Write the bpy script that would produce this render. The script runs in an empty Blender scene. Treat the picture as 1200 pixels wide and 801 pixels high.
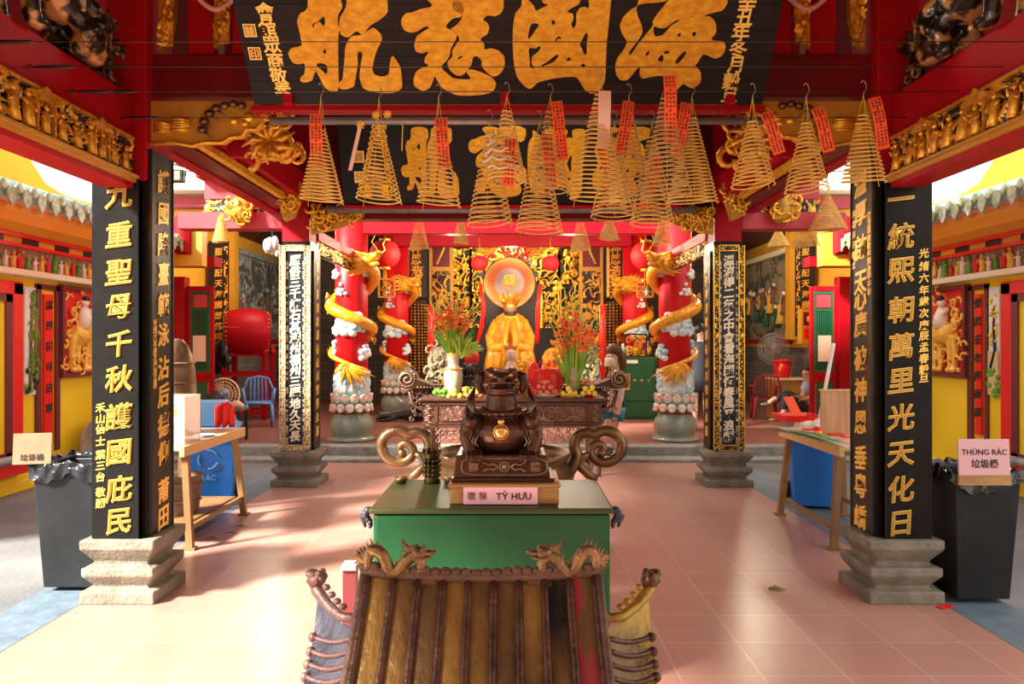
import bpy, math, random
from mathutils import Vector, Matrix, noise
R = random.Random(7)
PI = math.pi
SC = bpy.context.scene
COL = SC.collection
F = 880.0; H = 1.6
def X(px, d): return (px-600)*d/F
def Z(py, d): return H+(400-py)*d/F
def at(px, py, d): return Vector((X(px, d), d, Z(py, d)))

# ------------------------------------------------------------ mesh builder
class MB:
    def __init__(s): s.v=[]; s.f=[]; s.m=[]; s.s=[]
    def add(s, vs, fs, m=0, smooth=False):
        b=len(s.v); s.v.extend([tuple(v) for v in vs])
        for f in fs: s.f.append([i+b for i in f]); s.m.append(m); s.s.append(smooth)
        return s
    def box(s, c, size, m=0, rz=0, M=None, taper=1.0):
        x,y,z=[a/2 for a in size]; vs=[]
        for k in (-1,1):
            t=taper if k<0 else 1.0
            for (i,j) in ((-1,-1),(1,-1),(1,1),(-1,1)): vs.append(Vector((i*x*t,j*y*t,k*z)))
        if rz: vs=[Matrix.Rotation(rz,3,'Z')@v for v in vs]
        if M is not None: vs=[M@v for v in vs]
        c=Vector(c); vs=[v+c for v in vs]
        return s.add(vs,[(3,2,1,0),(4,5,6,7),(0,1,5,4),(1,2,6,5),(2,3,7,6),(3,0,4,7)],m)
    def bb(s, x0,x1,y0,y1,z0,z1,m=0):
        return s.box(((x0+x1)/2,(y0+y1)/2,(z0+z1)/2),(abs(x1-x0),abs(y1-y0),abs(z1-z0)),m)
    def tube(s, pts, r, n=8, m=0, closed=False, flat=None, cap=True):
        pts=[Vector(p) for p in pts]; N=len(pts)
        rs=[r]*N if not hasattr(r,'__len__') else list(r)
        T=[]
        for i in range(N):
            a=pts[(i-1)%N] if (closed or i>0) else pts[0]
            b=pts[(i+1)%N] if (closed or i<N-1) else pts[-1]
            t=(b-a); T.append(t.normalized() if t.length>1e-9 else Vector((0,0,1)))
        u=T[0].orthogonal().normalized(); vs=[]
        if flat is not None: u=Vector(flat)-T[0]*Vector(flat).dot(T[0]); u.normalize()
        for i in range(N):
            u=u-T[i]*u.dot(T[i])
            if u.length<1e-6: u=T[i].orthogonal()
            u.normalize(); w=T[i].cross(u)
            for k in range(n):
                a=2*PI*k/n; vs.append(pts[i]+(u*math.cos(a)+w*math.sin(a))*rs[i])
        fs=[]
        for i in range(N if closed else N-1):
            j=(i+1)%N
            for k in range(n):
                l=(k+1)%n; fs.append((i*n+k,i*n+l,j*n+l,j*n+k))
        s.add(vs,fs,m,n>4)
        if cap and not closed:
            b=len(s.v)-len(vs)
            s.f.append([b+k for k in range(n)][::-1]); s.m.append(m); s.s.append(False)
            s.f.append([b+(N-1)*n+k for k in range(n)]); s.m.append(m); s.s.append(False)
        return s
    def bar(s, a, b, w, h=None, m=0, up=(0,0,1)):
        a=Vector(a); b=Vector(b); h=h or w; t=(b-a).normalized(); up=Vector(up)
        if abs(t.dot(up))>.95: up=Vector((0,1,0))
        r=t.cross(up).normalized(); u=r.cross(t)
        vs=[p+r*i*w/2+u*j*h/2 for p in (a,b) for (i,j) in ((-1,-1),(1,-1),(1,1),(-1,1))]
        return s.add(vs,[(3,2,1,0),(4,5,6,7),(0,1,5,4),(1,2,6,5),(2,3,7,6),(3,0,4,7)],m)
    def lathe(s, prof, c=(0,0,0), n=24, m=0, M=None, smooth=True, sq=None, lobes=None):
        vs=[]; c=Vector(c)
        for (r,z) in prof:
            for k in range(n):
                a=2*PI*k/n; q=r
                if lobes: q=r*(1+lobes[1]*abs(math.sin(a*lobes[0]/2)))
                v=Vector((q*math.cos(a),q*math.sin(a),z))
                if M is not None: v=M@v
                vs.append(v+c)
        fs=[]; N=len(prof)
        for i in range(N-1):
            for k in range(n):
                l=(k+1)%n; fs.append((i*n+k,i*n+l,(i+1)*n+l,(i+1)*n+k))
        s.add(vs,fs,m,smooth)
        b=len(s.v)-len(vs)
        s.f.append([b+k for k in range(n)][::-1]); s.m.append(m); s.s.append(False)
        s.f.append([b+(N-1)*n+k for k in range(n)]); s.m.append(m); s.s.append(False)
        return s
    def sqlathe(s, prof, c=(0,0,0), m=0, rz=0, ry=1.0):
        c=Vector(c); vs=[]
        for (r,z) in prof:
            for (i,j) in ((-1,-1),(1,-1),(1,1),(-1,1)):
                v=Vector((i*r,j*r*ry,z)); v=Matrix.Rotation(rz,3,'Z')@v; vs.append(v+c)
        N=len(prof); fs=[(3,2,1,0),tuple(range((N-1)*4,N*4))]
        for i in range(N-1):
            for k in range(4):
                l=(k+1)%4; fs.append((i*4+k,i*4+l,(i+1)*4+l,(i+1)*4+k))
        return s.add(vs,fs,m)
    def ell(s, c, r, n=12, m=0, M=None, rz=0):
        r=(r,r,r) if not hasattr(r,'__len__') else r; c=Vector(c); k=max(4,n//2+1); vs=[]
        if rz: M=Matrix.Rotation(rz,3,'Z')
        for i in range(1,k):
            p=PI*i/k
            for j in range(n):
                a=2*PI*j/n; v=Vector((r[0]*math.sin(p)*math.cos(a),r[1]*math.sin(p)*math.sin(a),r[2]*math.cos(p)))
                vs.append(v)
        vs.append(Vector((0,0,r[2]))); vs.append(Vector((0,0,-r[2])))
        if M is not None: vs=[M@v for v in vs]
        vs=[v+c for v in vs]; t=len(vs)-2; fs=[]
        for i in range(k-2):
            for j in range(n):
                l=(j+1)%n; fs.append((i*n+j,(i+1)*n+j,(i+1)*n+l,i*n+l))
        for j in range(n):
            l=(j+1)%n; fs.append((t,j,l)); fs.append((t+1,(k-2)*n+l,(k-2)*n+j))
        return s.add(vs,fs,m,True)
    def prism(s, poly, o, u, v, th, m=0, mside=None):
        # convex-ish polygon (x,y) in plane o + x*u + y*v, extruded by th along -(u x v)
        u=Vector(u); v=Vector(v); o=Vector(o); nrm=u.cross(v).normalized(); n=len(poly)
        A=sum(poly[i][0]*poly[(i+1)%n][1]-poly[(i+1)%n][0]*poly[i][1] for i in range(n))
        if A<0: poly=poly[::-1]
        a=[o+u*x+v*y for x,y in poly]; b=[p-nrm*th for p in a]
        s.add(a+b,[tuple(range(n)),tuple(range(n,2*n))[::-1]],m)
        b0=len(s.v)-2*n
        for i in range(n):
            j=(i+1)%n; s.f.append([b0+i,b0+n+i,b0+n+j,b0+j]); s.m.append(m if mside is None else mside); s.s.append(False)
        return s
    def grid(s, fn, nu, nv, m=0, smooth=True, mf=None, wrap=False):
        vs=[fn(i/nu,j/nv) for j in range(nv+1) for i in range(nu+1)]; w=nu+1; b=len(s.v)
        s.v.extend([tuple(v) for v in vs])
        for j in range(nv):
            for i in range(nu):
                s.f.append([b+j*w+i,b+j*w+i+1,b+(j+1)*w+i+1,b+(j+1)*w+i])
                s.m.append(mf((i+.5)/nu,(j+.5)/nv) if mf else m); s.s.append(smooth)
        return s
    def text(s, txt, o, u, v, size, m=0, off=.0, ext=.03, center=True, shear=0.0, sx=1.0, rise=0.0):
        # txt laid out from glyphs; o = centre of the text
        u=Vector(u).normalized(); v=Vector(v).normalized(); n=u.cross(v); o=Vector(o)
        gv,gf,(x0,x1,y0,y1)=glyph(txt,off,ext)
        cx,cy=(x0+x1)/2,(y0+y1)/2
        if not center: cx,cy=x0,0
        vs=[o+u*((x-cx)*sx+(y-cy)*shear)*size+v*(y-cy+(x-cx)*rise)*size+n*z*size for (x,y,z) in gv]
        return s.add(vs,gf,m)
    def merge(s, o, M=None, m=None):
        vs=[Vector(v) for v in o.v]
        if M is not None: vs=[M@v for v in vs]
        b=len(s.v); s.v.extend([tuple(v) for v in vs])
        for f,mm,ss in zip(o.f,o.m,o.s): s.f.append([i+b for i in f]); s.m.append(mm if m is None else m); s.s.append(ss)
        return s
    def build(s, name, mats, parent=None, world=True):
        me=bpy.data.meshes.new(name); off=Vector((0,0,0))
        if parent is not None and world:
            p=parent
            while p: off+=p.location; p=p.parent
        me.from_pydata([(x-off.x,y-off.y,z-off.z) for x,y,z in s.v],[],s.f)
        if not hasattr(mats,'__len__'): mats=[mats]
        for mm in mats: me.materials.append(mm)
        me.polygons.foreach_set('material_index',s.m); me.polygons.foreach_set('use_smooth',s.s)
        me.update()
        o=bpy.data.objects.new(name,me); COL.objects.link(o)
        if parent is not None: o.parent=parent
        return o
_G={}
def glyph(txt, off=0.0, ext=.03):
    k=(txt,off,ext)
    if k in _G: return _G[k]
    c=bpy.data.curves.new('glyph','FONT'); c.body=txt; c.extrude=ext; c.offset=off; c.resolution_u=2
    o=bpy.data.objects.new('glyph',c); COL.objects.link(o); bpy.context.view_layer.update()
    me=bpy.data.meshes.new_from_object(o.evaluated_get(bpy.context.evaluated_depsgraph_get()))
    vs=[tuple(v.co) for v in me.vertices]; fs=[tuple(p.vertices) for p in me.polygons]
    bpy.data.objects.remove(o); bpy.data.curves.remove(c); bpy.data.meshes.remove(me)
    if vs: bb=(min(v[0] for v in vs),max(v[0] for v in vs),min(v[1] for v in vs),max(v[1] for v in vs))
    else: bb=(0,1,0,1)
    _G[k]=(vs,fs,bb); return _G[k]
def filled(loops, ext=.5):
    """outline loops (with holes) -> filled, slightly bevelled solid, as (verts, faces)"""
    c=bpy.data.curves.new('outline','CURVE'); c.dimensions='2D'; c.fill_mode='BOTH'; c.extrude=ext
    c.resolution_u=4
    for lp in loops:
        sp=c.splines.new('BEZIER'); sp.bezier_points.add(len(lp)-1)
        for bp,(x,y) in zip(sp.bezier_points,lp):
            bp.co=(x,y,0); bp.handle_left_type=bp.handle_right_type='AUTO'
        sp.use_cyclic_u=True
        # keep corners tight: shorten the automatic handles
    o=bpy.data.objects.new('outline',c); COL.objects.link(o); bpy.context.view_layer.update()
    for sp in c.splines:
        hs=[(bp.handle_left.copy(),bp.handle_right.copy()) for bp in sp.bezier_points]
        for bp,(hl,hr) in zip(sp.bezier_points,hs):
            bp.handle_left_type=bp.handle_right_type='FREE'
            bp.handle_left=bp.co+(hl-bp.co)*.6; bp.handle_right=bp.co+(hr-bp.co)*.6
    bpy.context.view_layer.update()
    me=bpy.data.meshes.new_from_object(o.evaluated_get(bpy.context.evaluated_depsgraph_get()))
    vs=[tuple(v.co) for v in me.vertices]; fs=[tuple(p.vertices) for p in me.polygons]
    bpy.data.objects.remove(o); bpy.data.curves.remove(c); bpy.data.meshes.remove(me)
    return vs,fs

# ------------------------------------------------------------ scene tree
def tag(o,label,cat,group=None,kind=None):
    o['label']=label; o['category']=cat
    if group: o['group']=group
    if kind: o['kind']=kind
    return o
def thing(name,label,cat,loc=(0,0,0),group=None,rz=0):
    o=bpy.data.objects.new(name,None); COL.objects.link(o); o.location=loc; o.rotation_euler=(0,0,rz)
    o.empty_display_size=.1
    return tag(o,label,cat,group)
def struct(name,mb,mats):
    o=mb.build(name,mats); o['kind']='structure'; return o
def kids(o): return [c for c in COL.objects if c.parent==o]
def copy_tree(o,parent=None,label=None,loc=None,rz=None,scale=None):
    c=o.copy(); COL.objects.link(c); c.parent=parent
    if label: c['label']=label
    if loc is not None: c.location=loc
    if rz is not None: c.rotation_euler=(0,0,rz)
    if scale is not None: c.scale=scale
    for ch in kids(o): copy_tree(ch,c)
    return c
def sculpt(o,vox,sm=3):
    r=o.modifiers.new('remesh','REMESH'); r.mode='VOXEL'; r.voxel_size=vox; r.use_smooth_shade=True
    if sm:
        k=o.modifiers.new('smooth','SMOOTH'); k.iterations=sm; k.factor=.5
    return o
def bevel(o,w,seg=2):
    b=o.modifiers.new('bevel','BEVEL'); b.width=w; b.segments=seg; b.limit_method='ANGLE'; return o

# ------------------------------------------------------------ materials
def mat(name,col,rough=.5,metal=0.0,col2=None,scale=8.0,sharp=(.35,.65),bump=0.0,bscale=None,emis=None,estr=0,alpha=None,trans=0,coat=0,detail=4,stretch=None,spec=.5):
    m=bpy.data.materials.new(name); m.use_nodes=True; nt=m.node_tree; b=nt.nodes['Principled BSDF']
    b.inputs['Base Color'].default_value=(*col,1); b.inputs['Roughness'].default_value=rough; b.inputs['Metallic'].default_value=metal
    b.inputs['Transmission Weight'].default_value=trans; b.inputs['Specular IOR Level'].default_value=spec; b.inputs['Coat Weight'].default_value=coat
    if alpha is not None: b.inputs['Alpha'].default_value=alpha
    if emis: b.inputs['Emission Color'].default_value=(*emis,1); b.inputs['Emission Strength'].default_value=estr
    if col2 is not None or bump:
        tc=nt.nodes.new('ShaderNodeTexCoord'); mp=nt.nodes.new('ShaderNodeMapping')
        nt.links.new(tc.outputs['Object'],mp.inputs['Vector'])
        if stretch: mp.inputs['Scale'].default_value=stretch
    if col2 is not None:
        n=nt.nodes.new('ShaderNodeTexNoise'); n.inputs['Scale'].default_value=scale; n.inputs['Detail'].default_value=detail
        nt.links.new(mp.outputs[0],n.inputs['Vector'])
        r=nt.nodes.new('ShaderNodeValToRGB'); r.color_ramp.elements[0].position=sharp[0]; r.color_ramp.elements[1].position=sharp[1]
        r.color_ramp.elements[0].color=(*col,1); r.color_ramp.elements[1].color=(*col2,1)
        nt.links.new(n.outputs['Fac'],r.inputs[0]); nt.links.new(r.outputs[0],b.inputs['Base Color'])
    if bump:
        n2=nt.nodes.new('ShaderNodeTexNoise'); n2.inputs['Scale'].default_value=bscale or scale*3; n2.inputs['Detail'].default_value=5
        nt.links.new(mp.outputs[0],n2.inputs['Vector'])
        bp=nt.nodes.new('ShaderNodeBump'); bp.inputs['Strength'].default_value=bump; bp.inputs['Distance'].default_value=.02
        nt.links.new(n2.outputs['Fac'],bp.inputs['Height']); nt.links.new(bp.outputs[0],b.inputs['Normal'])
    return m
def brickmat(name,c1,c2,mortar,bw,bh,ms=.01,off=0.0,rough=.5,axes='XY',noise_amt=.25,bump=.15):
    m=bpy.data.materials.new(name); m.use_nodes=True; nt=m.node_tree; b=nt.nodes['Principled BSDF']
    tc=nt.nodes.new('ShaderNodeTexCoord'); sep=nt.nodes.new('ShaderNodeSeparateXYZ'); cb=nt.nodes.new('ShaderNodeCombineXYZ')
    nt.links.new(tc.outputs['Object'],sep.inputs[0])
    nt.links.new(sep.outputs[axes[0]],cb.inputs[0]); nt.links.new(sep.outputs[axes[1]],cb.inputs[1])
    t=nt.nodes.new('ShaderNodeTexBrick'); t.offset=off; t.inputs['Scale'].default_value=1
    t.inputs['Color1'].default_value=(*c1,1); t.inputs['Color2'].default_value=(*c2,1); t.inputs['Mortar'].default_value=(*mortar,1)
    t.inputs['Brick Width'].default_value=bw; t.inputs['Row Height'].default_value=bh; t.inputs['Mortar Size'].default_value=ms; t.inputs['Mortar Smooth'].default_value=.3
    nt.links.new(cb.outputs[0],t.inputs['Vector'])
    n=nt.nodes.new('ShaderNodeTexNoise'); n.inputs['Scale'].default_value=1.7; n.inputs['Detail'].default_value=6
    nt.links.new(tc.outputs['Object'],n.inputs['Vector'])
    mx=nt.nodes.new('ShaderNodeMix'); mx.data_type='RGBA'; mx.blend_type='MULTIPLY'; mx.inputs[0].default_value=noise_amt*2
    rp=nt.nodes.new('ShaderNodeValToRGB'); rp.color_ramp.elements[0].position=.3; rp.color_ramp.elements[1].position=.7
    rp.color_ramp.elements[0].color=(.6,.6,.62,1); rp.color_ramp.elements[1].color=(1,1,1,1)
    nt.links.new(n.outputs['Fac'],rp.inputs[0]); nt.links.new(t.outputs['Color'],mx.inputs[6]); nt.links.new(rp.outputs[0],mx.inputs[7])
    nt.links.new(mx.outputs[2],b.inputs['Base Color']); b.inputs['Roughness'].default_value=rough
    bp=nt.nodes.new('ShaderNodeBump'); bp.inputs['Strength'].default_value=bump; bp.inputs['Distance'].default_value=.01; bp.invert=True
    nt.links.new(t.outputs['Fac'],bp.inputs['Height']); nt.links.new(bp.outputs[0],b.inputs['Normal'])
    return m
M={}
M['colred']=mat('column red',(.58,.005,.010),.4,spec=.3)
M['red']=mat('red lacquer',(.42,.003,.012),.5,0,(.34,.002,.010),3,bump=.05,bscale=30,spec=.2)
M['dred']=mat('dark red lacquer',(.16,.002,.006),.4,0,(.11,.002,.005),3,bump=.05,bscale=30)
M['pinkred']=mat('faded red paint',(.55,.05,.07),.5,0,(.48,.03,.05),3)
M['gold']=mat('gilt carving',(.95,.52,.06),.30,.55,(.62,.26,.02),30,bump=.3,bscale=90)
M['goldp']=mat('gold leaf on board',(.72,.32,.010),.42,.35,(.95,.55,.035),18,sharp=(.38,.72),bump=.35,bscale=120,stretch=(1,1,2.2),detail=8)
M['goldb']=mat('bright gold',(1.0,.66,.08),.28,.6,(.85,.42,.03),25,bump=.15)
M['goldink']=mat('gold paint lettering',(.95,.62,.12),.38,.4)
M['golddk']=mat('dark gold ink',(.45,.25,.04),.45,.4)
M['ochre']=mat('ochre gilt board',(.50,.24,.03),.45,.3,(.62,.33,.04),4,bump=.1)
M['black']=mat('black lacquer',(.008,.008,.009),.30,0,(.014,.012,.011),5,bump=.06,bscale=25,spec=.16)
M['blackp']=mat('black plaque boards',(.010,.008,.008),.5,0,(.018,.012,.010),3,stretch=(1,8,8),bump=.06,spec=.2)
M['worn']=mat('worn black lacquer',(.014,.012,.011),.42,0,(.13,.08,.035),3.5,sharp=(.52,.75),bump=.15,bscale=60,stretch=(2,2,.7),spec=.3)
M['navy']=mat('navy lacquer ground',(.006,.010,.022),.4,0)
M['bronze']=mat('dark bronze',(.10,.038,.020),.33,.55,(.055,.022,.014),6,bump=.12,bscale=40)
M['bronzel']=mat('polished bronze',(.23,.13,.06),.36,.75,(.12,.07,.04),7,bump=.15,bscale=50)
M['brass']=mat('worn brass highlights',(.72,.44,.16),.3,.85)
M['rooftile']=mat('tarnished bronze roof',(.12,.065,.025),.42,.6,(.36,.20,.055),4,bump=.35,bscale=40)
M['verdi']=mat('blue grey oxidised bronze',(.035,.032,.05),.5,.4,(.10,.09,.125),9,bump=.35,bscale=40)
M['goldrust']=mat('yellow brass tiles',(.36,.22,.03),.45,.45,(.16,.09,.025),9,bump=.35,bscale=40)
M['rib']=mat('dark roof ribs',(.060,.025,.018),.42,.4,(.13,.055,.03),15,bump=.3)
M['stone']=mat('weathered stone',(.16,.15,.12),.8,0,(.27,.25,.20),6,bump=.5,bscale=40)
M['stoned']=mat('grey granite',(.22,.23,.22),.7,0,(.34,.34,.32),12,bump=.3,bscale=50)
M['green']=mat('green enamel',(.002,.075,.026),.33,0,(.003,.055,.02),2.5,spec=.4)
M['greentop']=mat('worn green top',(.035,.055,.018),.42,0,(.075,.06,.022),1.5,spec=.3)
M['greend']=mat('green paint',(.01,.11,.05),.4)
M['safe']=mat('green safe paint',(.012,.10,.035),.45)
M['yellow']=mat('yellow wall paint',(.96,.68,.008),.6,0,(.92,.62,.008),1.5,bump=.05)
M['ochrew']=mat('ochre wall paint',(.80,.42,.03),.6,0,(.70,.34,.03),2)
M['cream']=mat('cream plaster',(.92,.80,.55),.7)
M['white']=mat('white paint',(.88,.86,.82),.6)
M['pink']=mat('pink moulding',(.80,.42,.38),.6)
M['purple']=mat('maroon frame',(.16,.025,.03),.45)
M['brred']=mat('bright red paint',(.85,.012,.010),.4)
M['orange']=mat('orange soffit',(.80,.30,.01),.5)
M['glaze']=mat('turquoise glazed tile',(.20,.50,.52),.2,0,(.50,.72,.70),6,coat=.5)
M['glazeg']=mat('olive glazed tile ends',(.16,.22,.12),.25,0,(.42,.46,.28),22,bump=.3)
M['blk']=mat('black paint',(.015,.015,.017),.4)
M['plastic']=mat('black bin plastic',(.011,.013,.016),.45,0,(.018,.020,.024),4,bump=.08,spec=.3)
M['bag']=mat('black plastic bag',(.008,.010,.016),.18,0,bump=.5,bscale=14,spec=.6)
M['blue']=mat('blue bin plastic',(.015,.16,.62),.35,0,(.02,.19,.68),3)
M['lblue']=mat('light blue plastic',(.16,.32,.78),.35)
M['paleblue']=mat('pale blue bin hood',(.16,.42,.75),.35)
M['wood']=mat('light wood',(.50,.27,.10),.5,0,(.34,.17,.06),4,stretch=(1,1,10))
M['woodd']=mat('dark weathered wood',(.16,.09,.045),.6,0,(.09,.05,.03),6,stretch=(1,1,8))
M['rose']=mat('carved rosewood',(.060,.022,.016),.35,0,(.09,.035,.022),9,bump=.2,coat=.25)
M['rosel']=mat('pale worn rosewood',(.22,.12,.085),.4,0,(.12,.06,.045),9,bump=.2)
M['pinkp']=mat('pink paper',(.90,.50,.60),.6)
M['ink']=mat('black ink',(.02,.015,.02),.6)
M['card']=mat('orange red prayer paper',(.95,.12,.025),.7)
M['cardp']=mat('pale pink paper',(.85,.52,.42),.7)
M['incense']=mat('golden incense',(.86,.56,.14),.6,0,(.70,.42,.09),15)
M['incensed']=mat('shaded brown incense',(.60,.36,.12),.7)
M['ash']=mat('white ash',(.75,.66,.58),.9)
M['string']=mat('yellow string',(.75,.55,.06),.7)
M['wire']=mat('steel wire',(.10,.09,.08),.4,.8)
M['steel']=mat('grey steel bar',(.30,.26,.24),.45,.5,(.20,.17,.16),10)
M['cloth']=mat('yellow silk robe',(.90,.38,.02),.45,0,(.80,.22,.015),18,bump=.3)
M['skin']=mat('skin',(.62,.34,.22),.5)
M['skinl']=mat('light skin',(.78,.50,.38),.5)
M['hairb']=mat('dark hair',(.012,.010,.010),.45)
M['hairbr']=mat('brown hair',(.12,.05,.025),.45)
M['shirtb']=mat('light blue shirt cloth',(.32,.47,.66),.8)
M['shirtw']=mat('pale pink shirt cloth',(.85,.70,.70),.8)
M['pants']=mat('dark trousers cloth',(.018,.02,.03),.8)
M['shorts']=mat('teal shorts cloth',(.01,.20,.34),.7)
M['mask']=mat('paper fan white',(.85,.78,.66),.7)
M['petal']=mat('lotus petal white',(.86,.74,.68),.4,0,(.85,.45,.42),6,coat=.3)
M['petalg']=mat('lotus green',(.05,.35,.22),.4)
M['cloud']=mat('cloud white ceramic',(.86,.88,.88),.35,0,(.38,.66,.80),7,sharp=(.45,.6),coat=.4)
M['jade']=mat('green grey stone drum',(.20,.26,.22),.3,0,(.30,.34,.29),7,coat=.3)
M['dgold']=mat('yellow dragon glaze',(.95,.50,.03),.3,.15,(.85,.30,.01),22,coat=.4,bump=.3,bscale=60)
M['leaf']=mat('green leaves',(.10,.32,.03),.5,0,(.22,.50,.05),12)
M['leafy']=mat('yellow green leaves',(.42,.60,.06),.5)
M['palm']=mat('dried palm green',(.05,.15,.03),.6,0,(.20,.26,.07),12)
M['flower']=mat('orange red gladiolus',(.90,.10,.015),.5,0,(.95,.25,.05),20)
M['rlant']=mat('red lantern paper',(.60,.006,.010),.7)
M['porc']=mat('painted porcelain',(.58,.52,.42),.25,0,(.60,.28,.10),16,sharp=(.55,.62),coat=.5)
M['grey']=mat('grey stone statue',(.45,.43,.36),.6,0,(.62,.58,.45),14,bump=.3)
M['lampw']=mat('fluorescent tube',(1,1,1),.5,emis=(1,.93,.8),estr=14)
M['glass']=mat('clear acrylic',(.85,.70,.60),.12,0,alpha=.32)
M['bambooart']=mat('painted panel',(.80,.82,.80),.5)
M['asphalt']=mat('grey courtyard paving',(.10,.11,.125),.75,0,(.24,.235,.235),1.2,sharp=(.25,.75),bump=.25,bscale=30)
M['kerb']=mat('blue grey kerb stone',(.10,.15,.20),.6,0,(.15,.21,.27),8,bump=.2)
M['floor']=brickmat('pink terracotta tiles',(.53,.275,.215),(.485,.245,.195),(.64,.41,.345),.40,.40,.004,0.0,.30,noise_amt=.10,bump=.1)
M['floorh']=brickmat('dull red hall tiles',(.33,.13,.10),(.28,.11,.085),(.20,.10,.08),.40,.40,.006,0.0,.35,noise_amt=.2)
M['brickw']=brickmat('grey brick wall',(.20,.17,.15),(.15,.13,.115),(.30,.27,.24),.45,.22,.012,.5,.8,axes='YZ')
M['brickb']=brickmat('grey brick back wall',(.16,.12,.10),(.12,.09,.08),(.22,.18,.15),.45,.22,.012,.5,.8,axes='XZ')
M['ceil']=mat('dark red ceiling boards',(.10,.004,.006),.6,0,(.06,.003,.004),2)
M['rplas']=mat('red plastic',(.80,.015,.015),.3)
M['apple']=mat('red apple',(.62,.03,.025),.35,0,(.75,.25,.08),9)
M['peach']=mat('peach skin',(.75,.25,.14),.45,0,(.65,.06,.04),9)
M['mango']=mat('green mango',(.42,.52,.04),.35,0,(.75,.62,.05),9)
M['lemon']=mat('yellow fruit',(.92,.70,.05),.35)
M['rubber']=mat('tyre rubber',(.03,.028,.028),.7)
M['rust']=mat('rusty bucket metal',(.14,.09,.06),.6,.3,(.24,.15,.09),9,bump=.3)
M['panelr']=mat('red panel ground',(.80,.02,.02),.5)
M['relief']=mat('yellow painted relief',(.95,.62,.10),.4,0,(.90,.42,.04),18,bump=.25)
M['robew']=mat('pale painted relief',(.92,.78,.66),.45)
M['muralg']=mat('dark green mural relief',(.03,.055,.04),.5,0,(.10,.10,.07),8)
M['muralb']=mat('mural buff ground',(.36,.27,.15),.6,0,(.28,.22,.13),5)
M['muralr']=mat('mural red robes',(.35,.05,.03),.5,0,(.10,.16,.10),8)
M['greyrel']=mat('grey stucco relief',(.20,.20,.19),.55,0,(.42,.45,.42),9,bump=.3)
M['glasspaint']=mat('notice paper',(.88,.60,.45),.7)
SKY=2.0; SUND=(.75,.55,-.65); SUNE=20; EXPO=0.12
FILL_LIGHTS=[((-.9,12.3,3.1),150,.12),((1.0,12.3,3.1),150,.12),((0,15.4,3.4),150,.1),((-4.2,13.2,3.6),130,.15),((4.2,13.2,3.6),130,.15),((0,6.6,4.3),35,.2)]  # unseen point lights added to brighten shrine, hall and nave
M['brassw']=mat('worn brass on dark wood',(.55,.42,.28),.4,.3)
M['greygold']=mat('weathered statue with gilding',(.17,.16,.12),.6,.1,(.50,.32,.09),12,sharp=(.5,.58))
M['pinkfig']=mat('pale pink figure paint',(.90,.66,.58),.5)
M['woodor']=mat('orange tag paint',(.80,.38,.08),.5)
M['pinkp2']=mat('dusty pink sign',(.72,.42,.46),.5)
M['wood2']=mat('faded cardboard',(.40,.23,.14),.6,0,(.32,.18,.10),8)
M['woodpan']=mat('light wood panel',(.55,.32,.17),.4,0,(.42,.22,.10),5,stretch=(6,6,.6),coat=.3)
M['rust2']=mat('woven bamboo tray',(.36,.27,.21),.7,0,(.50,.40,.32),30,bump=.5)
M['brassd']=mat('rubbed bronze relief',(.26,.19,.15),.4,.6)
M['blkbr']=mat('blackened brass',(.07,.05,.02),.3,.7)
M['rustybr']=mat('rust brown ridge',(.16,.08,.055),.6,.2,(.10,.05,.035),20,bump=.4)
M['brassdr']=mat('tarnished brass dragon',(.34,.20,.09),.42,.7,(.16,.09,.05),25,bump=.3)
M['verdi2']=mat('purple brown oxidised rib',(.17,.075,.065),.45,.4,(.24,.14,.13),15,bump=.3)
def pan(name,c1,c2,c3=None):
    return mat(name,c1,.42,.45,c2,6,sharp=(.42,.62),bump=.3,bscale=60,stretch=(1,.5,.5))
M['pan0']=pan('tarnished brass tile',(.40,.22,.06),(.15,.08,.035)); M['pan1']=pan('tarnished brass tile dull',(.36,.19,.06),(.12,.065,.03)); M['pan2']=pan('tarnished brass tile dark',(.22,.12,.05),(.12,.07,.04))
M['panred']=mat('brass tile stained red',(.17,.09,.035),.45,.3,(.42,.04,.06),9,sharp=(.41,.52),bump=.3,bscale=60,stretch=(2.5,.5,.5))
M['pinkl']=M['shirtb']
M['panblk']=pan('brass tile smudged black',(.02,.018,.016),(.24,.13,.05))
M['facegold']=mat('gilded brown face',(.62,.34,.13),.35,.4)
M['cloth']=mat('yellow silk robe',(.86,.42,.02),.45,0,(.72,.22,.012),9,sharp=(.45,.6),bump=.4,bscale=25)
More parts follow.
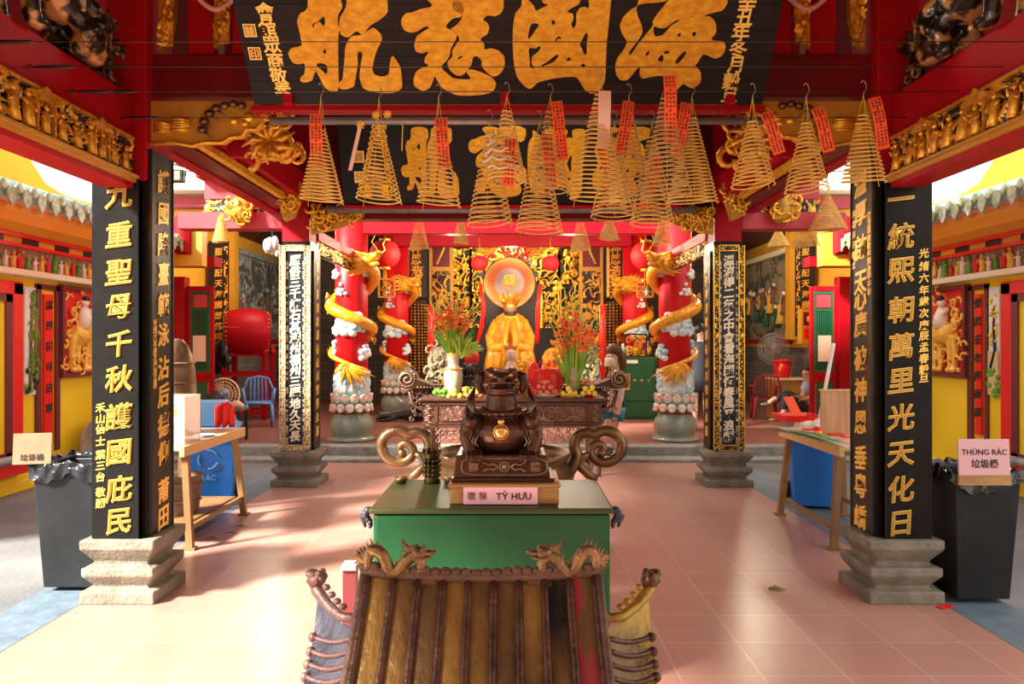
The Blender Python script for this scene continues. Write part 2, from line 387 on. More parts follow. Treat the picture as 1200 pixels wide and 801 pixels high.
# ------------------------------------------------------------ relief helpers
def carve(mb,o,u,v,w,h,nx,ny,amp,seed,sc=14,thr=.42,mg=0,mk=1,env=None):
    o=Vector(o); u=Vector(u).normalized(); v=Vector(v).normalized(); n=u.cross(v)
    def val(a,b):
        x,y=a*w*sc,b*h*sc; q=Vector((x,y,seed*7.3))
        wx=noise.noise(q*.6+Vector((3,1,0)))*1.2; wy=noise.noise(q*.6+Vector((0,5,2)))*1.2
        t=1-abs(noise.noise(Vector((x+wx,y+wy,seed*3.1))))*3.0
        t=max(0,t)*.75+max(0,noise.noise(q*.35))*.6
        e=env(a,b) if env else 1.0
        return t*e
    def fn(a,b): return o+u*(a*w)+v*(b*h)+n*(amp*min(1,val(a,b)))
    mb.grid(fn,nx,ny,mf=lambda a,b: mg if val(a,b)>thr else mk)
def figurine(mb,base,out,u,h,seed,m=0,mh=None):
    rr=random.Random(seed); base=Vector(base); out=Vector(out); u=Vector(u); up=Vector((0,0,1))
    w=h*.17; lean=rr.uniform(-.12,.12)*h
    pts=[base,base+up*h*.35+u*lean*.3,base+up*h*.62+u*lean*.7,base+up*h*.78+u*lean]
    mb.tube(pts,[w*1.15,w*.85,w*.95,w*.35],7,m)
    hd=base+up*h*.87+u*lean+out*w*.1
    mb.ell(hd,h*.095,8,m if mh is None else mh); mb.ell(hd+up*h*.09,(h*.06,h*.06,h*.06),6,m)
    for s in (-1,1):
        sh=base+up*h*.7+u*(lean+s*w*.8); el=sh-up*h*rr.uniform(.0,.22)+u*s*w*rr.uniform(.3,1.1)+out*w*.4
        hn=el+up*h*rr.uniform(-.15,.2)+out*w*.5-u*s*w*.4
        mb.tube([sh,el,hn],[w*.38,w*.33,w*.2],5,m)
def cluster(mb,c,size,n,seed,m=0,u=(1,0,0),v=(0,0,1)):
    """swirling leaf scrolls packed in a box"""
    rr=random.Random(seed); c=Vector(c); u=Vector(u); v=Vector(v); w=u.cross(v)
    for i in range(n):
        p=c+u*rr.uniform(-.5,.5)*size[0]+v*rr.uniform(-.5,.5)*size[2]+w*rr.uniform(-.5,.5)*size[1]
        r=min(size[0],size[2])*rr.uniform(.16,.34); a0=rr.uniform(0,6.28); sg=rr.choice((-1,1))
        pts=[]; rs=[]
        for k in range(9):
            t=k/8; a=a0+sg*t*4.6; q=r*(1-.75*t)
            pts.append(p+u*math.cos(a)*q+v*math.sin(a)*q+w*(r*.5*t)); rs.append(r*.30*(1-.55*t))
        mb.tube(pts,rs,6,m)

# ------------------------------------------------------------ ground
g=MB(); g.bb(-2.64,2.64,-1.5,10.3,-.1,0); struct('floor',g,M['floor'])
g=MB(); g.bb(-5.9,5.9,10.62,20,-.1,.16); struct('floor_hall',g,M['floorh'])
g=MB(); g.bb(-5.9,5.9,10.3,10.62,-.1,.165); g.bb(-5.3,5.3,9.96,10.3,-.1,.045); bevel(struct('trim_1',g,M['stoned']),.012)
for i,s in enumerate((-1,1)):
    g=MB(); g.bb(s*2.64,s*3.02,-1.5,9.96,-.1,.002); struct('trim_%d'%(2+i),g,M['kerb'])
    g=MB(); g.bb(s*3.02,s*9,-1.5,9.96,-.1,-.006); struct('floor_'+('left','right')[i],g,M['asphalt'])
g=MB(); g.bb(-9,9,-6,-1.5,-.1,-.01); struct('floor_front',g,M['asphalt'])
g=MB(); g.bb(-9,9,-6.2,-6,-.1,5.2); struct('wall_front',g,M['ochrew'])  # unseen wall added behind the camera to block horizon light

# ------------------------------------------------------------ roof timbers and ceilings
g=MB(); g.bb(-3.05,3.05,-2.5,9.1,4.62,4.8); struct('ceiling',g,M['ceil'])
g=MB(); g.bb(-5.9,5.9,10.75,20.2,3.85,4.05); struct('ceiling_hall',g,M['ceil'])
tn=[10]
def beam(mb,mt,bev=.008):
    o=struct('trim_%d'%tn[0],mb,mt); tn[0]+=1
    if bev: bevel(o,bev,1)
    return o
for s in (-1,1):
    x0,x1=(s*2.34,s*2.62)
    b=MB(); b.bb(x0,x1,-1.5,4.62,2.87,3.12); b.bb(s*2.32,s*2.64,-1.5,4.62,2.845,2.875); beam(b,M['red'])
    b=MB(); b.bb(s*2.50,s*2.58,-1.5,4.62,3.12,4.62); beam(b,M['pinkred'])  # red panels coloured pinkish for the light they reflect
    b=MB(); b.bb(s*2.22,s*2.6,-1.5,4.66,4.1,4.4); beam(b,M['dred'])
    # longitudinal box beam pillar to pillar
    b=MB(); b.bb(s*2.24,s*2.44,5.02,8.3,3.14,3.42); beam(b,M['red'])
    b=MB(); b.bb(s*2.44,s*2.62,5.02,8.3,3.07,3.3); beam(b,M['dred'])
    b=MB(); b.bb(s*2.62,s*2.74,5.02,8.5,3.05,3.2); beam(b,M['red'])
    b=MB(); b.bb(s*2.30,s*2.36,5.02,7.6,3.05,3.11); beam(b,M['goldp'],.004)
    b=MB(); b.bb(s*2.46,s*2.54,5.0,8.6,3.42,4.62); beam(b,M['dred'])
    # pillar two to dragon column
    b=MB(); b.bb(s*2.24,s*2.44,8.7,10.8,2.77,2.90); beam(b,M['red'])
    b2=MB(); 
    y0=8.72 if s<0 else 10.77
    carve(b2,(s*2.28,y0,2.62),(0,-s,0),(0,0,1),2.05,.15,70,8,.05,11+s,16,.3); b2.bb(s*2.285,s*2.33,8.72,10.77,2.62,2.77,1)
    tag(b2.build('carved_frieze',[M['gold'],M['blk']]),'gilt scrollwork frieze under the red beam running back to the %s dragon column'%('left','right')[s>0],'carving')
    # red post pieces above the boards
    b=MB(); b.bb(s*2.26,s*2.58,4.64,5.0,2.60,4.6); beam(b,M['red'])
    b=MB(); b.bb(s*2.26,s*2.56,8.36,8.68,2.70,4.6); beam(b,M['red'])
    b=MB(); b.bb(s*2.30,s*2.46,10.9,11.1,3.2,3.85); beam(b,M['red'])
    # beams going outward over the side lanes
    b=MB(); b.bb(s*2.58,s*3.46,8.44,8.66,3.20,3.42); beam(b,M['pinkred'])
    b=MB(); b.bb(s*2.58,s*3.76,8.44,8.66,2.87,3.06); beam(b,M['pinkred'])
    b=MB(); b.bb(s*2.72,s*3.5,8.3,8.9,3.42,3.54); beam(b,M['red'])
    b2=MB(); a=(s*2.58,8.46,3.06) if s>0 else (-3.46,8.46,3.06)
    carve(b2,a,(1,0,0),(0,0,1),.88,.14,40,8,.03,5,18,.45); b2.bb(s*2.58,s*3.46,8.47,8.6,3.06,3.2,1)
    tag(b2.build('carved_frieze',[M['gold'],M['blk']]),'short black and gold carved frieze between the two red beams beside the rear %s pillar'%('left','right')[s>0],'carving')
    # far eave beam of side wing
    b=MB(); b.bb(s*2.6,s*5.9,10.95,11.15,3.55,3.72); beam(b,M['pinkred'])
    b=MB(); b.bb(s*2.6,s*5.9,10.7,11.3,3.76,4.02); beam(b,M['cream'])
# cross beams
b=MB(); b.bb(-2.3,2.3,4.72,4.96,3.14,3.41); beam(b,M['dred'])
b=MB(); b.bb(-2.3,2.3,4.75,4.93,3.86,4.1); beam(b,M['dred'])
b=MB(); b.bb(-2.3,2.3,8.45,8.65,2.98,3.12); beam(b,M['dred'])
b=MB(); b.bb(-2.3,2.3,8.5,8.7,3.12,4.6); beam(b,M['ceil'])
b=MB(); b.bb(-2.3,2.3,10.9,11.1,3.17,3.46); beam(b,M['red'])
b=MB(); b.bb(-2.3,2.3,10.95,11.05,3.46,3.86); beam(b,M['dred'])
b=MB(); b.bb(-2.3,2.3,14.5,14.7,3.45,3.85); beam(b,M['red'])
# red purlin and steel bars under the front board
b=MB(); b.bb(-1.6,1.55,4.60,4.70,3.020,3.050); tag(b.build('red_rail',M['red']),'thin red rail under the big front name board','rail')
b=MB(); b.tube([(-1.50,4.66,2.97),(1.56,4.66,2.97)],.022,10); tag(b.build('steel_bar',M['steel']),'grey steel bar hanging just below the red rail','bar')
b=MB(); b.tube([(-2.0,8.15,3.035),(2.0,8.15,3.035)],.04,10); tag(b.build('steel_bar',M['steel']),'grey steel bar under the rear name board','bar')
for i,px in enumerate((338,592,855)):
    b=MB(); b.box((X(px,4.56),4.56,3.08),(.06,.05,.085)); bevel(tag(b.build('red_bracket',M['red']),
      ['small red block under the left end of the front name board','small red block under the middle of the front name board','small red block under the right end of the front name board'][i],'bracket','red blocks under the front board'),.006)
for i,px in enumerate((453,603,745)):
    b=MB(); b.box((X(px,8.08),8.08,3.09),(.10,.07,.11)); bevel(tag(b.build('red_bracket',M['red']),
      ['small red block under the left end of the rear name board','small red block under the middle of the rear name board','small red block under the right end of the rear name board'][i],'bracket','red blocks under the rear board'),.006)

# uprights with gilt wings above the front cross beam
for s in (-1,1):
    side=('left','right')[s>0]
    for k,(xa,xb) in enumerate(((2.05,1.88),(1.77,1.62))):
        b=MB(); b.bb(s*xa,s*xb,4.74,4.92,3.41,3.86); beam(b,M['red'])
    t=thing('gilt_bracket_wings','openwork gilt brackets between red uprights above the %s end of the front beam'%side,'carving',(s*2.0,4.75,3.41))
    for (xc,zc,w,h,tl) in ((2.17,3.60,.10,.33,.3),(1.82,3.63,.11,.36,-.25)):
        pl=MB(); pts=[(-.5,-.5),(.1,-.35),(.45,.1),(.5,.5),(.0,.42),(-.35,.0)]
        pl.prism([(x*w*s*-1+0,z*h) for x,z in pts],(s*xc,4.715,zc),(1,0,0),(0,0,1),.05)
        carve(pl,(s*xc-w*.45,4.71,zc-h*.45),(1,0,0),(0,0,1),w*.9,h*.9,14,30,.04,int(xc*10),25,.2,env=lambda a,b:1 if abs(a-b)<.42 else 0)
        pl.build('wing',[M['gold'],M['gold']],t)
    # pale curved rail
    pl=MB(); pl.tube([(s*(2.15-.1*k/3),4.70,3.74+.06*math.sin(k/6*PI)) for k in range(16)],.018,6); pl.build('curved_rail',M['pink'],t)

# big gilt side brackets beside the front board
def bracket_board(s):
    side=('left','right')[s>0]; d=4.70
    t=thing('gilt_bracket_board','flat ochre bracket board with a carved lobster below the %s end of the front beam'%side,'carving',(s*2.0,d,2.9))
    prof=[(175,118),(322,118),(316,130),(306,136),(308,145),(300,152),(290,151),(284,160),(270,161),(262,167),(240,167),(225,171),(205,167),(176,168)]
    poly=[((px-600)*d/F*(-s) ,Z(py,d)) for px,py in prof]
    m=MB(); m.prism(poly,(0,d,0),(1,0,0),(0,0,1),.05); m.build('board',M['ochre'],t)
    rim=MB(); rim.tube([(((px-600)*d/F*(-s)),d-.012,Z(py,d)) for px,py in prof[1:]],.011,6); rim.build('rope_rim',M['gold'],t)
    lob=MB()
    path=[(238,152),(240,142),(246,133),(254,127),(264,124),(274,122),(284,124)]
    for i,(px,py) in enumerate(path):
        lob.ell((((px-600)*d/F*(-s)),d-.012,Z(py,d)),(.034-.001*i,.026,.024),10,0)
    for q in range(4):
        px,py=path[q]; c=Vector(((px-600)*d/F*(-s),d-.01,Z(py,d)))
        lob.tube([c,c+Vector((-s*.03,-.015,-.03)),c+Vector((-s*.06,-.005,-.05))],[.008,.007,.003],5)
    lob.build('lobster',M['bronzel'],t)
    sh=MB()
    for (px,py,r) in ((192,150,.045),(213,147,.055)):
        c=Vector(((px-600)*d/F*(-s),d-.01,Z(py,d))); sh.ell(c,(r*1.2,.03,r*.75),12)
        for k in range(5): sh.tube([c+Vector((-r*1.1,-.01,(k-2)*r*.28)),c+Vector((0,-.033,(k-2)*r*.3)),c+Vector((r*1.1,-.01,(k-2)*r*.22))],.006,5)
    for (px,py,r) in ((275,142,.022),(292,138,.03),(288,145,.02)):
        c=Vector(((px-600)*d/F*(-s),d-.01,Z(py,d))); sh.ell(c,(r*1.3,.025,r),10)
    sh.build('shells',M['goldb'],t)
    cl=MB(); cluster(cl,(s*1.50,d-.01,3.02),(.16,.07,.20),10,3+s); cl.build('cloud_end',M['gold'],t)
    # carved boss further in
    t2=thing('gilt_dragon_boss','knotted gilt dragon boss hanging at the inner end of the %s bracket board'%side,'carving',(s*1.62,5.25,2.95))
    cl=MB(); cluster(cl,(s*1.66,5.2,2.98),(.32,.14,.30),22,9+s); cl.ell((s*1.66,5.25,2.98),(.12,.07,.12),12)
    for k in range(10):
        a=k/10*6.28; cl.tube([(s*1.66,5.16,2.98),(s*1.66+.1*math.cos(a),5.10,2.98+.1*math.sin(a)),(s*1.66+.19*math.cos(a+.3),5.12,2.98+.17*math.sin(a+.3))],[.03,.025,.005],5)
    cl.build('knot',M['gold'],t2)
    # slim gilt wing on red board (seen past the board)
    m=MB(); m.bb(s*1.98,s*2.24,5.9,5.95,3.05,3.5); beam(m,M['red'])
    w=MB(); carve(w,(s*1.98-.02 if s<0 else s*1.98-.06,5.89,3.02),(1,0,0),(0,0,1),.08,.42,8,36,.04,4,22,.15); w.bb(s*1.98-.02,s*1.98+.02,5.89,5.95,3.02,3.44,0)
    tag(w.build('gilt_side_wing',[M['gold'],M['gold']]),'narrow upright gilt wing on the red panel behind the %s end of the front board'%side,'carving')
for s in (-1,1): bracket_board(s)

# side friezes with figures under the side beams
for s in (-1,1):
    side=('left','right')[s>0]; u=(0,-s,0) ; n=(-s,0,0)
    t=thing('figure_frieze','long gilt frieze of small carved figures under the front %s side beam'%side,'carving',(s*2.34,3.4,2.6))
    m=MB(); m.bb(s*2.36,s*2.46,1.3,4.6,2.62,2.86); m.build('backing_board',M['blk'],t)
    m=MB(); m.bb(s*2.30,s*2.5,1.3,4.6,2.575,2.625); m.bb(s*2.28,s*2.44,1.3,4.6,2.60,2.615)
    m.build('lower_rail',M['ochre'],t)
    m=MB(); m.bb(s*2.32,s*2.5,1.3,4.6,2.545,2.578); m.build('red_edge',M['red'],t)
    m=MB(); y0=4.6 if s>0 else 1.3
    carve(m,(s*2.345,y0,2.63),u,(0,0,1),3.3,.22,220,18,.04,21+s,20,.42); m.build('scroll_ground',[M['gold'],M['blk']],t)
    m=MB(); rr=random.Random(5+s)
    for k in range(25):
        y=4.5-k*.128+rr.uniform(-.02,.02)
        figurine(m,(s*2.315,y,2.632),n,(0,1,0),rr.uniform(.14,.18),k,0)
        if k%4==2:
            m.prism([(-.09,0),(.09,0),(.12,.02),(.05,.045),(0,.075),(-.05,.045),(-.12,.02)],(s*2.30,y,2.79),u,(0,0,1),.04)
            m.bb(s*2.30,s*2.33,y-.075,y-.065,2.63,2.80); m.bb(s*2.30,s*2.33,y+.065,y+.075,2.63,2.80)
        if k%3==1: cluster(m,(s*2.32,y+.06,2.80),(.10,.04,.07),3,k,0,u)
    m.build('figures',M['gold'],t)
    m=MB(); m.bb(s*2.31,s*2.36,1.3,4.6,2.835,2.85); m.build('upper_rail',M['gold'],t)

# guardian lions sitting on side beams
def lion(s):
    side=('left','right')[s>0]
    t=thing('carved_lion','dark gilded carved lion crouching on top of the front %s side beam'%side,'carving',(s*2.38,4.1,3.12))
    m=MB(); S=s
    def P(y,z,x=0): return Vector((S*(2.38+x),y,z))
    # head low toward pillar (y high), body rising toward the viewer
    m.tube([P(3.50,3.62),P(3.62,3.56),P(3.78,3.47),P(3.95,3.40),P(4.08,3.38)],[.10,.12,.13,.13,.11],12)
    m.ell(P(4.16,3.30),(.12,.15,.12),14)                       # head
    m.ell(P(4.27,3.24),(.08,.07,.06),10); m.ell(P(4.25,3.19),(.07,.07,.03),10)
    for x in (-.06,.06): m.ell(P(4.25,3.32,x),.032,8); m.ell(P(4.10,3.40,x*1.6),(.03,.05,.05),8)
    for k in range(26):
        a=k/26*6.28; m.ell(P(4.05+.05*math.cos(k),3.33+.14*math.sin(a),.14*math.cos(a)),.042,8)
    for x in (-.08,.08):
        m.tube([P(3.98,3.34,x),P(4.02,3.24,x),P(3.97,3.16,x)],[.055,.045,.04],8); m.ell(P(4.0,3.15,x),(.05,.07,.04),8)
        m.tube([P(3.55,3.55,x),P(3.66,3.40,x),P(3.58,3.28,x),P(3.60,3.17,x)],[.10,.08,.05,.045],8); m.ell(P(3.64,3.155,x),(.05,.08,.04),8)
    for k in range(7):
        a=k*.9; m.tube([P(3.48,3.6),P(3.40,3.70+.05*math.sin(a),.06*math.cos(a)),P(3.44,3.80,.1*math.cos(a))],[.05,.04,.01],6)
    o=m.build('body',M['liongilt'],t); sculpt(o,.011,1)
    m=MB(); cluster(m,P(4.33,3.28),(.12,.26,.34),22,4,0,(0,1,0)); 
    for k in range(22):
        a=R.uniform(0,6.28); q=R.uniform(.06,.2); c=P(4.42,3.32); m.tube([c,c+Vector((0,q*math.cos(a)*.6,q*math.sin(a))),c+Vector((-S*.04,q*math.cos(a)*.9,q*math.sin(a)*1.3))],[.02,.018,.006],5)
    m.build('leaf_spray',M['lionleaf'],t)
    m=MB(); m.ell(P(3.78,3.58,0),.07,12); m.tube([P(3.9+.05*math.cos(a*.5),3.44+.05*math.sin(a*.5),-.14) for a in range(13)],.012,6,closed=False)
    m.build('mane_curl',M['brass'],t)
M['liongilt']=mat('black and gilt lion paint',(.012,.010,.010),.28,.2,(.55,.28,.09),9,sharp=(.50,.58),bump=.3,coat=.4)
M['lionleaf']=mat('dark carved leaves',(.012,.012,.010),.4,.2,(.30,.19,.04),14,sharp=(.52,.62),bump=.2)
lion(-1); lion(1)

# ------------------------------------------------------------ name boards
K=6.673
GL={
'hang':(330,[[(215,-40),(205,50),(180,85),(150,95),(125,160),(140,230),(150,280),(158,345),(130,358),(80,370),(55,412),(95,485),(140,495),(180,490),(185,520),(180,570),(150,600),(150,625),(175,637),(240,620),(258,570),(268,552),(300,600),(345,680),(395,712),(430,710),(447,685),(447,560),(445,400),(447,270),(455,220),(442,180),(445,110),(475,50),(450,-40)],
  [(332,122),(332,195),(300,165),(265,178),(248,210),(250,180),(290,158),(315,135)],[(345,378),(325,400),(345,415)],[(275,495),(352,500),(352,570),(320,545)]],
 [[(520,-40),(505,50),(460,130),(452,200),(465,260),(515,285),(540,275),(580,240),(600,240),(625,262),(700,190),(760,155),(830,90),(832,50),(815,-40)]],
 [[(720,210),(780,265),(787,300),(770,340),(745,390),(725,460),(712,540),(730,575),(790,590),(835,575),(850,480),(868,430),(900,465),(930,520),(940,590),(940,680),(890,715),(760,717),(690,705),(640,680),(612,600),(620,500),(628,400),(603,398),(598,500),(580,600),(568,665),(530,685),(490,692),(460,683),(452,640),(475,615),(485,560),(495,450),(500,370),(515,320),(555,275),(620,268),(690,225)]]),
'ci':(460,[[(260,-30),(310,38),(230,60),(150,90),(110,95),(75,135),(70,180),(95,230),(155,248),(200,235),(260,200),(285,205),(240,240),(190,280),(172,350),(185,395),(230,410),(280,400),(255,445),(250,480),(280,505),(240,520),(185,555),(165,620),(175,665),(240,702),(290,680),(320,620),(330,592),(350,620),(390,680),(450,715),(500,735),(650,738),(770,715),(803,680),(808,640),(780,600),(700,560),(610,535),(580,555),(610,605),(540,612),(470,600),(430,570),(385,515),(430,460),(450,420),(455,380),(480,330),(500,290),(505,262),(455,225),(420,205),(470,140),(545,120),(560,60),(500,-30)]],
 [[(480,-30),(470,60),(545,120),(500,190),(455,225),(505,262),(525,300),(490,350),(465,400),(470,430),(430,485),(450,540),(500,580),(540,582),(590,540),(620,490),(635,435),(665,435),(700,475),(695,500),(740,560),(795,592),(850,560),(878,500),(870,430),(830,390),(770,370),(720,378),(718,340),(690,300),(740,260),(757,210),(740,170),(710,150),(740,115),(800,120),(850,95),(868,50),(860,-30)],
  [(508,450),(550,432),(545,440),(515,456)]]),
'guo':(590,[[(150,-30),(140,40),(95,95),(78,180),(72,300),(80,470),(105,590),(140,640),(205,687),(240,665),(265,640),(350,615),(440,600),(570,598),(590,620),(640,700),(680,722),(720,720),(750,700),(790,630),(800,500),(805,350),(820,200),(838,20),(840,-30),(668,-30),(665,60),(640,48),(600,55),(572,95),(565,190),(547,215),(530,180),(548,135),(540,100),(500,85),(545,50),(590,25),(600,-30),(300,-30),(315,22),(345,25),(300,55),(255,75),(235,35),(195,-5)],
  [(220,180),(275,185),(250,230),(215,280),(200,300),(203,220)],[(203,370),(245,372),(290,355),(270,400),(225,435),(222,500),(245,522),(215,525),(205,450)],
  [(430,420),(400,470),(350,495),(295,510),(340,480),(400,430)],[(650,250),(650,340),(640,425),(615,380),(598,340),(620,290)],[(605,505),(625,490),(640,510),(625,522)],
  [(380,150),(400,160),(395,190),(375,170)],[(435,275),(450,300),(430,295),(402,318),(405,300)],[(515,440),(525,462),(490,465)]]),
'hai':(715,[[(230,-30),(210,40),(160,70),(100,130),(75,200),(100,270),(130,325),(100,390),(60,440),(40,500),(45,570),(75,615),(130,618),(170,580),(230,520),(228,575),(250,605),(300,597),(415,590),(430,640),(470,692),(520,692),(570,650),(600,665),(640,682),(700,640),(707,560),(690,535),(665,510),(690,470),(725,420),(780,435),(820,450),(860,435),(890,400),(900,350),(885,318),(830,312),(790,300),(825,250),(825,190),(810,150),(770,120),(740,118),(800,95),(880,70),(912,20),(915,-30),(470,-30),(450,0),(420,40),(370,100),(330,165),(335,185),(280,260),(215,340),(150,425),(145,410),(215,310),(250,250),(245,190),(215,120),(205,60),(215,35),(260,22),(380,12),(440,-5),(440,-30)],
  [(345,200),(370,210),(430,210),(480,175),(540,148),(480,190),(410,265),(350,275)],[(520,275),(550,250),(548,275)],[(640,250),(670,245),(655,280)],
  [(290,395),(310,400),(285,430),(275,425)],[(405,420),(412,470),(372,468)],[(420,400),(440,390),(465,400),(430,415)],[(580,395),(595,400),(525,490),(505,488)]])}
def plaque_map(d0,z0,slope):
    """pixel -> (x, s) on a board whose bottom edge is at depth d0, height z0, leaning forward: y=d0-slope*t, z=z0+t"""
    def f(px,py):
        k=(400-py)/F  # z = H + k*y ; y = d0 - slope*(z-z0)
        y=(d0+slope*(z0-H))/(1+slope*k); z=H+k*y
        return Vector(((px-600)*y/F,y,z))
    return f
sl=.75
f1=plaque_map(4.58,Z(122,4.58),sl)
bu=Vector((1,0,0)); bv=Vector((0,-sl,1)).normalized(); bn=bu.cross(bv)
t=thing('name_board','large black front name board with four big gold brush characters, leaning forward','sign',(0,4.58,3.05))
bl,br=f1(298,122),f1(893,122)
L=.86
m=MB(); org=bl+bv*0
W=(br-bl).length
for k in range(6):
    h0=L*k/6+.0015; h1=L*(k+1)/6-.0015
    m.prism([(0,h0),(W,h0),(W,h1),(0,h1)],bl,bu,bv,.05)
m.prism([(.0,0),(W,0),(W,L),(0,L)],bl-bn*.004,bu,bv,.045)
m.build('board',M['blackp'],t)
gl=MB()
for key,(ox,*pieces) in GL.items():
    for pc in pieces:
        loops=[]
        for lp in pc:
            q=[]
            for (x,y) in lp:
                w=f1(ox+x/K,y/K)-bl; q.append((w.dot(bu),w.dot(bv)))
            loops.append(q)
        vs,fs=filled(loops,.006)
        gl.add([bl+bu*x+bv*y+bn*(z+.004) for x,y,z in vs],fs)
gl.build('brush_characters',M['goldp'],t)
sm=MB()
for ch,(px,py) in zip('會館眾商敬奉',((311,13),(314,34),(319,52),(323,70),(327,88),(332,104))): sm.text(ch,f1(px,py)+bn*.004,bu,bv,.105,0,.022,.04)
sm.build('small_characters',M['goldink'],t); sm=MB()
for ch,(px,py) in zip('辛丑年冬月穀旦',((876,2),(872,19),(868,37),(865,56),(861,75),(857,94),(855,110))): sm.text(ch,f1(px,py)+bn*.004,bu,bv,.105,0,.022,.04)
sm.build('small_characters',M['goldink'],t)
sq=MB()
for px,py,ch in ((293,35,'囍'),(299,62,'印')):
    c=f1(px,py)+bn*.003; sq.prism([(-.036,-.036),(.036,-.036),(.036,.036),(-.036,.036)],c+bn*.002,bu,bv,.004,0)
    q=MB()
    sq.prism([(-.028,-.028),(.028,-.028),(.028,.028),(-.028,.028)],c+bn*.004,bu,bv,.003,1)
    sq.text(ch,c+bn*.006,bu,bv,.055,0,.01,.02)
sq.build('seal_mark',[M['goldink'],mat('dark seal red',(.25,.02,.01),.5)],t)
# rear board
sl2=.35; d2=8.05
f2=plaque_map(d2,Z(241,d2),sl2)
bv2=Vector((0,-sl2,1)).normalized(); bn2=bu.cross(bv2)
t=thing('name_board','smaller black rear name board with four gold brush characters behind the incense coils','sign',(0,d2,3.05))
bl2,br2=f2(404,241),f2(797,241); W2=(br2-bl2).length; L2=1.12
m=MB(); m.prism([(0,0),(W2,0),(W2+.02,L2),(-.02,L2)],bl2,bu,bv2,.05); m.build('board',M['black'],t)
m=MB(); m.bar(bl2+Vector((0,-.03,-.015)),br2+Vector((0,-.03,-.015)),.05,.03); m.build('red_edge',M['red'],t)
gl=MB(); cen={'hang':(504,191,468),'ci':(583,190,530),'guo':(652,192,655),'hai':(728,190,790)}
for key,(ox,*pieces) in GL.items():
    cx,cy,_=cen[key]; allp=[p for pc in pieces for lp in pc for p in lp]
    x0=min(p[0] for p in allp); x1=max(p[0] for p in allp); y0=-30; y1=max(p[1] for p in allp)
    for pc in pieces:
        loops=[]
        for lp in pc:
            q=[]
            for (x,y) in lp:
                w=f2(cx+((x-(x0+x1)/2)/(x1-x0))*68,cy+((y-(y0+y1)/2)/(y1-y0))*80)-bl2; q.append((w.dot(bu),w.dot(bv2)))
            loops.append(q)
        vs,fs=filled(loops,.006)
        gl.add([bl2+bu*x+bv2*y+bn2*(z+.004) for x,y,z in vs],fs)
gl.build('brush_characters',M['goldp'],t)
sq=MB()
for px,py,ch in ((420,183,'囍'),(422,207,'印')):
    c=f2(px,py)+bn2*.004; sq.prism([(-.06,-.06),(.06,-.06),(.06,.06),(-.06,.06)],c,bu,bv2,.006,0); sq.text(ch,c+bn2*.004,bu,bv2,.10,1,.01,.02)
for px,py,ch in ((447,150,'會'),(447,163,'館')): sq.text(ch,f2(px,py)+bn2*.004,bu,bv2,.13,0,.02,.02)
sq.build('seal_mark',[M['goldink'],M['golddk']],t)

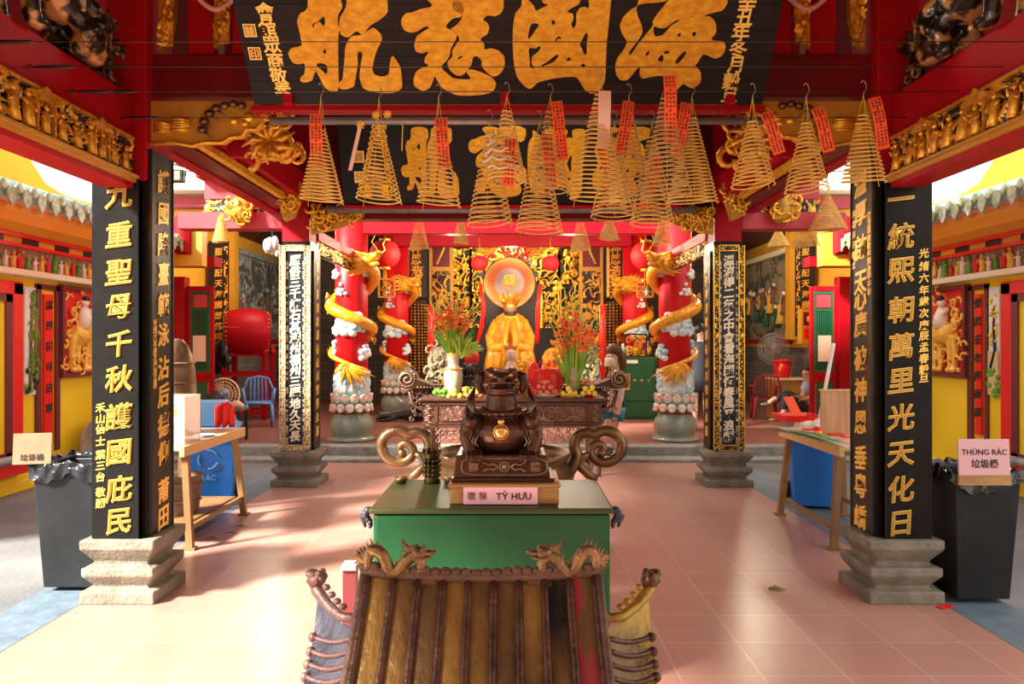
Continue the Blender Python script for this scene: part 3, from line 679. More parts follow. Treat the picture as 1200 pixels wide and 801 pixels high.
# ------------------------------------------------------------ pillars
def base_prof(r0):
    k=r0/.23
    return [(r0,0),(r0,.075),(.17*k,.082),(.17*k,.10),(r0*.97,.17),(r0*.97,.217),(.17*k,.224),(.17*k,.25),(r0,.335),(r0,.39),(.0,.39)]
def chars_col(mb,txt,x,y,zs,u,size,dark=1,light=0,off=.022,sx=1.0,sh=.06,rise=.12):
    for ch,z in zip(txt,zs):
        n=Vector(u).cross(Vector((0,0,1)))
        mb.text(ch,Vector((x,y,z)),u,(0,0,1),size,light,off,.03,sx=sx,shear=sh,rise=rise)
        if dark is not None: mb.text(ch,Vector((x,y,z))+n*size*.03,u,(0,0,1),size,dark,-.006,.02,sx=sx,shear=sh,rise=rise)
def front_pillar(s):
    side=('left','right')[s>0]
    x0,x1=s*2.24,s*2.58; cx=(x0+x1)/2; yc=4.80
    t=thing('inscribed_pillar','square black pillar with gold characters on a tiered stone base, front %s'%side,'pillar',(cx,yc,0))
    m=MB(); m.sqlathe(base_prof(.228)[:-1],(cx,yc,0)); o=m.build('stone_base',M['stone'],t); bevel(o,.008,2)
    m=MB(); m.bb(x0+s*.02,x1-s*.01,4.66,4.96,.39,2.70); m.build('post',M['black'],t)
    m=MB(); xa,xb=s*2.29,s*2.585
    m.bb(xa,xb,4.615,4.655,.392,2.585); m.bb(xa,xa+s*.012,4.605,4.65,.392,2.585); o=m.build('front_board',M['black'],t); bevel(o,.004,1)
    m=MB(); m.bb(s*2.245,s*2.275,4.67,4.975,.392,2.80 if s<0 else 2.84); m.bb(s*2.238,s*2.275,4.668,4.682,.392,2.80); m.bb(s*2.238,s*2.275,4.96,4.975,.392,2.80)
    o=m.build('side_board',M['worn'],t); bevel(o,.004,1)
    m=MB()
    if s<0:
        xx=X(139.5,4.61); ys=[238,273,317,355,405,460,520,578,621][:0]+[233,275,317,360,402,442,489,533,573,612]
        txt='九重聖母千秋護國庇民'
        ys=[228,274,318,359,402,443,487,529,572,610]
        chars_col(m,txt,xx,4.613,[Z(y,4.61) for y in ys],(1,0,0),.168)
        chars_col(m,'禾山信士葉三台敬酬',X(117.5,4.61),4.613,[Z(y,4.61) for y in (477,490,502,516,532,545,558,576,589)],(1,0,0),.062,None)
        yy=[213,250,285,320,356,391,430,462,497,529,573,605]
        m.merge(MB())
        chars_col(m,'護國隆臺範泳沾后德仰莆田',s*2.244,4.83,[Z(y,4.83) for y in yy],(0,1,0),.155,None,sx=1.0)
        chars_col(m,'光緒六年歲次庚辰孟春',s*2.244,4.72,[Z(y,4.75) for y in range(378,458,8)],(0,1,0),.05,None)
    else:
        xx=X(1056,4.61); txt='一統熙朝萬里光天化日'; ys=[232,276,316,362,405,445,488,531,572,612]
        chars_col(m,txt,xx,4.613,[Z(y,4.61) for y in ys],(1,0,0),.168)
        chars_col(m,'光緒六年歲次庚辰孟春穀旦',X(1083,4.61),4.613,[Z(y,4.61) for y in (296,311,325,339,352,366,380,393,406,419,432,442)],(1,0,0),.062,None)
        yy=[215,255,290,330,348,381,418,456,494,535,573,608]
        chars_col(m,'溫厚啟天心廣被神恩垂粵嶠',s*2.244,4.83,[Z(y,4.83) for y in (215,250,289,330,349,379,419,456,494,535,568,605)],(0,-1,0),.165,None,sx=1.05)
        chars_col(m,'會館眾商敬奉同治甲子年',s*2.244,4.72,[Z(y,4.75) for y in range(252,348,9)],(0,-1,0),.05,None)
        chars_col(m,'沐恩弟子敬立',s*2.244,4.93,[Z(y,4.92) for y in range(250,330,12)],(0,-1,0),.05,None)
    m.build('inscription',[M['goldink'],M['golddk']],t)
front_pillar(-1); front_pillar(1)
M['diaper']=mat('cream and gold diaper border',(.80,.68,.42),.4,.2,(.30,.17,.04),60,sharp=(.45,.55),bump=.4)
def rear_pillar(s):
    side=('left','right')[s>0]; x0,x1=s*2.235,s*2.57; cx=(x0+x1)/2; yc=8.52
    t=thing('inscribed_pillar','square pillar with carved gold border board and pale characters, rear %s'%side,'pillar',(cx,yc,0))
    m=MB(); m.sqlathe(base_prof(.26)[:-1],(cx,yc,0)); bevel(m.build('stone_base',M['stone'],t),.008,2)
    m=MB(); m.bb(x0+s*.01,x1-s*.01,8.36,8.70,.39,2.72); m.build('post',M['black'],t)
    z0,z1=.40,2.67; w=.06; a,bx=min(x0,x1),max(x0,x1)
    m=MB(); m.bb(a,bx,8.325,8.36,z0,z1); m.build('front_board',M['navy'],t)
    m=MB()
    for (ox,oz,ww,hh,nx,ny) in ((a,z0,w,z1-z0,8,260),(bx-w,z0,w,z1-z0,8,260),(a+w,z0,bx-a-2*w,w,26,8),(a+w,z1-w,bx-a-2*w,w,26,8)):
        m.bb(ox,ox+ww,8.312,8.33,oz,oz+hh,1)
        carve(m,(ox,8.311,oz),(1,0,0),(0,0,1),ww,hh,nx,ny,.012,3,40,.55)
        for (p,q) in (((ox,oz),(ox,oz+hh)),((ox+ww,oz),(ox+ww,oz+hh))) if hh>ww else (((ox,oz),(ox+ww,oz)),((ox,oz+hh),(ox+ww,oz+hh))):
            m.bar((p[0],8.305,p[1]),(q[0],8.305,q[1]),.010,.010)
    m.build('carved_border',[M['diaper'] if s<0 else M['goldb'],M['diaper'] if s<0 else M['blk']],t)
    m=MB(); n=17; txt='歷俗三千諸石其潮州福州三疆地久天長' if s<0 else '溫涼得二氣之中會看海國恆春風平浪靜'
    zs=[z1-.13-(i+.3)*(z1-z0-.2)/n for i in range(n)]
    cxx=(a+bx)/2
    chars_col(m,txt,cxx,8.32,zs,(1,0,0),.125,None,off=.03)
    rr=random.Random(9)
    for i in range(60):
        zz=rr.uniform(z0+.08,z1-.08)
        for q in (-.095,.095): m.text(rr.choice('之也年春福敬'),(cxx+q,8.322,zz),(1,0,0),(0,0,1),.035,0,.02,.02)
    m.build('inscription',[M['letterw'],M['golddk']],t)
    m=MB(); m.bb(s*2.215,s*2.245,8.40,8.68,.40,2.62); m.build('side_board',M['worn'],t)
    m=MB(); chars_col(m,'河海晏清歌頌德山川毓秀永昌隆',s*2.214,8.54,[2.45-i*.155 for i in range(13)],(0,-s,0),.12,None); m.build('side_inscription',M['goldink'],t)
M['letterw']=mat('cream gold lettering',(.85,.76,.58),.4,.2)
rear_pillar(-1); rear_pillar(1)
# gilt carvings beside rear pillars
for s in (-1,1):
    side=('left','right')[s>0]
    t=thing('gilt_corner_bracket','wide gilt corner bracket with curling leaves at the inner top of the rear %s pillar'%side,'carving',(s*2.0,8.4,2.9))
    m=MB(); pts=[(2.24,3.10),(1.62,3.10),(1.66,3.0),(1.80,2.92),(1.95,2.86),(2.24,2.80)]
    m.prism([(s*x,z) for x,z in pts],(0,8.36,0),(1,0,0),(0,0,1),.06); m.build('board',M['ochre'],t)
    m=MB(); cluster(m,(s*2.08,8.33,2.97),(.30,.06,.22),26,31+s); cluster(m,(s*1.8,8.33,3.02),(.34,.06,.12),22,41+s); cluster(m,(s*1.95,8.33,3.0),(.5,.05,.18),16,51)
    m.build('leaf_scrolls',M['goldb'],t)
    t=thing('gilt_pendant_bracket','round gilt carved pendant on the outer red beam beside the rear %s pillar'%side,'carving',(s*3.02,8.38,3.1))
    m=MB(); m.lathe([(.02,2.92),(.08,2.93),(.11,2.98),(.13,3.08),(.12,3.17),(.08,3.2),(.02,3.2)],(s*3.02,8.38,0),12,sq=1); m.build('drum_block',M['ochre'],t)
    m=MB(); cluster(m,(s*3.02,8.30,3.07),(.24,.08,.24),24,61+s); m.build('leaf_scrolls',M['goldb'],t)
    t=thing('gilt_hanging_bracket','long gilt hanging bracket on the side beam just before the rear %s pillar'%side,'carving',(s*2.3,8.0,3.1))
    m=MB(); m.prism([(-.13,.2),(.13,.2),(.12,.0),(.06,-.16),(-.04,-.2),(-.1,-.02)],(s*2.36,7.9,3.08),(1,0,0),(0,0,1),.09); m.build('board',M['ochre'],t)
    m=MB(); cluster(m,(s*2.36,7.87,3.12),(.26,.07,.2),18,71+s); cluster(m,(s*2.36,7.87,3.0),(.14,.06,.2),10,72+s); m.build('leaf_scrolls',M['goldb'],t)
# ------------------------------------------------------------ side lane buildings (yellow walls)
WX=5.3
def wd(px): return WX*F/abs(600-px)
def wz(px,py): return H+(400-py)/abs(600-px)*WX
def side_wall(s):
    side=('left','right')[s>0]; n=(-s,0,0); u=(0,-s,0)  # u: reading direction along the wall
    def wbox(y0,y1,z0,z1,p0,p1,mb,m=0): mb.bb(s*(WX-p0),s*(WX-p1),y0,y1,z0,z1,m)
    m=MB(); m.bb(s*WX,s*(WX+.2),5.2,11.3,-.1,3.0); struct('wall_'+side,m,M['yellow'])
    m=MB(); m.bb(s*(WX-.03),s*(WX+.01),5.2,9.9,0,.10); m.bb(s*(WX-.015),s*(WX+.01),5.2,9.9,.10,.16); struct('baseboard_'+side,m,M['yellow'])
    m=MB(); m.bb(s*4.55,s*5.5,11.3,11.5,.1,2.45 if False else 3.9,0)
    # door surround at the near end
    t=thing('lane_doorway','red framed yellow doorway in the %s lane wall, cut by the frame edge'%side,'doorway',(s*WX,7.4,0))
    m=MB(); 
    for (a,b_) in ((7.90,8.06),(6.5,6.73)): wbox(a,b_,.22,2.23,.06,-.02,m)
    wbox(6.5,8.06,2.10,2.24,.06,-.02,m); wbox(6.45,8.08,.20,.34,.10,-.02,m); bevel(m.build('red_frame',M['brred'],t),.01,1)
    m=MB(); wbox(7.80,7.90,.34,2.12,.05,-.02,m); wbox(6.73,6.84,.36,2.12,.08,-.02,m); wbox(6.73,7.90,2.02,2.10,.05,-.02,m); wbox(6.73,7.90,.34,.44,.05,-.02,m); m.build('dark_frame',M['purple'],t)
    m=MB(); wbox(6.84,7.80,.44,2.02,.03,-.02,m); m.build('panel',M['yellow'],t)
    m=MB(); m.tube([(s*(WX-.22),6.5,.40),(s*(WX-.22),8.2,.40)],.045,8); m.build('grey_pipe',M['stoned'],t)
    # painted bamboo / plum strip
    t=thing('painted_strip_panel',('tall painted bamboo panel beside the left lane doorway','tall painted plum blossom panel beside the right lane doorway')[s>0],'panel',(s*WX,8.3,1.04))
    y0,y1,z0,z1=wd(27 if s<0 else 1173),wd(40 if s<0 else 1161),1.02,2.2
    m=MB(); wbox(y0,y1,z0,z1,.02,-.01,m); m.build('ground',M['skyart'],t)
    m=MB(); xs=s*(WX-.03); rr=random.Random(4)
    if s<0:
        for k in range(2):
            yy=y0+.07+.08*k; m.tube([(xs,yy,z0+.05),(xs,yy+.02,1.6),(xs,yy+.05,z1-.05)],.014,6,0)
        for k in range(42):
            c=Vector((xs,rr.uniform(y0+.03,y1-.03),rr.uniform(1.2,z1-.06))); a=rr.uniform(-1.2,1.2); q=.11
            m.tube([c,c+Vector((0,math.cos(a)*q*.5,-math.sin(a)*q*.5+.02)),c+Vector((0,math.cos(a)*q,-q*.5))],[.005,.012,.002],4,1)
        for k in range(12): m.ell((xs,rr.uniform(y0,y1),z0+rr.uniform(.03,.3)),(.012,.04,.035),6,1 if k%2 else 2)
    else:
        m.tube([(xs,y1-.05,z0+.3),(xs,y1-.12,1.5),(xs,y0+.08,1.75),(xs,y1-.1,2.0)],[.02,.018,.012,.006],6,2)
        for k in range(36): m.ell((xs,rr.uniform(y0+.02,y1-.02),rr.uniform(1.55,z1-.05)),(.012,.018,.018),6,3)
        for k in range(16): m.ell((xs,rr.uniform(y0,y1),z0+rr.uniform(.0,.28)),(.012,.04,.035),6,1)
        m.bb(xs-.004,xs+.004,y0,y1,z0,1.5,4)
    m.build('painted_plants',[M['goldrust'],M['leaf'],M['blk'],M['lemon'],mat('painted buff ground',(.75,.5,.25),.5)],t)
    # couplet strip between maroon uprights
    pa,pb,pc,pd=((39,47,62,69) if s<0 else (1161,1155,1143,1135))
    t=thing('couplet_board','narrow red couplet board with black characters on the %s lane wall'%side,'sign',(s*WX,8.6,.7))
    m=MB(); wbox(wd(pa)+.02,wd(pb)-.02,.35,2.24,.03,-.01,m); wbox(wd(pc)+.02,wd(pd)-.02,.35,2.24,.03,-.01,m); wbox(wd(pa)+.02,wd(pd)-.02,2.19,2.25,.03,-.01,m); m.build('maroon_frame',M['purple'],t)
    ya,yb=wd(pb)+.035,wd(pc)-.045
    m=MB(); wbox(ya,yb,.55,2.14,.03,-.01,m); m.build('red_board',M['brred'],t)
    m=MB(); 
    chars_col(m,'懿澤猶可沾軍' if s<0 else '瑩慈登在慶而高',s*(WX-.033),(ya+yb)/2,[2.02-.235*i if s<0 else 2.04-.205*i for i in range(6 if s<0 else 7)],u,.11,None,0,off=.03,sx=1.15); m.build('characters',M['ink'],t)
    # relief panel
    ra,rb=((70,107) if s<0 else (1134,1092))
    y0,y1=wd(ra),wd(rb); zt,zb=2.22,1.22
    t=thing('relief_panel',('framed relief of a pale figure riding a yellow beast on red ground, left lane wall','framed relief of a pale standing figure among yellow clouds on red ground, right lane wall')[s>0],'relief',(s*WX,(y0+y1)/2,zb))
    m=MB(); wbox(y0-.05,y0,zb-.3 if False else zb-.04,zt+.05,.07,-.01,m); wbox(y1,y1+.05,zb-.04,zt+.05,.07,-.01,m); wbox(y0,y1,zt,zt+.05,.07,-.01,m); wbox(y0,y1,zb-.04,zb,.07,-.01,m); m.build('maroon_frame',M['purple'],t)
    m=MB(); wbox(y0,y1,zb,zt,.02,-.01,m); m.build('red_ground',M['panelr'],t)
    x=s*(WX-.05); yc=(y0+y1)/2; hh=zt-zb; ww=y1-y0
    m=MB(); 
    def Q(a,b,dx=0): return Vector((x-s*dx,yc+(-s)*a*ww*.5,zb+b*hh))
    m.tube([Q(-.55,.52),Q(-.2,.46),Q(.25,.48),Q(.5,.55)],[.08,.12,.12,.07],10)
    for a in (-.5,-.2,.3,.55): m.tube([Q(a,.45),Q(a*1.1,.28),Q(a,.06)],[.07,.045,.035],8); m.ell(Q(a,.05,.02),(.04,.06,.035),8)
    m.ell(Q(.62,.63),(.05,.09,.08),10); 
    rr=random.Random(3+s)
    sculpt(m.build('yellow_beast',M['relief'],t),.012,1)
    m=MB()
    for k in range(74):
        a=rr.uniform(-.88,.88); b_=rr.uniform(.06,.95)
        if abs(a)<.30 and b_>.45: continue
        cluster(m,Q(a,b_,.01),(.22,.03,.22),1,k+50,0,u)
    m.build('yellow_clouds',M['relief'],t)
    m=MB(); m.tube([Q(0,.55,.03),Q(.02,.68,.05),Q(.04,.80,.04)],[.09,.085,.045],10); m.ell(Q(.05,.86,.05),(.05,.05,.06),10); m.tube([Q(.05,.77,.07),Q(.3,.72,.08),Q(.42,.78,.06)],[.03,.025,.02],7); m.build('pale_rider',M['robew'],t)
    m=MB(); m.ell(Q(.05,.90,.06),(.045,.05,.04),10); m.build('black_hair',M['ink'],t)
    # wall ledges, painted scene frieze, dentils, soffit
    m=MB(); wbox(5.4,11.1,2.30,2.37,.14,-.01,m); bevel(struct('trim_%d'%(60+s),m,M['cream']),.01,1)
    t=thing('scene_frieze','busy painted relief frieze of small figures above the white ledge, %s lane wall'%side,'relief',(s*WX,8.3,2.4))
    m=MB(); wbox(5.4,11.1,2.37,2.62,.03,-.01,m); m.build('ground',M['stucco'],t)
    m=MB(); 
    for k in range(46): figurine(m,(s*(WX-.045),5.5+k*.12,2.375),n,(0,1,0),rr.uniform(.16,.24),k,k%4)
    for k in range(60): cluster(m,(s*(WX-.04),rr.uniform(5.5,11),rr.uniform(2.42,2.6)),(.10,.04,.08),1,k,rr.randrange(4),u)
    m.build('figures',[M['relief'],M['panelr'],M['leaf'],M['robew']],t)
    m=MB(); 
    for k in range(20): wbox(5.4+k*.285,5.4+k*.285+.285,2.63,2.70,.10,-.01,m,k%2)
    o=m.build('trim_%d'%(70+s),[M['ochrew'],M['blk']]); o['kind']='structure'
    m=MB(); wbox(5.4,11.1,2.70,2.735,.16,-.01,m); wbox(5.4,11.1,2.60,2.635,.12,-.01,m); o=m.build('trim_%d'%(75+s),M['brred']); o['kind']='structure'
    m=MB(); m.prism([(0,2.735),(.22,2.735),(.34,2.80),(.38,2.90),(.38,2.97),(0,2.97)],(s*WX,5.4,0),(-s,0,0),(0,0,1),-5.7 if s>0 else 5.7); o=m.build('trim_%d'%(80+s),M['orange']); o['kind']='structure'
    m=MB(); m.prism([(0,2.97),(.40,2.97),(.46,3.05),(0,3.05)],(s*WX,5.4,0),(-s,0,0),(0,0,1),-5.7 if s>0 else 5.7); o=m.build('trim_%d'%(85+s),M['pink']); o['kind']='structure'
    # glazed tile eave
    t=thing('tiled_eave','turquoise glazed tile eave along the top of the %s lane wall'%side,'roof',(s*4.9,8.0,3.05))
    m=MB(); m.add([(s*4.82,5.3,3.05),(s*4.82,10.9,3.05),(s*5.52,10.9,3.27),(s*5.52,5.3,3.27),(s*4.82,5.3,2.99),(s*4.82,10.9,2.99),(s*5.52,10.9,3.21),(s*5.52,5.3,3.21)],[(0,1,2,3),(7,6,5,4),(0,4,5,1),(1,5,6,2),(2,6,7,3),(3,7,4,0)]); m.build('deck',M['glaze'],t)
    for k in range(24):
        y=5.45+k*.232
        m=MB(); m.tube([(s*4.80,y,3.09),(s*5.15,y,3.20),(s*5.5,y,3.31)],.06,8); m.build('tile_row',M['glaze'],t)
        m=MB(); m.prism([(-.07,.02),(-.05,.07),(0,.085),(.05,.07),(.07,.02),(.05,-.05),(0,-.11),(-.05,-.05)],(s*4.785,y+.116,3.02),(0,-s,0),(0,0,1),.02)
        m.lathe([(.0,-.02),(.058,-.02),(.062,0),(.04,.012),(0,.015)],(s*4.79,y,3.09),10,M=Matrix.Rotation(-s*PI/2,3,'Y')); m.build('tile_end',M['glazeg'],t)
    # parapet wall with curved pink mouldings above
    PX=5.55
    def pp(px,py,dx=0): d=PX*F/(600-px); return (d,H+(400-py)/(600-px)*PX)
    crv=[(-60,120),(0,150),(16,166),(22,190),(38,214),(64,230),(106,242)]
    c3=[pp(*p) for p in crv]
    m=MB(); 
    for i in range(len(c3)-1): m.prism([(c3[i][0],3.1),(c3[i+1][0],3.1),c3[i+1],c3[i]],(s*PX,0,0),(0,1,0),(0,0,1),.15*s)
    o=m.build('wall_%s_parapet'%side,M['yellow']); o['kind']='structure'
    t=thing('curved_moulding','curved pink moulding sweeping along the yellow parapet above the %s tiles'%side,'moulding',(s*PX,8,3.4))
    for k,(dz,r,mm) in enumerate(((0,.05,'pink'),(-.11,.04,'cream'),(-.22,.045,'pink'))):
        m=MB(); m.tube([(s*(PX-.03),y,z+dz*(1 if i<5 else .5)) for i,(y,z) in enumerate(c3)],r,8); m.build('moulding_band',M[mm],t)
    # distant flaring ridge
    m=MB(); m.prism([(0,0),(1.6,.05),(2.2,.30),(1.5,.20),(0,.18)],(s*4.2,11.25,4.05),(-s*-1,0,0),(0,0,1),.1 if s>0 else -.1); tag(m.build('roof_ridge',M['cream']),'pale flaring roof ridge beyond the %s lane eave'%side,'roof')
M['greyreld']=mat('dark grey relief ground',(.10,.10,.10),.6)
M['skyart']=mat('painted pale sky ground',(.70,.78,.85),.5,0,(.85,.85,.75),6)
M['stucco']=mat('mossy stucco ground',(.22,.18,.10),.7,0,(.45,.38,.22),14)
side_wall(-1); side_wall(1)

# side wing front wall pieces + hall walls
for s in (-1,1):
    side=('left','right')[s>0]
    m=MB(); m.bb(s*5.30,s*5.9,11.0,11.2,-.1,3.9); m.bb(s*4.55,s*5.30,11.02,11.2,2.72,3.55); o=m.build('wall_%s_wing'%side,M['ochrew']); o['kind']='structure'
    m=MB(); m.bb(s*5.8,s*6.0,11.2,20.2,1.64,4.0); o=m.build('wall_%s_hall'%side,M['ochrew']); o['kind']='structure'
    m=MB(); m.bb(s*5.78,s*6.0,11.2,20.2,-.1,1.56); o=m.build('wall_%s_lower'%side,M['brickw']); o['kind']='structure'
    m=MB(); m.bb(s*5.70,s*6.0,11.2,20.2,1.56,1.65); 
    for k in range(60): m.bb(s*5.72,s*5.8,13+k*.115,13.06+k*.115,1.49,1.56)
    o=m.build('trim_%d'%(90+s),M['ochrew']); o['kind']='structure'
    # pilaster orange board and black couplet
    m=MB(); m.bb(s*5.3,s*5.8,11.2,11.5,2.45,3.85); o=m.build('trim_%d'%(95+s),M['ochrew']); o['kind']='structure'
    m=MB(); m.bb(s*5.55,s*5.8,15.0,15.25,1.65,3.85); o=m.build('trim_%d'%(97+s),M['ochrew']); o['kind']='structure'
    t=thing('couplet_board','tall black board with gold characters on the %s hall wall behind the door leaf'%side,'sign',(s*5.6,14.2,.7))
    m=MB(); m.bb(s*5.35,s*5.72,14.15,14.2,1.0 if s<0 else 1.7,3.5); m.build('board',M['navy'],t)
    m=MB(); chars_col(m,'聖德配天海國慈航同沾',s*5.53,14.145,[3.3-.2*i for i in range(9)],(1,0,0),.15,None,0); carve(m,(min(s*5.35,s*5.42),14.14,1.1 if s<0 else 1.75),(1,0,0),(0,0,1),.07,2.3 if s<0 else 1.7,5,60,.02,4,14,.4); m.build('characters',[M['goldink'],M['navy']],t)
    # mural
    t=thing('wall_mural',('large grey carved relief mural on the left hall wall above the drum','large dark relief mural of robed figures and trees on the right hall wall')[s>0],'mural',(s*5.76,16.9,1.65))
    m=MB(); m.bb(s*5.72,s*5.80,15.3,18.5,1.66,3.45); m.build('ground',M['muralb'] if s>0 else M['greyrel'],t)
    m=MB(); rr=random.Random(8+s); u=(0,-s,0)
    carve(m,(s*5.715,15.35 if s<0 else 18.45,1.7),u,(0,0,1),3.1,1.72,60,36,.05,12+s,3.2,.46)
    m.build('scenery',[M['muralg'] if s>0 else M['greyrel'],M['muralb'] if s>0 else M['greyreld']],t)
    m=MB()
    for k in range(13):
        figurine(m,(s*5.67,15.6+k*.22,1.9+rr.uniform(0,.6)),(-s,0,0),(0,1,0),rr.uniform(.45,.6),k,k%3,3)
    m.build('figures',[M['muralr'],M['relief'] if s>0 else M['greyrel'],M['greend'] if s>0 else M['greyreld'],M['robew'] if s>0 else M['greyrel']],t)
    m=MB(); 
    m.bb(s*5.66,s*5.80,15.22,18.58,3.45,3.56); m.bb(s*5.68,s*5.80,15.22,15.3,1.62,3.5); m.bb(s*5.68,s*5.8,18.5,18.58,1.62,3.5); m.build('frame',M['cream'] if s>0 else M['greyrel'],t)
    m=MB(); m.bb(s*5.66,s*5.80,15.22,18.58,1.56,1.66); m.build('red_sill',M['red'],t)
    # door leaf with green slats
    t=thing('open_door_leaf','red door leaf with green slats and a pink notice, standing open in the %s hall'%side,'door',(s*4.8,11.6,.16))
    x0,x1=s*4.60,s*5.02
    m=MB()
    m.bb(x0,x0+s*.06,11.58,11.63,.17,2.46); m.bb(x1-s*.06,x1,11.58,11.63,.17,2.46)
    for z in (.17,.98,1.06,2.38): m.bb(x0+s*.061,x1-s*.061,11.58,11.63,z,z+.08)
    bevel(m.build('red_frame',M['red'],t),.006,1)
    m=MB(); m.bb(x0+s*.06,x1-s*.06,11.61,11.62,1.14,2.38); m.build('dark_backing',M['blk'],t); m=MB()
    for (a,b_,c,d_) in ((.06,.09,1.14,2.38),(.33,.36,1.14,2.38)): m.bb(x0+s*a,x0+s*b_,11.585,11.60,c,d_)
    for z in (1.14,2.08,2.34): m.bb(x0+s*.06,x1-s*.06,11.583,11.60,z,z+.035)
    for k in range(8): m.bb(x0+s*(.095+k*.03),x0+s*(.110+k*.03),11.588,11.60,1.17,2.09)
    m.build('green_slats',M['greend'],t)
    m=MB(); m.bb(x0+s*.10,x1-s*.10,11.585,11.6,2.13,2.33); m.bb(x0+s*.065,x0+s*.095,11.58,11.59,.25,.98); m.build('upper_panel',M['pinkred'],t)
    m=MB(); m.bb(x0+s*.06,x1-s*.06,11.60,11.62,.25,.98); m.build('lower_green_panel',M['greend'],t)
    m=MB(); m.bb(x0+s*.12,x0+s*.32,11.575,11.583,1.30,1.70); m.build('notice',M['glasspaint'],t)
    m=MB(); m.bb(x1,x1+s*.24,11.5,11.7,.16,2.6); m.bb(x1-s*.5,x1+s*.24,11.4,11.7,2.75,2.9); o=m.build('trim_%d'%(100+s),M['red']); o['kind']='structure'
    # scroll shaped signs high on the wing wall
    t=thing('scroll_plaque',('open book shaped plaque, white and maroon leaves, on the left ochre wall','maroon curved plaque on the right ochre wall')[s>0],'sign',(s*5.3,10.96,3.1))
    for k in (0,1):
        cx=s*(5.12-.29*k); m=MB(); m.grid(lambda a,b,cx=cx:(cx-.13+.26*a,10.97-.05*math.sin(a*PI),2.88+.52*b+.05*math.sin(a*PI)),8,4); m.grid(lambda a,b,cx=cx:(cx+.13-.26*a,11.0,2.88+.52*b),8,4)
        m.build('leaf_panel',M['cream'] if (k==0 and s<0) else M['red'],t)
    m=MB(); chars_col(m,'福德',s*5.12,10.912,[3.28,3.05],(1,0,0),.13,None,0); m.build('characters',M['red'],t)

m=MB(); m.bb(-5.9,5.9,18.6,18.8,-.1,4.0); struct('wall_back',m,M['brickb'])
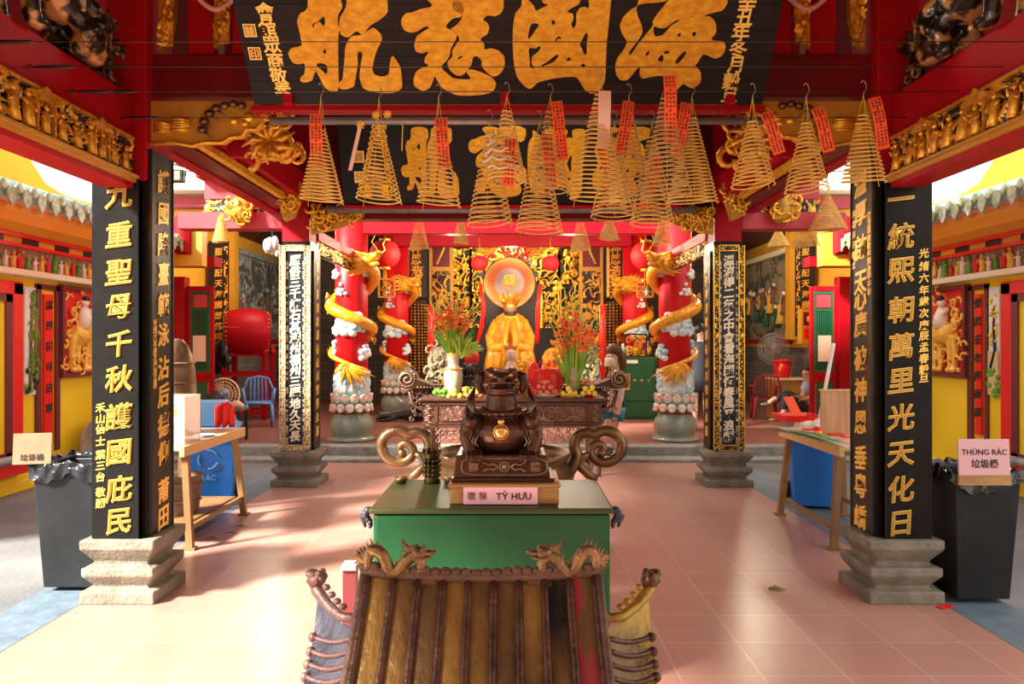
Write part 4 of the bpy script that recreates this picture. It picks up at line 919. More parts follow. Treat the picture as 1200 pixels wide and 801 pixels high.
# ------------------------------------------------------------ dragon columns
def dragon_column(label,loc,mir,detail=1):
    t=thing('dragon_column',label,'column',loc,'carved dragon columns')
    a,b,_=loc
    def B(mb,name,mt,par=None): return mb.build(name,mt,par or t,world=False)
    m=MB(); m.lathe([(.34,.0),(.35,.02),(.34,.05),(.27,.055),(.26,.08),(.30,.13),(.315,.22),(.30,.31),(.255,.36),(.25,.40)],n=28); B(m,'stone_drum',M['jade'])
    m=MB(); m.lathe([(.235,.36),(.235,3.62)],n=32); B(m,'shaft',M['colred'])
    m=MB()
    for row,(z,r,off,h) in enumerate(((.49,.285,0,.10),(.62,.275,.5,.11))):
        for k in range(13):
            an=(k+off)/13*2*PI; c=Vector((math.cos(an)*r,math.sin(an)*r,z))
            m.ell(c,(.032,.068,h*.62),10,0,rz=an); m.ell(c+Vector((math.cos(an)*.02,math.sin(an)*.02,h*.4*(1 if row else -1))),(.022,.04,.03),8,0,rz=an)
    m.lathe([(.25,.42),(.29,.555),(.25,.68)],n=24,m=1); B(m,'lotus_collar',[M['petal'],M['petalg']])
    m=MB(); rr=random.Random(5); m.lathe([(.238,.66),(.262,.74),(.258,.92),(.246,1.0),(.236,1.04)],n=24)
    for k in range(70):
        an=rr.uniform(0,6.28); z=rr.uniform(.72,.98); m.ell((math.cos(an)*.245,math.sin(an)*.245,z),(.032,.032,.03+.05*rr.random()),8)
    for (an,z,w) in ((-1.9,1.68,.10),(-1.3,1.74,.11),(-2.4,1.62,.08),(-.9,1.66,.08),(-2.6,2.45,.07),(-.4,1.25,.09),(-.2,1.32,.07),(-2.9,1.35,.07),(-.2,2.5,.07),(1.2,1.6,.1),(1.6,2.2,.09),(-1.75,1.80,.10),(-1.5,1.66,.12),(-2.0,2.2,.06)):
        for k in range(9):
            aa=an*1+rr.uniform(-.38,.38); zz=z+rr.uniform(-.09,.09); m.ell((mir*math.cos(aa)*.25,math.sin(aa)*.25,zz),(w*.55,w*.55,w*.5),8)
    B(m,'clouds_and_waves',M['cloud'])
    # dragon body along a helix, tail at the bottom
    m=MB(); pts=[]; rs=[]; N=90
    for i in range(N+1):
        q=i/N; an=-1.45-q*(4*PI-.55); z=1.12+q*1.30; r=.285+.02*math.sin(q*20)
        if q>.86: z+= (q-.86)*1.0; r+=(q-.86)*.9
        pts.append(Vector((mir*math.cos(an)*r,math.sin(an)*r,z))); rs.append(.026+.072*math.sin(min(1,q*1.25)*PI*.5)*(1-.25*max(0,q-.8)/.2))
    m.tube(pts,rs,10)
    for i in range(4,N-2,2):   # dorsal fins
        o=Vector((pts[i].x,pts[i].y,0)).normalized(); tg=(pts[i+1]-pts[i]).normalized(); p=pts[i]+o*rs[i]*.7+Vector((0,0,rs[i]*.55))
        q=p+o*.03+Vector((0,0,.035))-tg*.015
        m.add([p-tg*.018,p+tg*.018,q,p+o*.01],[(0,1,2),(1,3,2),(3,0,2)])
    B(m,'dragon_body',M['dgold'])
    hp=pts[-1]; tg=Vector((mir*.86,-.42,.22)).normalized(); o=Vector((0,-1,0)); up=Vector((0,0,1)); sd=tg.cross(up).normalized(); up=sd.cross(tg)
    h=MB(); c=hp+tg*.05+Vector((0,-.03,.02))
    h.tube([hp-tg*.02,c],[.09,.095],10); h.ell(c,(.10,.10,.095),12)
    h.tube([c+tg*.04+up*.02,c+tg*.14+up*.03,c+tg*.20+up*.045],[.085,.062,.05],10); h.ell(c+tg*.21+up*.065,(.04,.045,.03),8)
    h.tube([c+tg*.02-up*.05,c+tg*.12-up*.085,c+tg*.17-up*.08],[.06,.040,.025],8)
    for k in range(5): h.tube([c+tg*(.10+.02*k)+sd*.03*(-1)**k-up*.01,c+tg*(.10+.02*k)+sd*.03*(-1)**k-up*.04],[.009,.002],4)
    for sg in (-1,1):
        h.ell(c+tg*.06+sd*.065*sg+up*.06,.028,8)
        h.tube([c+sd*.05*sg+up*.07,c-tg*.10+sd*.08*sg+up*.15,c-tg*.20+sd*.10*sg+up*.17,c-tg*.26+sd*.11*sg+up*.24],[.024,.018,.012,.003],6)
        h.tube([c+tg*.20+sd*.04*sg+up*.03,c+tg*.26+sd*.10*sg+up*.10,c+tg*.22+sd*.13*sg+up*.20,c+tg*.30+sd*.14*sg+up*.27],[.012,.010,.008,.002],5)
    for k in range(26):  # mane sweeping back
        an=k/26*6.28; w=(up*math.sin(an)+sd*math.cos(an)); q=c-tg*.02+w*.06; ln=.20+.07*(k%3)
        h.tube([q,q+w*.07-tg*ln*.35,q+w*.09-tg*ln*.75+up*.02,q+w*.13-tg*ln+up*.06],[.032,.028,.018,.002],5)
    B(h,'dragon_head',M['dgold'])
    lg=MB()
    for (q,dz,sg) in ((.72,-.16,1),(.70,.12,-1),(.33,-.13,1),(.30,.14,-1)):
        i=int(q*N); p=pts[i]; o=Vector((p.x,p.y,0)).normalized(); tg=(pts[i+1]-pts[i]).normalized()
        k1=p+Vector((0,0,dz*.5))+o*.05+tg*.04; k2=p+Vector((0,0,dz))+o*.03+tg*.13
        lg.tube([p,k1,k2],[.045,.034,.022],7)
        for f in range(4):
            w=(tg*math.cos(f-1.5)+Vector((0,0,1))*math.sin(f-1.5)); lg.tube([k2,k2+w*.04+o*.02,k2+w*.065],[.013,.012,.003],5)
        for f in range(5): lg.tube([k1,k1+Vector((0,0,dz*.3+f*.02))-tg*(.05+.02*f),k1+Vector((0,0,dz*.4))-tg*(.10+.02*f)],[.014,.01,.002],4)
    for k in range(16):  # tail flames
        an=.1+k/15*2.7; q=pts[0]; o=Vector((q.x,q.y,0)).normalized(); w=Vector((0,0,-math.sin(an)))+o.cross(Vector((0,0,1)))*math.cos(an)*mir; ln=.24+.05*(k%3)
        lg.tube([q,q+w*ln*.4+o*.03,q+w*ln*.75+o*.02+Vector((mir*.03,0,0)),q+w*ln+Vector((mir*.08,0,-.02))],[.03,.028,.018,.002],5)
    B(lg,'claws_and_tail_flames',M['dgold'])
    return t
dragon_column('red column with a yellow dragon and clouds, front left, on a lotus and stone drum',(-2.36,11.05,.16),1)
dragon_column('red column with a yellow dragon and clouds, front right, on a lotus and stone drum',(2.40,11.05,.16),-1)
dragon_column('red dragon column farther back on the left, beside the dark tower of lights',(-2.30,14.98,.16),1)
dragon_column('red dragon column farther back on the right, above the green safe',(2.44,14.98,.16),-1)
# hanging red lanterns
def lantern(x,y,z,r,label,group=None,tas=True):
    t=thing('red_lantern',label,'lantern',(x,y,z),group)
    m=MB(); m.lathe([(r*.35,-r*.85),(r*.7,-r*.68),(r*.95,-r*.3),(r,0),(r*.95,r*.3),(r*.7,r*.68),(r*.35,r*.85)],(x,y,z),20,lobes=(20,.05)); m.build('shade',M['rlant'],t)
    m=MB(); m.lathe([(r*.36,-r*1.0),(r*.36,-r*.84)],(x,y,z),14); m.lathe([(r*.36,r*.84),(r*.36,r*1.0)],(x,y,z),14); m.tube([(x,y,z+r),(x,y,z+r+.3)],.006,5)
    if tas:
        for k in range(8): m.tube([(x+.02*math.cos(k),y+.02*math.sin(k),z-r),(x+.035*math.cos(k),y+.035*math.sin(k),z-r*2.0)],.005,4)
    m.build('gold_caps_and_tassel',M['goldb'],t)
lantern(X(451,12.6),12.6,Z(297,12.6),.26,'large red lantern hanging behind the front left dragon column')
lantern(X(757,12.6),12.6,Z(299,12.6),.26,'large red lantern hanging behind the front right dragon column')
lantern(X(562,13.6),13.6,Z(308,13.6),.16,'small round red lantern to the left of the radiant halo disc',None,False)
lantern(X(645,13.6),13.6,Z(308,13.6),.16,'small round red lantern to the right of the radiant halo disc',None,False)
for s in (-1,1):
    side=('left','right')[s>0]; cx=X(452 if s<0 else 757,12.4)
    t=thing('gilt_lantern_frame','small gilt carved frame hanging under the %s large red lantern'%side,'ornament',(cx,12.5,2.6))
    m=MB(); 
    for (a,b_) in (((-.13,0),(.13,0)),((.13,0),(.13,.3)),((.13,.3),(-.13,.3)),((-.13,.3),(-.13,0))): m.bar((cx+a[0],12.5,2.35+a[1]),(cx+b_[0],12.5,2.35+b_[1]),.03)
    cluster(m,(cx,12.5,2.5),(.2,.05,.25),10,s+8); m.build('frame',M['gold'],t)
# candle towers
def tower(s):
    side=('left','right')[s>0]; d=15.6; x=X(486,d) if s<0 else X(719,d)
    t=thing('light_tower','dark round tower of tiny golden lamps beside the %s rear dragon column'%side,'lamp tower',(x,d,.16))
    m=MB(); m.lathe([(.31,.16),(.30,.6),(.29,.9),(.25,2.40),(.26,2.43),(.22,2.46)],(x,d,0),24); m.build('body',M['bronze'],t)
    m=MB()
    for r in range(23):
        z=1.0+r*.062; rad=.29-(z-.9)/1.5*.04+.008
        for k in range(22):
            a=k/22*2*PI
            if math.sin(a)>.3: continue
            m.ell((x+rad*math.cos(a),d+rad*math.sin(a),z),(.02,.02,.019),5)
    m.build('tiny_lamps',M['goldb'],t)['kind']='stuff'
tower(-1); tower(1)
# ------------------------------------------------------------ shrine backdrop
d=16.3
t=thing('gilt_shrine','tall black and gilt openwork shrine screen behind the main statue','shrine',(0,d,.16))
m=MB(); x0,x1=X(502,d),X(708,d); m.bb(x0,x1,d,d+.2,.16,3.75); m.build('dark_back',M['blk'],t)
m=MB()
for (a,b_,z0,z1,sc) in ((530,552,2.0,3.6,7),(655,680,2.0,3.6,7),(552,655,2.9,3.7,6),(552,566,1.9,2.9,8),(634,656,1.9,2.9,8)):
    xa,xb=X(a,d-.1),X(b_,d-.1); carve(m,(xa,d-.1,z0),(1,0,0),(0,0,1),xb-xa,z1-z0,max(10,int((xb-xa)*70)),int((z1-z0)*70),.12,a,sc*1.5,.28)
    for xx in (xa,xb): m.bar((xx,d-.16,z0),(xx,d-.16,z1),.05)
m.build('openwork',[M['goldb'],M['blk']],t)
m=MB(); 
cc=Vector((X(598,14.9),14.9,Z(297,14.9)))
for k in range(15):
    a=PI*(k/14); rr_=.55+.12*(k%2); p=cc+Vector((math.cos(a)*rr_*.95,0,math.sin(a)*rr_*.45)); cluster(m,p,(.24,.10,.22),4,k+60)
    m.tube([cc+Vector((math.cos(a)*.3,0,math.sin(a)*.2)),p,p+Vector((math.cos(a)*.15,0,.12))],[.05,.04,.006],6)
m.build('flaming_crest',[M['gold'],M['brred']],t)
m=MB(); cluster(m,cc+Vector((0,-.05,.05)),(.8,.1,.35),16,99); m.build('red_crest_scrolls',M['brred'],t)
for s in (-1,1):
    side=('left','right')[s>0]; dd=15.4
    xa,xb=(X(503,dd),X(531,dd)) if s<0 else (X(679,dd),X(707,dd))
    t=thing('maroon_screen','maroon panel with a small gilt spray in an ochre frame, %s of the shrine'%side,'panel',((xa+xb)/2,dd,2.9))
    m=MB(); m.bb(xa,xb,dd,dd+.05,Z(470,dd) if False else 1.3,Z(276,dd)); m.build('ochre_frame',M['ochre'],t)
    m=MB(); m.bb(xa+.07,xb-.07,dd-.02,dd,Z(312,dd),Z(281,dd)); m.build('maroon_ground',M['dred'],t)
    m=MB(); cx=(xa+xb)/2
    for k in range(9): m.ell((cx+s*(.08-.02*k),dd-.03,Z(308-k*2.6,dd)),(.026,.015,.022),6)
    m.tube([(cx+s*.1,dd-.03,Z(309,dd)),(cx-s*.1,dd-.03,Z(287,dd))],.008,5); m.build('gilt_spray',M['goldinkb'] if 'goldinkb' in M else M['goldink'],t)
    m=MB(); carve(m,(xa+.06,dd-.01,1.5),(1,0,0),(0,0,1),xb-xa-.12,1.55,22,70,.05,s+31,9,.40); m.build('lower_carving',[M['gold'],M['blk']],t)
    xa,xb=(X(476,dd),X(501,dd)) if s<0 else (X(709,dd),X(732,dd))
    t=thing('couplet_board','black board with gold characters between the %s light tower and the shrine'%side,'sign',((xa+xb)/2,14.9,2.0))
    m=MB(); m.bb(xa,xb,dd-.1,dd-.05,2.5,Z(282,dd)); m.build('board',M['blk'],t)
    m=MB(); chars_col(m,'神恩浩蕩澤',(xa+xb)/2,dd-.105,[Z(291+i*13,dd) for i in range(5)],(1,0,0),.23,None,0); carve(m,(xa+.02,dd-.103,2.52),(1,0,0),(0,0,1),.06,1.1,4,30,.02,5,14,.3); m.build('characters',[M['gold'],M['gold']],t)
    # red post
    m=MB(); xx=X(505,13.4) if s<0 else X(706,13.4); m.tube([(xx,13.4,.9),(xx,13.4,2.25)],.055,10); tag(m.build('red_candle',M['brred']),'tall thin red candle pole standing %s of the altar'%side,'candle')
    m=MB(); xx=X(567 if s<0 else 630,13.8); m.tube([(xx-s*-.06,13.8,Z(332,13.8)),(xx,13.8,Z(360,13.8)),(xx+(s<0)*-.05,13.8,Z(384,13.8)),(xx-(s<0)*.12,13.8,Z(402,13.8))],[.03,.045,.04,.03],8); tag(m.build('red_ribbon',M['brred']),'hanging red silk ribbon %s of the main statue'%side,'ribbon')
# fluorescent tube under lintel
t=thing('tube_light','lit fluorescent tube under the red lintel above the shrine','light',(.1,11.4,3.3))
m=MB(); m.tube([(X(568,11.6),11.6,Z(272,11.6)),(X(652,11.6),11.6,Z(272,11.6))],.025,10); m.build('tube',M['lampw'],t)
m=MB(); m.bb(X(566,11.6),X(654,11.6),11.58,11.66,Z(270,11.6),Z(266,11.6)); m.build('fitting',M['white'],t)
# halo disc
d=14.6; c=Vector((X(597,d),d,Z(331,d)))
hm=bpy.data.materials.new('radiating halo paint'); hm.use_nodes=True; nt=hm.node_tree; b=nt.nodes['Principled BSDF']
tc=nt.nodes.new('ShaderNodeTexCoord'); ln=nt.nodes.new('ShaderNodeVectorMath'); ln.operation='LENGTH'; nt.links.new(tc.outputs['Object'],ln.inputs[0])
mr=nt.nodes.new('ShaderNodeMapRange'); mr.inputs[2].default_value=.52; nt.links.new(ln.outputs['Value'],mr.inputs[0])
cr=nt.nodes.new('ShaderNodeValToRGB'); e=cr.color_ramp; 
for p,cl in ((0.0,(.70,.20,.02,1)),(.28,(.65,.28,.07,1)),(.36,(.20,.24,.45,1)),(.50,(.36,.32,.40,1)),(.60,(.75,.08,.04,1)),(.76,(.70,.22,.05,1)),(.92,(.80,.48,.16,1)),(1.0,(.5,.28,.08,1))):
    if p in (0.0,1.0): e.elements[0 if p==0 else -1].color=cl
    else: q=e.elements.new(p); q.color=cl
nt.links.new(mr.outputs[0],cr.inputs[0]); nt.links.new(cr.outputs[0],b.inputs['Base Color']); b.inputs['Emission Strength'].default_value=.05; nt.links.new(cr.outputs[0],b.inputs['Emission Color'])
t=thing('halo_disc','round radiating red, orange and blue halo disc behind the statue head','halo',c)
m=MB(); m.lathe([(.47,0),(.50,.012),(.50,.04),(.47,.05)],(0,0,0),48,M=Matrix.Rotation(PI/2,3,'X')); m.build('lit_disc',hm,t,world=False)
m=MB(); m.tube([(.50*math.cos(a/48*2*PI),-.02,.50*math.sin(a/48*2*PI)) for a in range(48)],.016,6,closed=True); m.build('rim',M['bronze'],t,world=False)
m=MB()
for k in range(60):
    a=k/60*2*PI; m.bar((.17*math.cos(a),-.055,.17*math.sin(a)),(.45*math.cos(a),-.055,.45*math.sin(a)),.004,.004)
m.build('gilt_rays',M['goldb'],t,world=False)
m=MB(); m.bb(-.09,.09,-.075,-.055,-.02,.15); m.text('聖',(0,-.078,.065),(1,0,0),(0,0,1),.15,1,.02,.02); m.build('gilt_plate',[M['goldb'],M['golddk']],t,world=False)
# main statue
def robed(name,label,cx,d,z0,h,robe,skin,crown,w=1.0,cat='statue',folds=14,base=None):
    t=thing(name,label,cat,(cx,d,z0))
    m=MB()
    prof=[(.36,0),(.38,.10),(.36,.25),(.31,.42),(.27,.56),(.25,.68),(.19,.76),(.10,.80)]
    m.lathe([(r*h*w,z*h) for r,z in prof],(cx,d,z0),36,M=Matrix.Diagonal((1,.75,1)),lobes=(folds,.07))
    for s in (-1,1): # wide sleeves meeting in front
        m.tube([(cx+s*.20*h*w,d-.02,z0+.71*h),(cx+s*.29*h*w,d-.08*h,z0+.52*h),(cx+s*.24*h*w,d-.22*h,z0+.36*h),(cx+s*.06*h*w,d-.27*h,z0+.42*h)],[.06*h*w,.085*h*w,.11*h*w,.06*h*w],10)
        for q in range(5): m.tube([(cx+s*(.12+.04*q)*h*w,d-.25*h,z0+.42*h),(cx+s*(.15+.045*q)*h*w,d-.27*h,z0+.2*h),(cx+s*(.17+.05*q)*h*w,d-.26*h,z0+.02*h)],[.022*h,.028*h,.030*h],7)
    m.build('robe',robe,t)
    if h<1:
        m=MB(); cluster(m,(cx,d-.27*h,z0+.45*h),(.36*h,.05*h,.75*h),26,int(cx*10)); m.build('carved_sash',robe,t)
    m=MB(); m.ell((cx,d-.05*h,z0+.86*h),(.075*h,.075*h,.09*h),14); m.tube([(cx,d,z0+.76*h),(cx,d-.02*h,z0+.84*h)],[.05*h,.04*h],8)
    m.ell((cx,d-.125*h,z0+.855*h),(.012*h,.016*h,.022*h),6)
    for s in (-1,1): m.ell((cx+s*.068*h,d-.04*h,z0+.86*h),(.012*h,.02*h,.035*h),6); m.ell((cx+s*.05*h,d-.31*h,z0+.42*h),(.035*h,.03*h,.04*h),8)
    m.build('head_and_hands',skin,t)
    m=MB()
    for s in (-1,1): m.ell((cx+s*.026*h,d-.112*h,z0+.873*h),(.010*h,.006*h,.005*h),6)
    m.tube([(cx-.02*h,d-.113*h,z0+.825*h),(cx+.02*h,d-.113*h,z0+.825*h)],.004*h,4); m.build('painted_features',M['ink'],t)
    if crown:
        m=MB(); m.lathe([(.075*h,.89*h),(.10*h,.92*h),(.09*h,.98*h),(.10*h,1.0*h)],(cx,d-.04*h,z0),16)
        for k in range(11):
            a=PI+k/10*PI; m.tube([(cx+.08*h*math.cos(a),d-.04*h+.08*h*math.sin(a),z0+.93*h),(cx+.13*h*math.cos(a),d-.04*h+.12*h*math.sin(a),z0+(1.0+.03*(k%2))*h)],[.02*h,.008*h],6)
        cluster(m,(cx,d-.13*h,z0+.96*h),(.22*h,.05*h,.09*h),14,4); m.build('crown',crown,t)
    return t
mt=robed('robed_statue','main seated statue in golden yellow silk robe and gilt crown under the halo',X(598,14.0),14.0,.86,1.60,M['cloth'],M['facegold'],M['goldb'],.78,folds=18)
m=MB(); m.lathe([(.01,1.86),(.06,1.93),(.10,2.05),(.11,2.14),(.07,2.17)],(X(598,14.0),13.87,0),16,M=Matrix.Diagonal((1,.5,1))); m.build('dark_beard',M['blk'],mt)
m=MB(); cx=X(598,13.5)
for s in (-1,1): 
    m.tube([(cx+s*.05,13.80,2.02),(cx+s*.10,13.56,1.60),(cx+s*.15,13.50,.98)],[.045,.055,.06],6)
m.build('silk_bands',M['goldp'],mt)
m=MB(); m.bb(-1.25,1.5,13.2,14.7,.16,.86); tag(m.build('rear_altar_block',M['rose']),'dark wooden rear altar carrying the main statue','altar')
robed('small_robed_statue','small statue in mustard robe to the right of the main statue',X(650,13.3),13.3,1.0,.62,M['cloth'],M['bronzel'],M['gold'])
robed('small_dark_statue','small dark faced statue left of the main statue',X(577,13.0),13.0,1.0,.45,M['rose'],M['skin'],None) if False else None
robed('guardian_statue','pale weathered guardian statue left of the altar behind the vase',X(515,12.9),12.9,.86,.86,M['greygold'],M['greygold'],M['gold'],.62)
robed('guardian_statue','pale gilt edged guardian statue right of the altar behind the tall stems',X(690,12.9),12.9,.86,.80,M['greygold'] if 'greygold' in M else M['grey'],M['grey'],M['gold'],.62)
# ------------------------------------------------------------ altar tables
def open_fret(mb,x0,x1,y,z0,z1,seed,r=.012,step=.075):
    rr=random.Random(seed); x=x0
    nx=max(1,int((x1-x0)/step)); nz=max(1,int(round((z1-z0)/step)))
    for i in range(nx):
        for j in range(nz):
            cx=x0+(i+.5)*(x1-x0)/nx; cz=z0+(j+.5)*(z1-z0)/nz; q=min((x1-x0)/nx,(z1-z0)/nz)*.52; a0=rr.uniform(0,6.28); sg=rr.choice((-1,1))
            pts=[(cx+math.cos(a0+sg*k*.62)*q*(1-.075*k),y+rr.uniform(-.006,.006),cz+math.sin(a0+sg*k*.62)*q*(1-.075*k)) for k in range(10)]
            mb.tube(pts,[r*(1-.05*k) for k in range(10)],5)
def curl(mb,c,r,w,sg,turns=1.6,th=.02):
    pts=[]; N=26
    for k in range(N+1):
        a=-PI/2+sg*0; t_=k/N; an=-PI/2*1+t_*turns*2*PI; q=r*(1-.78*t_)
        pts.append(Vector((c[0]+sg*math.cos(an)*q,0,c[2]+math.sin(an)*q)))
    for i in range(N):
        a,b_=pts[i],pts[i+1]; k=th*(1-.5*i/N)
        mb.bar((a.x,c[1],a.z),(b_.x,c[1],b_.z),w,th*1.2,0,up=(0,0,1)) if False else mb.tube([(a.x,c[1]-w/2,a.z),(a.x,c[1]+w/2,a.z)],k,6)
t=thing('carved_altar_table','dark carved rosewood offering table, front one before the shrine','table',(0,9.2,0))
xa,xb=-1.07,1.085; ya,yb=8.9,9.5
m=MB(); m.bb(xa-.03,xb+.03,ya-.03,yb+.03,.90,.935); m.bb(xa,xb,ya,yb,.875,.90); bevel(m.build('table_top',M['rose'],t),.012,2)
m=MB(); m.bb(xa+.02,xb-.02,ya+.01,yb-.01,.60,.875)
for z in (.60,.855,.63): m.bb(xa+.0,xb-.0,ya-.012,ya+.02,z,z+.018)
for x in (xa+.17,-.01,xb-.19): m.bb(x,x+.02,ya-.012,ya+.02,.60,.87)
m.build('frieze_box',M['rose'],t)
m=MB()
for (p,q) in ((xa+.21,-.05),(.05,xb-.22)):
    carve(m,(p,ya-.003,.665),(1,0,0),(0,0,1),q-p,.175,70,14,.012,p+3,30,.5); cx=(p+q)/2
    m.tube([(cx+.085*math.cos(k/20*2*PI),ya-.02,.75+.085*math.sin(k/20*2*PI)) for k in range(20)],.010,6,closed=True)
    m.text('壽',(cx,ya-.012,.75),(1,0,0),(0,0,1),.12,0,.0,.08)
m.build('carved_panels',[M['rosel'],M['rose']],t)
m=MB(); open_fret(m,xa+.15,xb-.15,ya+.01,.40,.60,3); m.bb(xa+.1,xb-.1,ya,ya+.02,.585,.60); m.build('fretwork_apron',M['rosel'],t)
for (x,y) in ((xa+.08,ya+.08),(xb-.08,ya+.08),(xa+.08,yb-.08),(xb-.08,yb-.08)):
    m=MB(); m.tube([(x,y,.62),(x,y,.3),(x-.02*(1 if x<0 else -1),y,.14),(x,y-.03,.0)],[.062,.052,.048,.060],6); m.box((x,y,.60),(.13,.13,.08)); bevel(m.build('leg',M['rosel'],t),.008,1)
m=MB()
for s in (-1,1):
    x=xa+.08 if s<0 else xb-.08
    for k in range(9): m.ell((x+.02*math.sin(k*2),ya-.0,.84-k*.028),(.035,.012,.014),8)
m.build('corner_carving',M['rosel'],t)
t=thing('scroll_end_altar_table','taller altar table with upturned scroll ends standing behind the offering table','table',(0,9.95,0))
m=MB(); xa,xb=-1.33,1.36; m.bb(xa,xb,9.65,10.02,1.0,1.045)
bevel(m.build('table_top',M['rose'],t),.01,2)
for s in (-1,1):
    m=MB(); x=xa if s<0 else xb
    m.lathe([(.095,-.21),(.11,-.2),(.11,.2),(.095,.21)],(x+s*.02,9.85,1.125),24,M=Matrix.Rotation(PI/2,3,'X'))
    m.prism([(0,1.0),(s*.12,1.02),(s*.13,1.12),(0,1.20),(-s*.10,1.12),(-s*.30,1.045)],(x,9.645,0),(1,0,0),(0,0,1),.38)
    m.build('scroll_end',M['rose'],t)
    m=MB(); pts=[(x+s*.02+s*math.cos(k*.5)*(.09-.0045*k),9.63,1.125+math.sin(k*.5)*(.09-.0045*k)) for k in range(18)]; m.tube(pts,.010,6)
    for k in range(20): a=k/20*2*PI; m.ell((x+s*.02+.098*math.cos(a),9.632,1.125+.098*math.sin(a)),.011,6)
    m.build('scroll_carving',M['brassw'] if 'brassw' in M else M['rosel'],t)
    m=MB(); 
    for k in range(6):
        w=.36-.055*k; open_fret(m,(x-s*w if s>0 else x),(x if s>0 else x+w),9.70,.985-.07*(k+1),.985-.07*k,k+40,.012,.07)
    m.tube([(x,9.70,.98),(x-s*.04,9.70,.80),(x-s*.18,9.70,.72),(x-s*.26,9.70,.58),(x-s*.3,9.70,.5)],.02,6)
    m.build('openwork_bracket',M['rosel'],t)
    for y in (9.72,9.98):
        m=MB(); xx=x-s*.34; m.bb(xx-.04,xx+.04,y-.04,y+.04,0,1.0); bevel(m.build('leg',M['rose'],t),.006,1)
m=MB()
for k in range(60): m.ell((xa+.12+k*.0414,9.642,1.02),(.011,.008,.011),6)
m.build('pearl_border',M['cream'],t)
m=MB(); m.bb(xa+.35,xb-.35,9.68,9.72,.85,1.0); m.build('apron',M['rose'],t)
# ------------------------------------------------------------ offerings
TZ=.935
def vase(name,label,x,y,prof,mt,neck=None):
    t=thing(name,label,'vase',(x,y,TZ)); m=MB(); m.lathe(prof+[(prof[-1][0]*.82,prof[-1][1]-.005),(prof[-1][0]*.75,prof[-1][1]-.12)],(x,y,TZ),28); m.build('body',mt,t); return t
vx,vy=X(531,9.25),9.25
v1=vase('flower_vase','painted white porcelain vase on the left of the offering table',vx,vy,[(.07,0),(.09,.02),(.115,.16),(.12,.28),(.105,.34),(.065,.38),(.07,.44),(.085,.50),(.082,.52)],M['porc'])
m=MB(); m.lathe([(.118,.325),(.121,.335),(.118,.345)],(vx,vy,TZ),24); m.lathe([(.085,.51),(.09,.52),(.085,.53)],(vx,vy,TZ),24); m.build('gilt_band',M['goldb'],v1)
vx2=X(672,9.2)
v2=vase('glass_vase','slim clear vase of tall green stems on the right of the offering table',vx2,9.2,[(.045,0),(.05,.02),(.055,.2),(.06,.36)],M['glass'])
def bouquet(x,y,z,label,seed,n,span,hgt,bias=0):
    t=thing('flower_bouquet',label,'flowers',(x,y,z)); rr=random.Random(seed)
    st=MB(); fl=MB(); lv=MB()
    for k in range(n):
        a=(k/(n-1)-.5)*2; dx=a*span*rr.uniform(.75,1.05)+bias; hh=hgt*rr.uniform(.72,1.0)*(1-.22*abs(a)); dy=rr.uniform(-.15,.12)
        p0=Vector((x+a*.03,y+rr.uniform(-.02,.02),z)); p1=Vector((x+dx*.35,y+dy*.4,z+hh*.5)); p2=Vector((x+dx,y+dy,z+hh))
        st.tube([p0,p1,p2],[.008,.007,.003],5)
        for q in range(11):
            f=q/11; p=p1.lerp(p2,f*.98); o=Vector((rr.uniform(-1,1),rr.uniform(-1,1),rr.uniform(-.2,.6))).normalized()
            if f<.55:
                if rr.random()<.75: 
                    for g in range(3): fl.ell(p+o*.024+Vector((rr.uniform(-.018,.018),rr.uniform(-.014,.014),0)),(.023,.023,.018),6)
            else: st.ell(p+o*.008,(.010,.010,.018),5)
        for q in range(2):
            e=Vector((x+a*span*.8+rr.uniform(-.1,.1),y+rr.uniform(-.12,.1),z+hh*rr.uniform(.5,.8))); mid=p0.lerp(e,.5)+Vector((0,0,.06))
            lv.grid(lambda u_,v_,p0=p0,mid=mid,e=e:((p0*(1-u_)**2+mid*2*u_*(1-u_)+e*u_*u_)+Vector(((v_-.5)*.026*math.sin(min(1,u_*1.1+.08)*PI),(v_-.5)*.01,0))),7,2)
    st.build('stems',M['leafy'],t); fl.build('blossoms',M['flower'],t); lv.build('leaves',M['leaf'],t)
    return t
b1=bouquet(vx,vy,TZ+.45,'fan of orange gladiolus and long leaves in the porcelain vase',3,15,.42,.98,-.02)
fern=MB(); rr=random.Random(5)
for k in range(26):
    a=rr.uniform(-.6,1.2); p=Vector((vx+.10,vy-.03,TZ+.46)); e=p+Vector((math.sin(a)*.30,rr.uniform(-.12,.05),math.cos(a)*.30)); fern.tube([p,p.lerp(e,.6)+Vector((0,0,.05)),e],[.006,.012,.003],4)
    for q in range(9):
        w=p.lerp(e,.3+q*.075); fern.tube([w,w+Vector((rr.uniform(-.05,.05),-.01,rr.uniform(-.035,.02)))],[.007,.002],4)
fern.build('feathery_fern',M['leafy'],b1)
bouquet(vx2,9.2,TZ+.05,'tall sheaf of orange gladiolus and green blades in the clear vase',8,17,.40,1.42,.02)
def fruit(name,label,cat,mt,c,r,group,sq=1.0,proto={}):
    k=(name,r,sq)
    if k in proto: o=proto[k].copy(); COL.objects.link(o); o.location=c; o['label']=label; o['group']=group; o['category']=cat; o.rotation_euler=(0,0,c[0]*50); return o
    m=MB(); N=14; m.lathe([(r*.15,r*.82*sq),(r*.5,r*.90*sq),(r*.85,r*.55*sq),(r,0),(r*.88,-r*.5*sq),(r*.5,-r*.9*sq),(r*.1,-r*.92*sq)],(0,0,0),N)
    m.tube([(0,0,r*.75*sq),(r*.1,0,r*1.15*sq)],r*.07,5)
    o=m.build(name,mt,None); o.location=c; tag(o,label,cat,group); proto[k]=o; return o
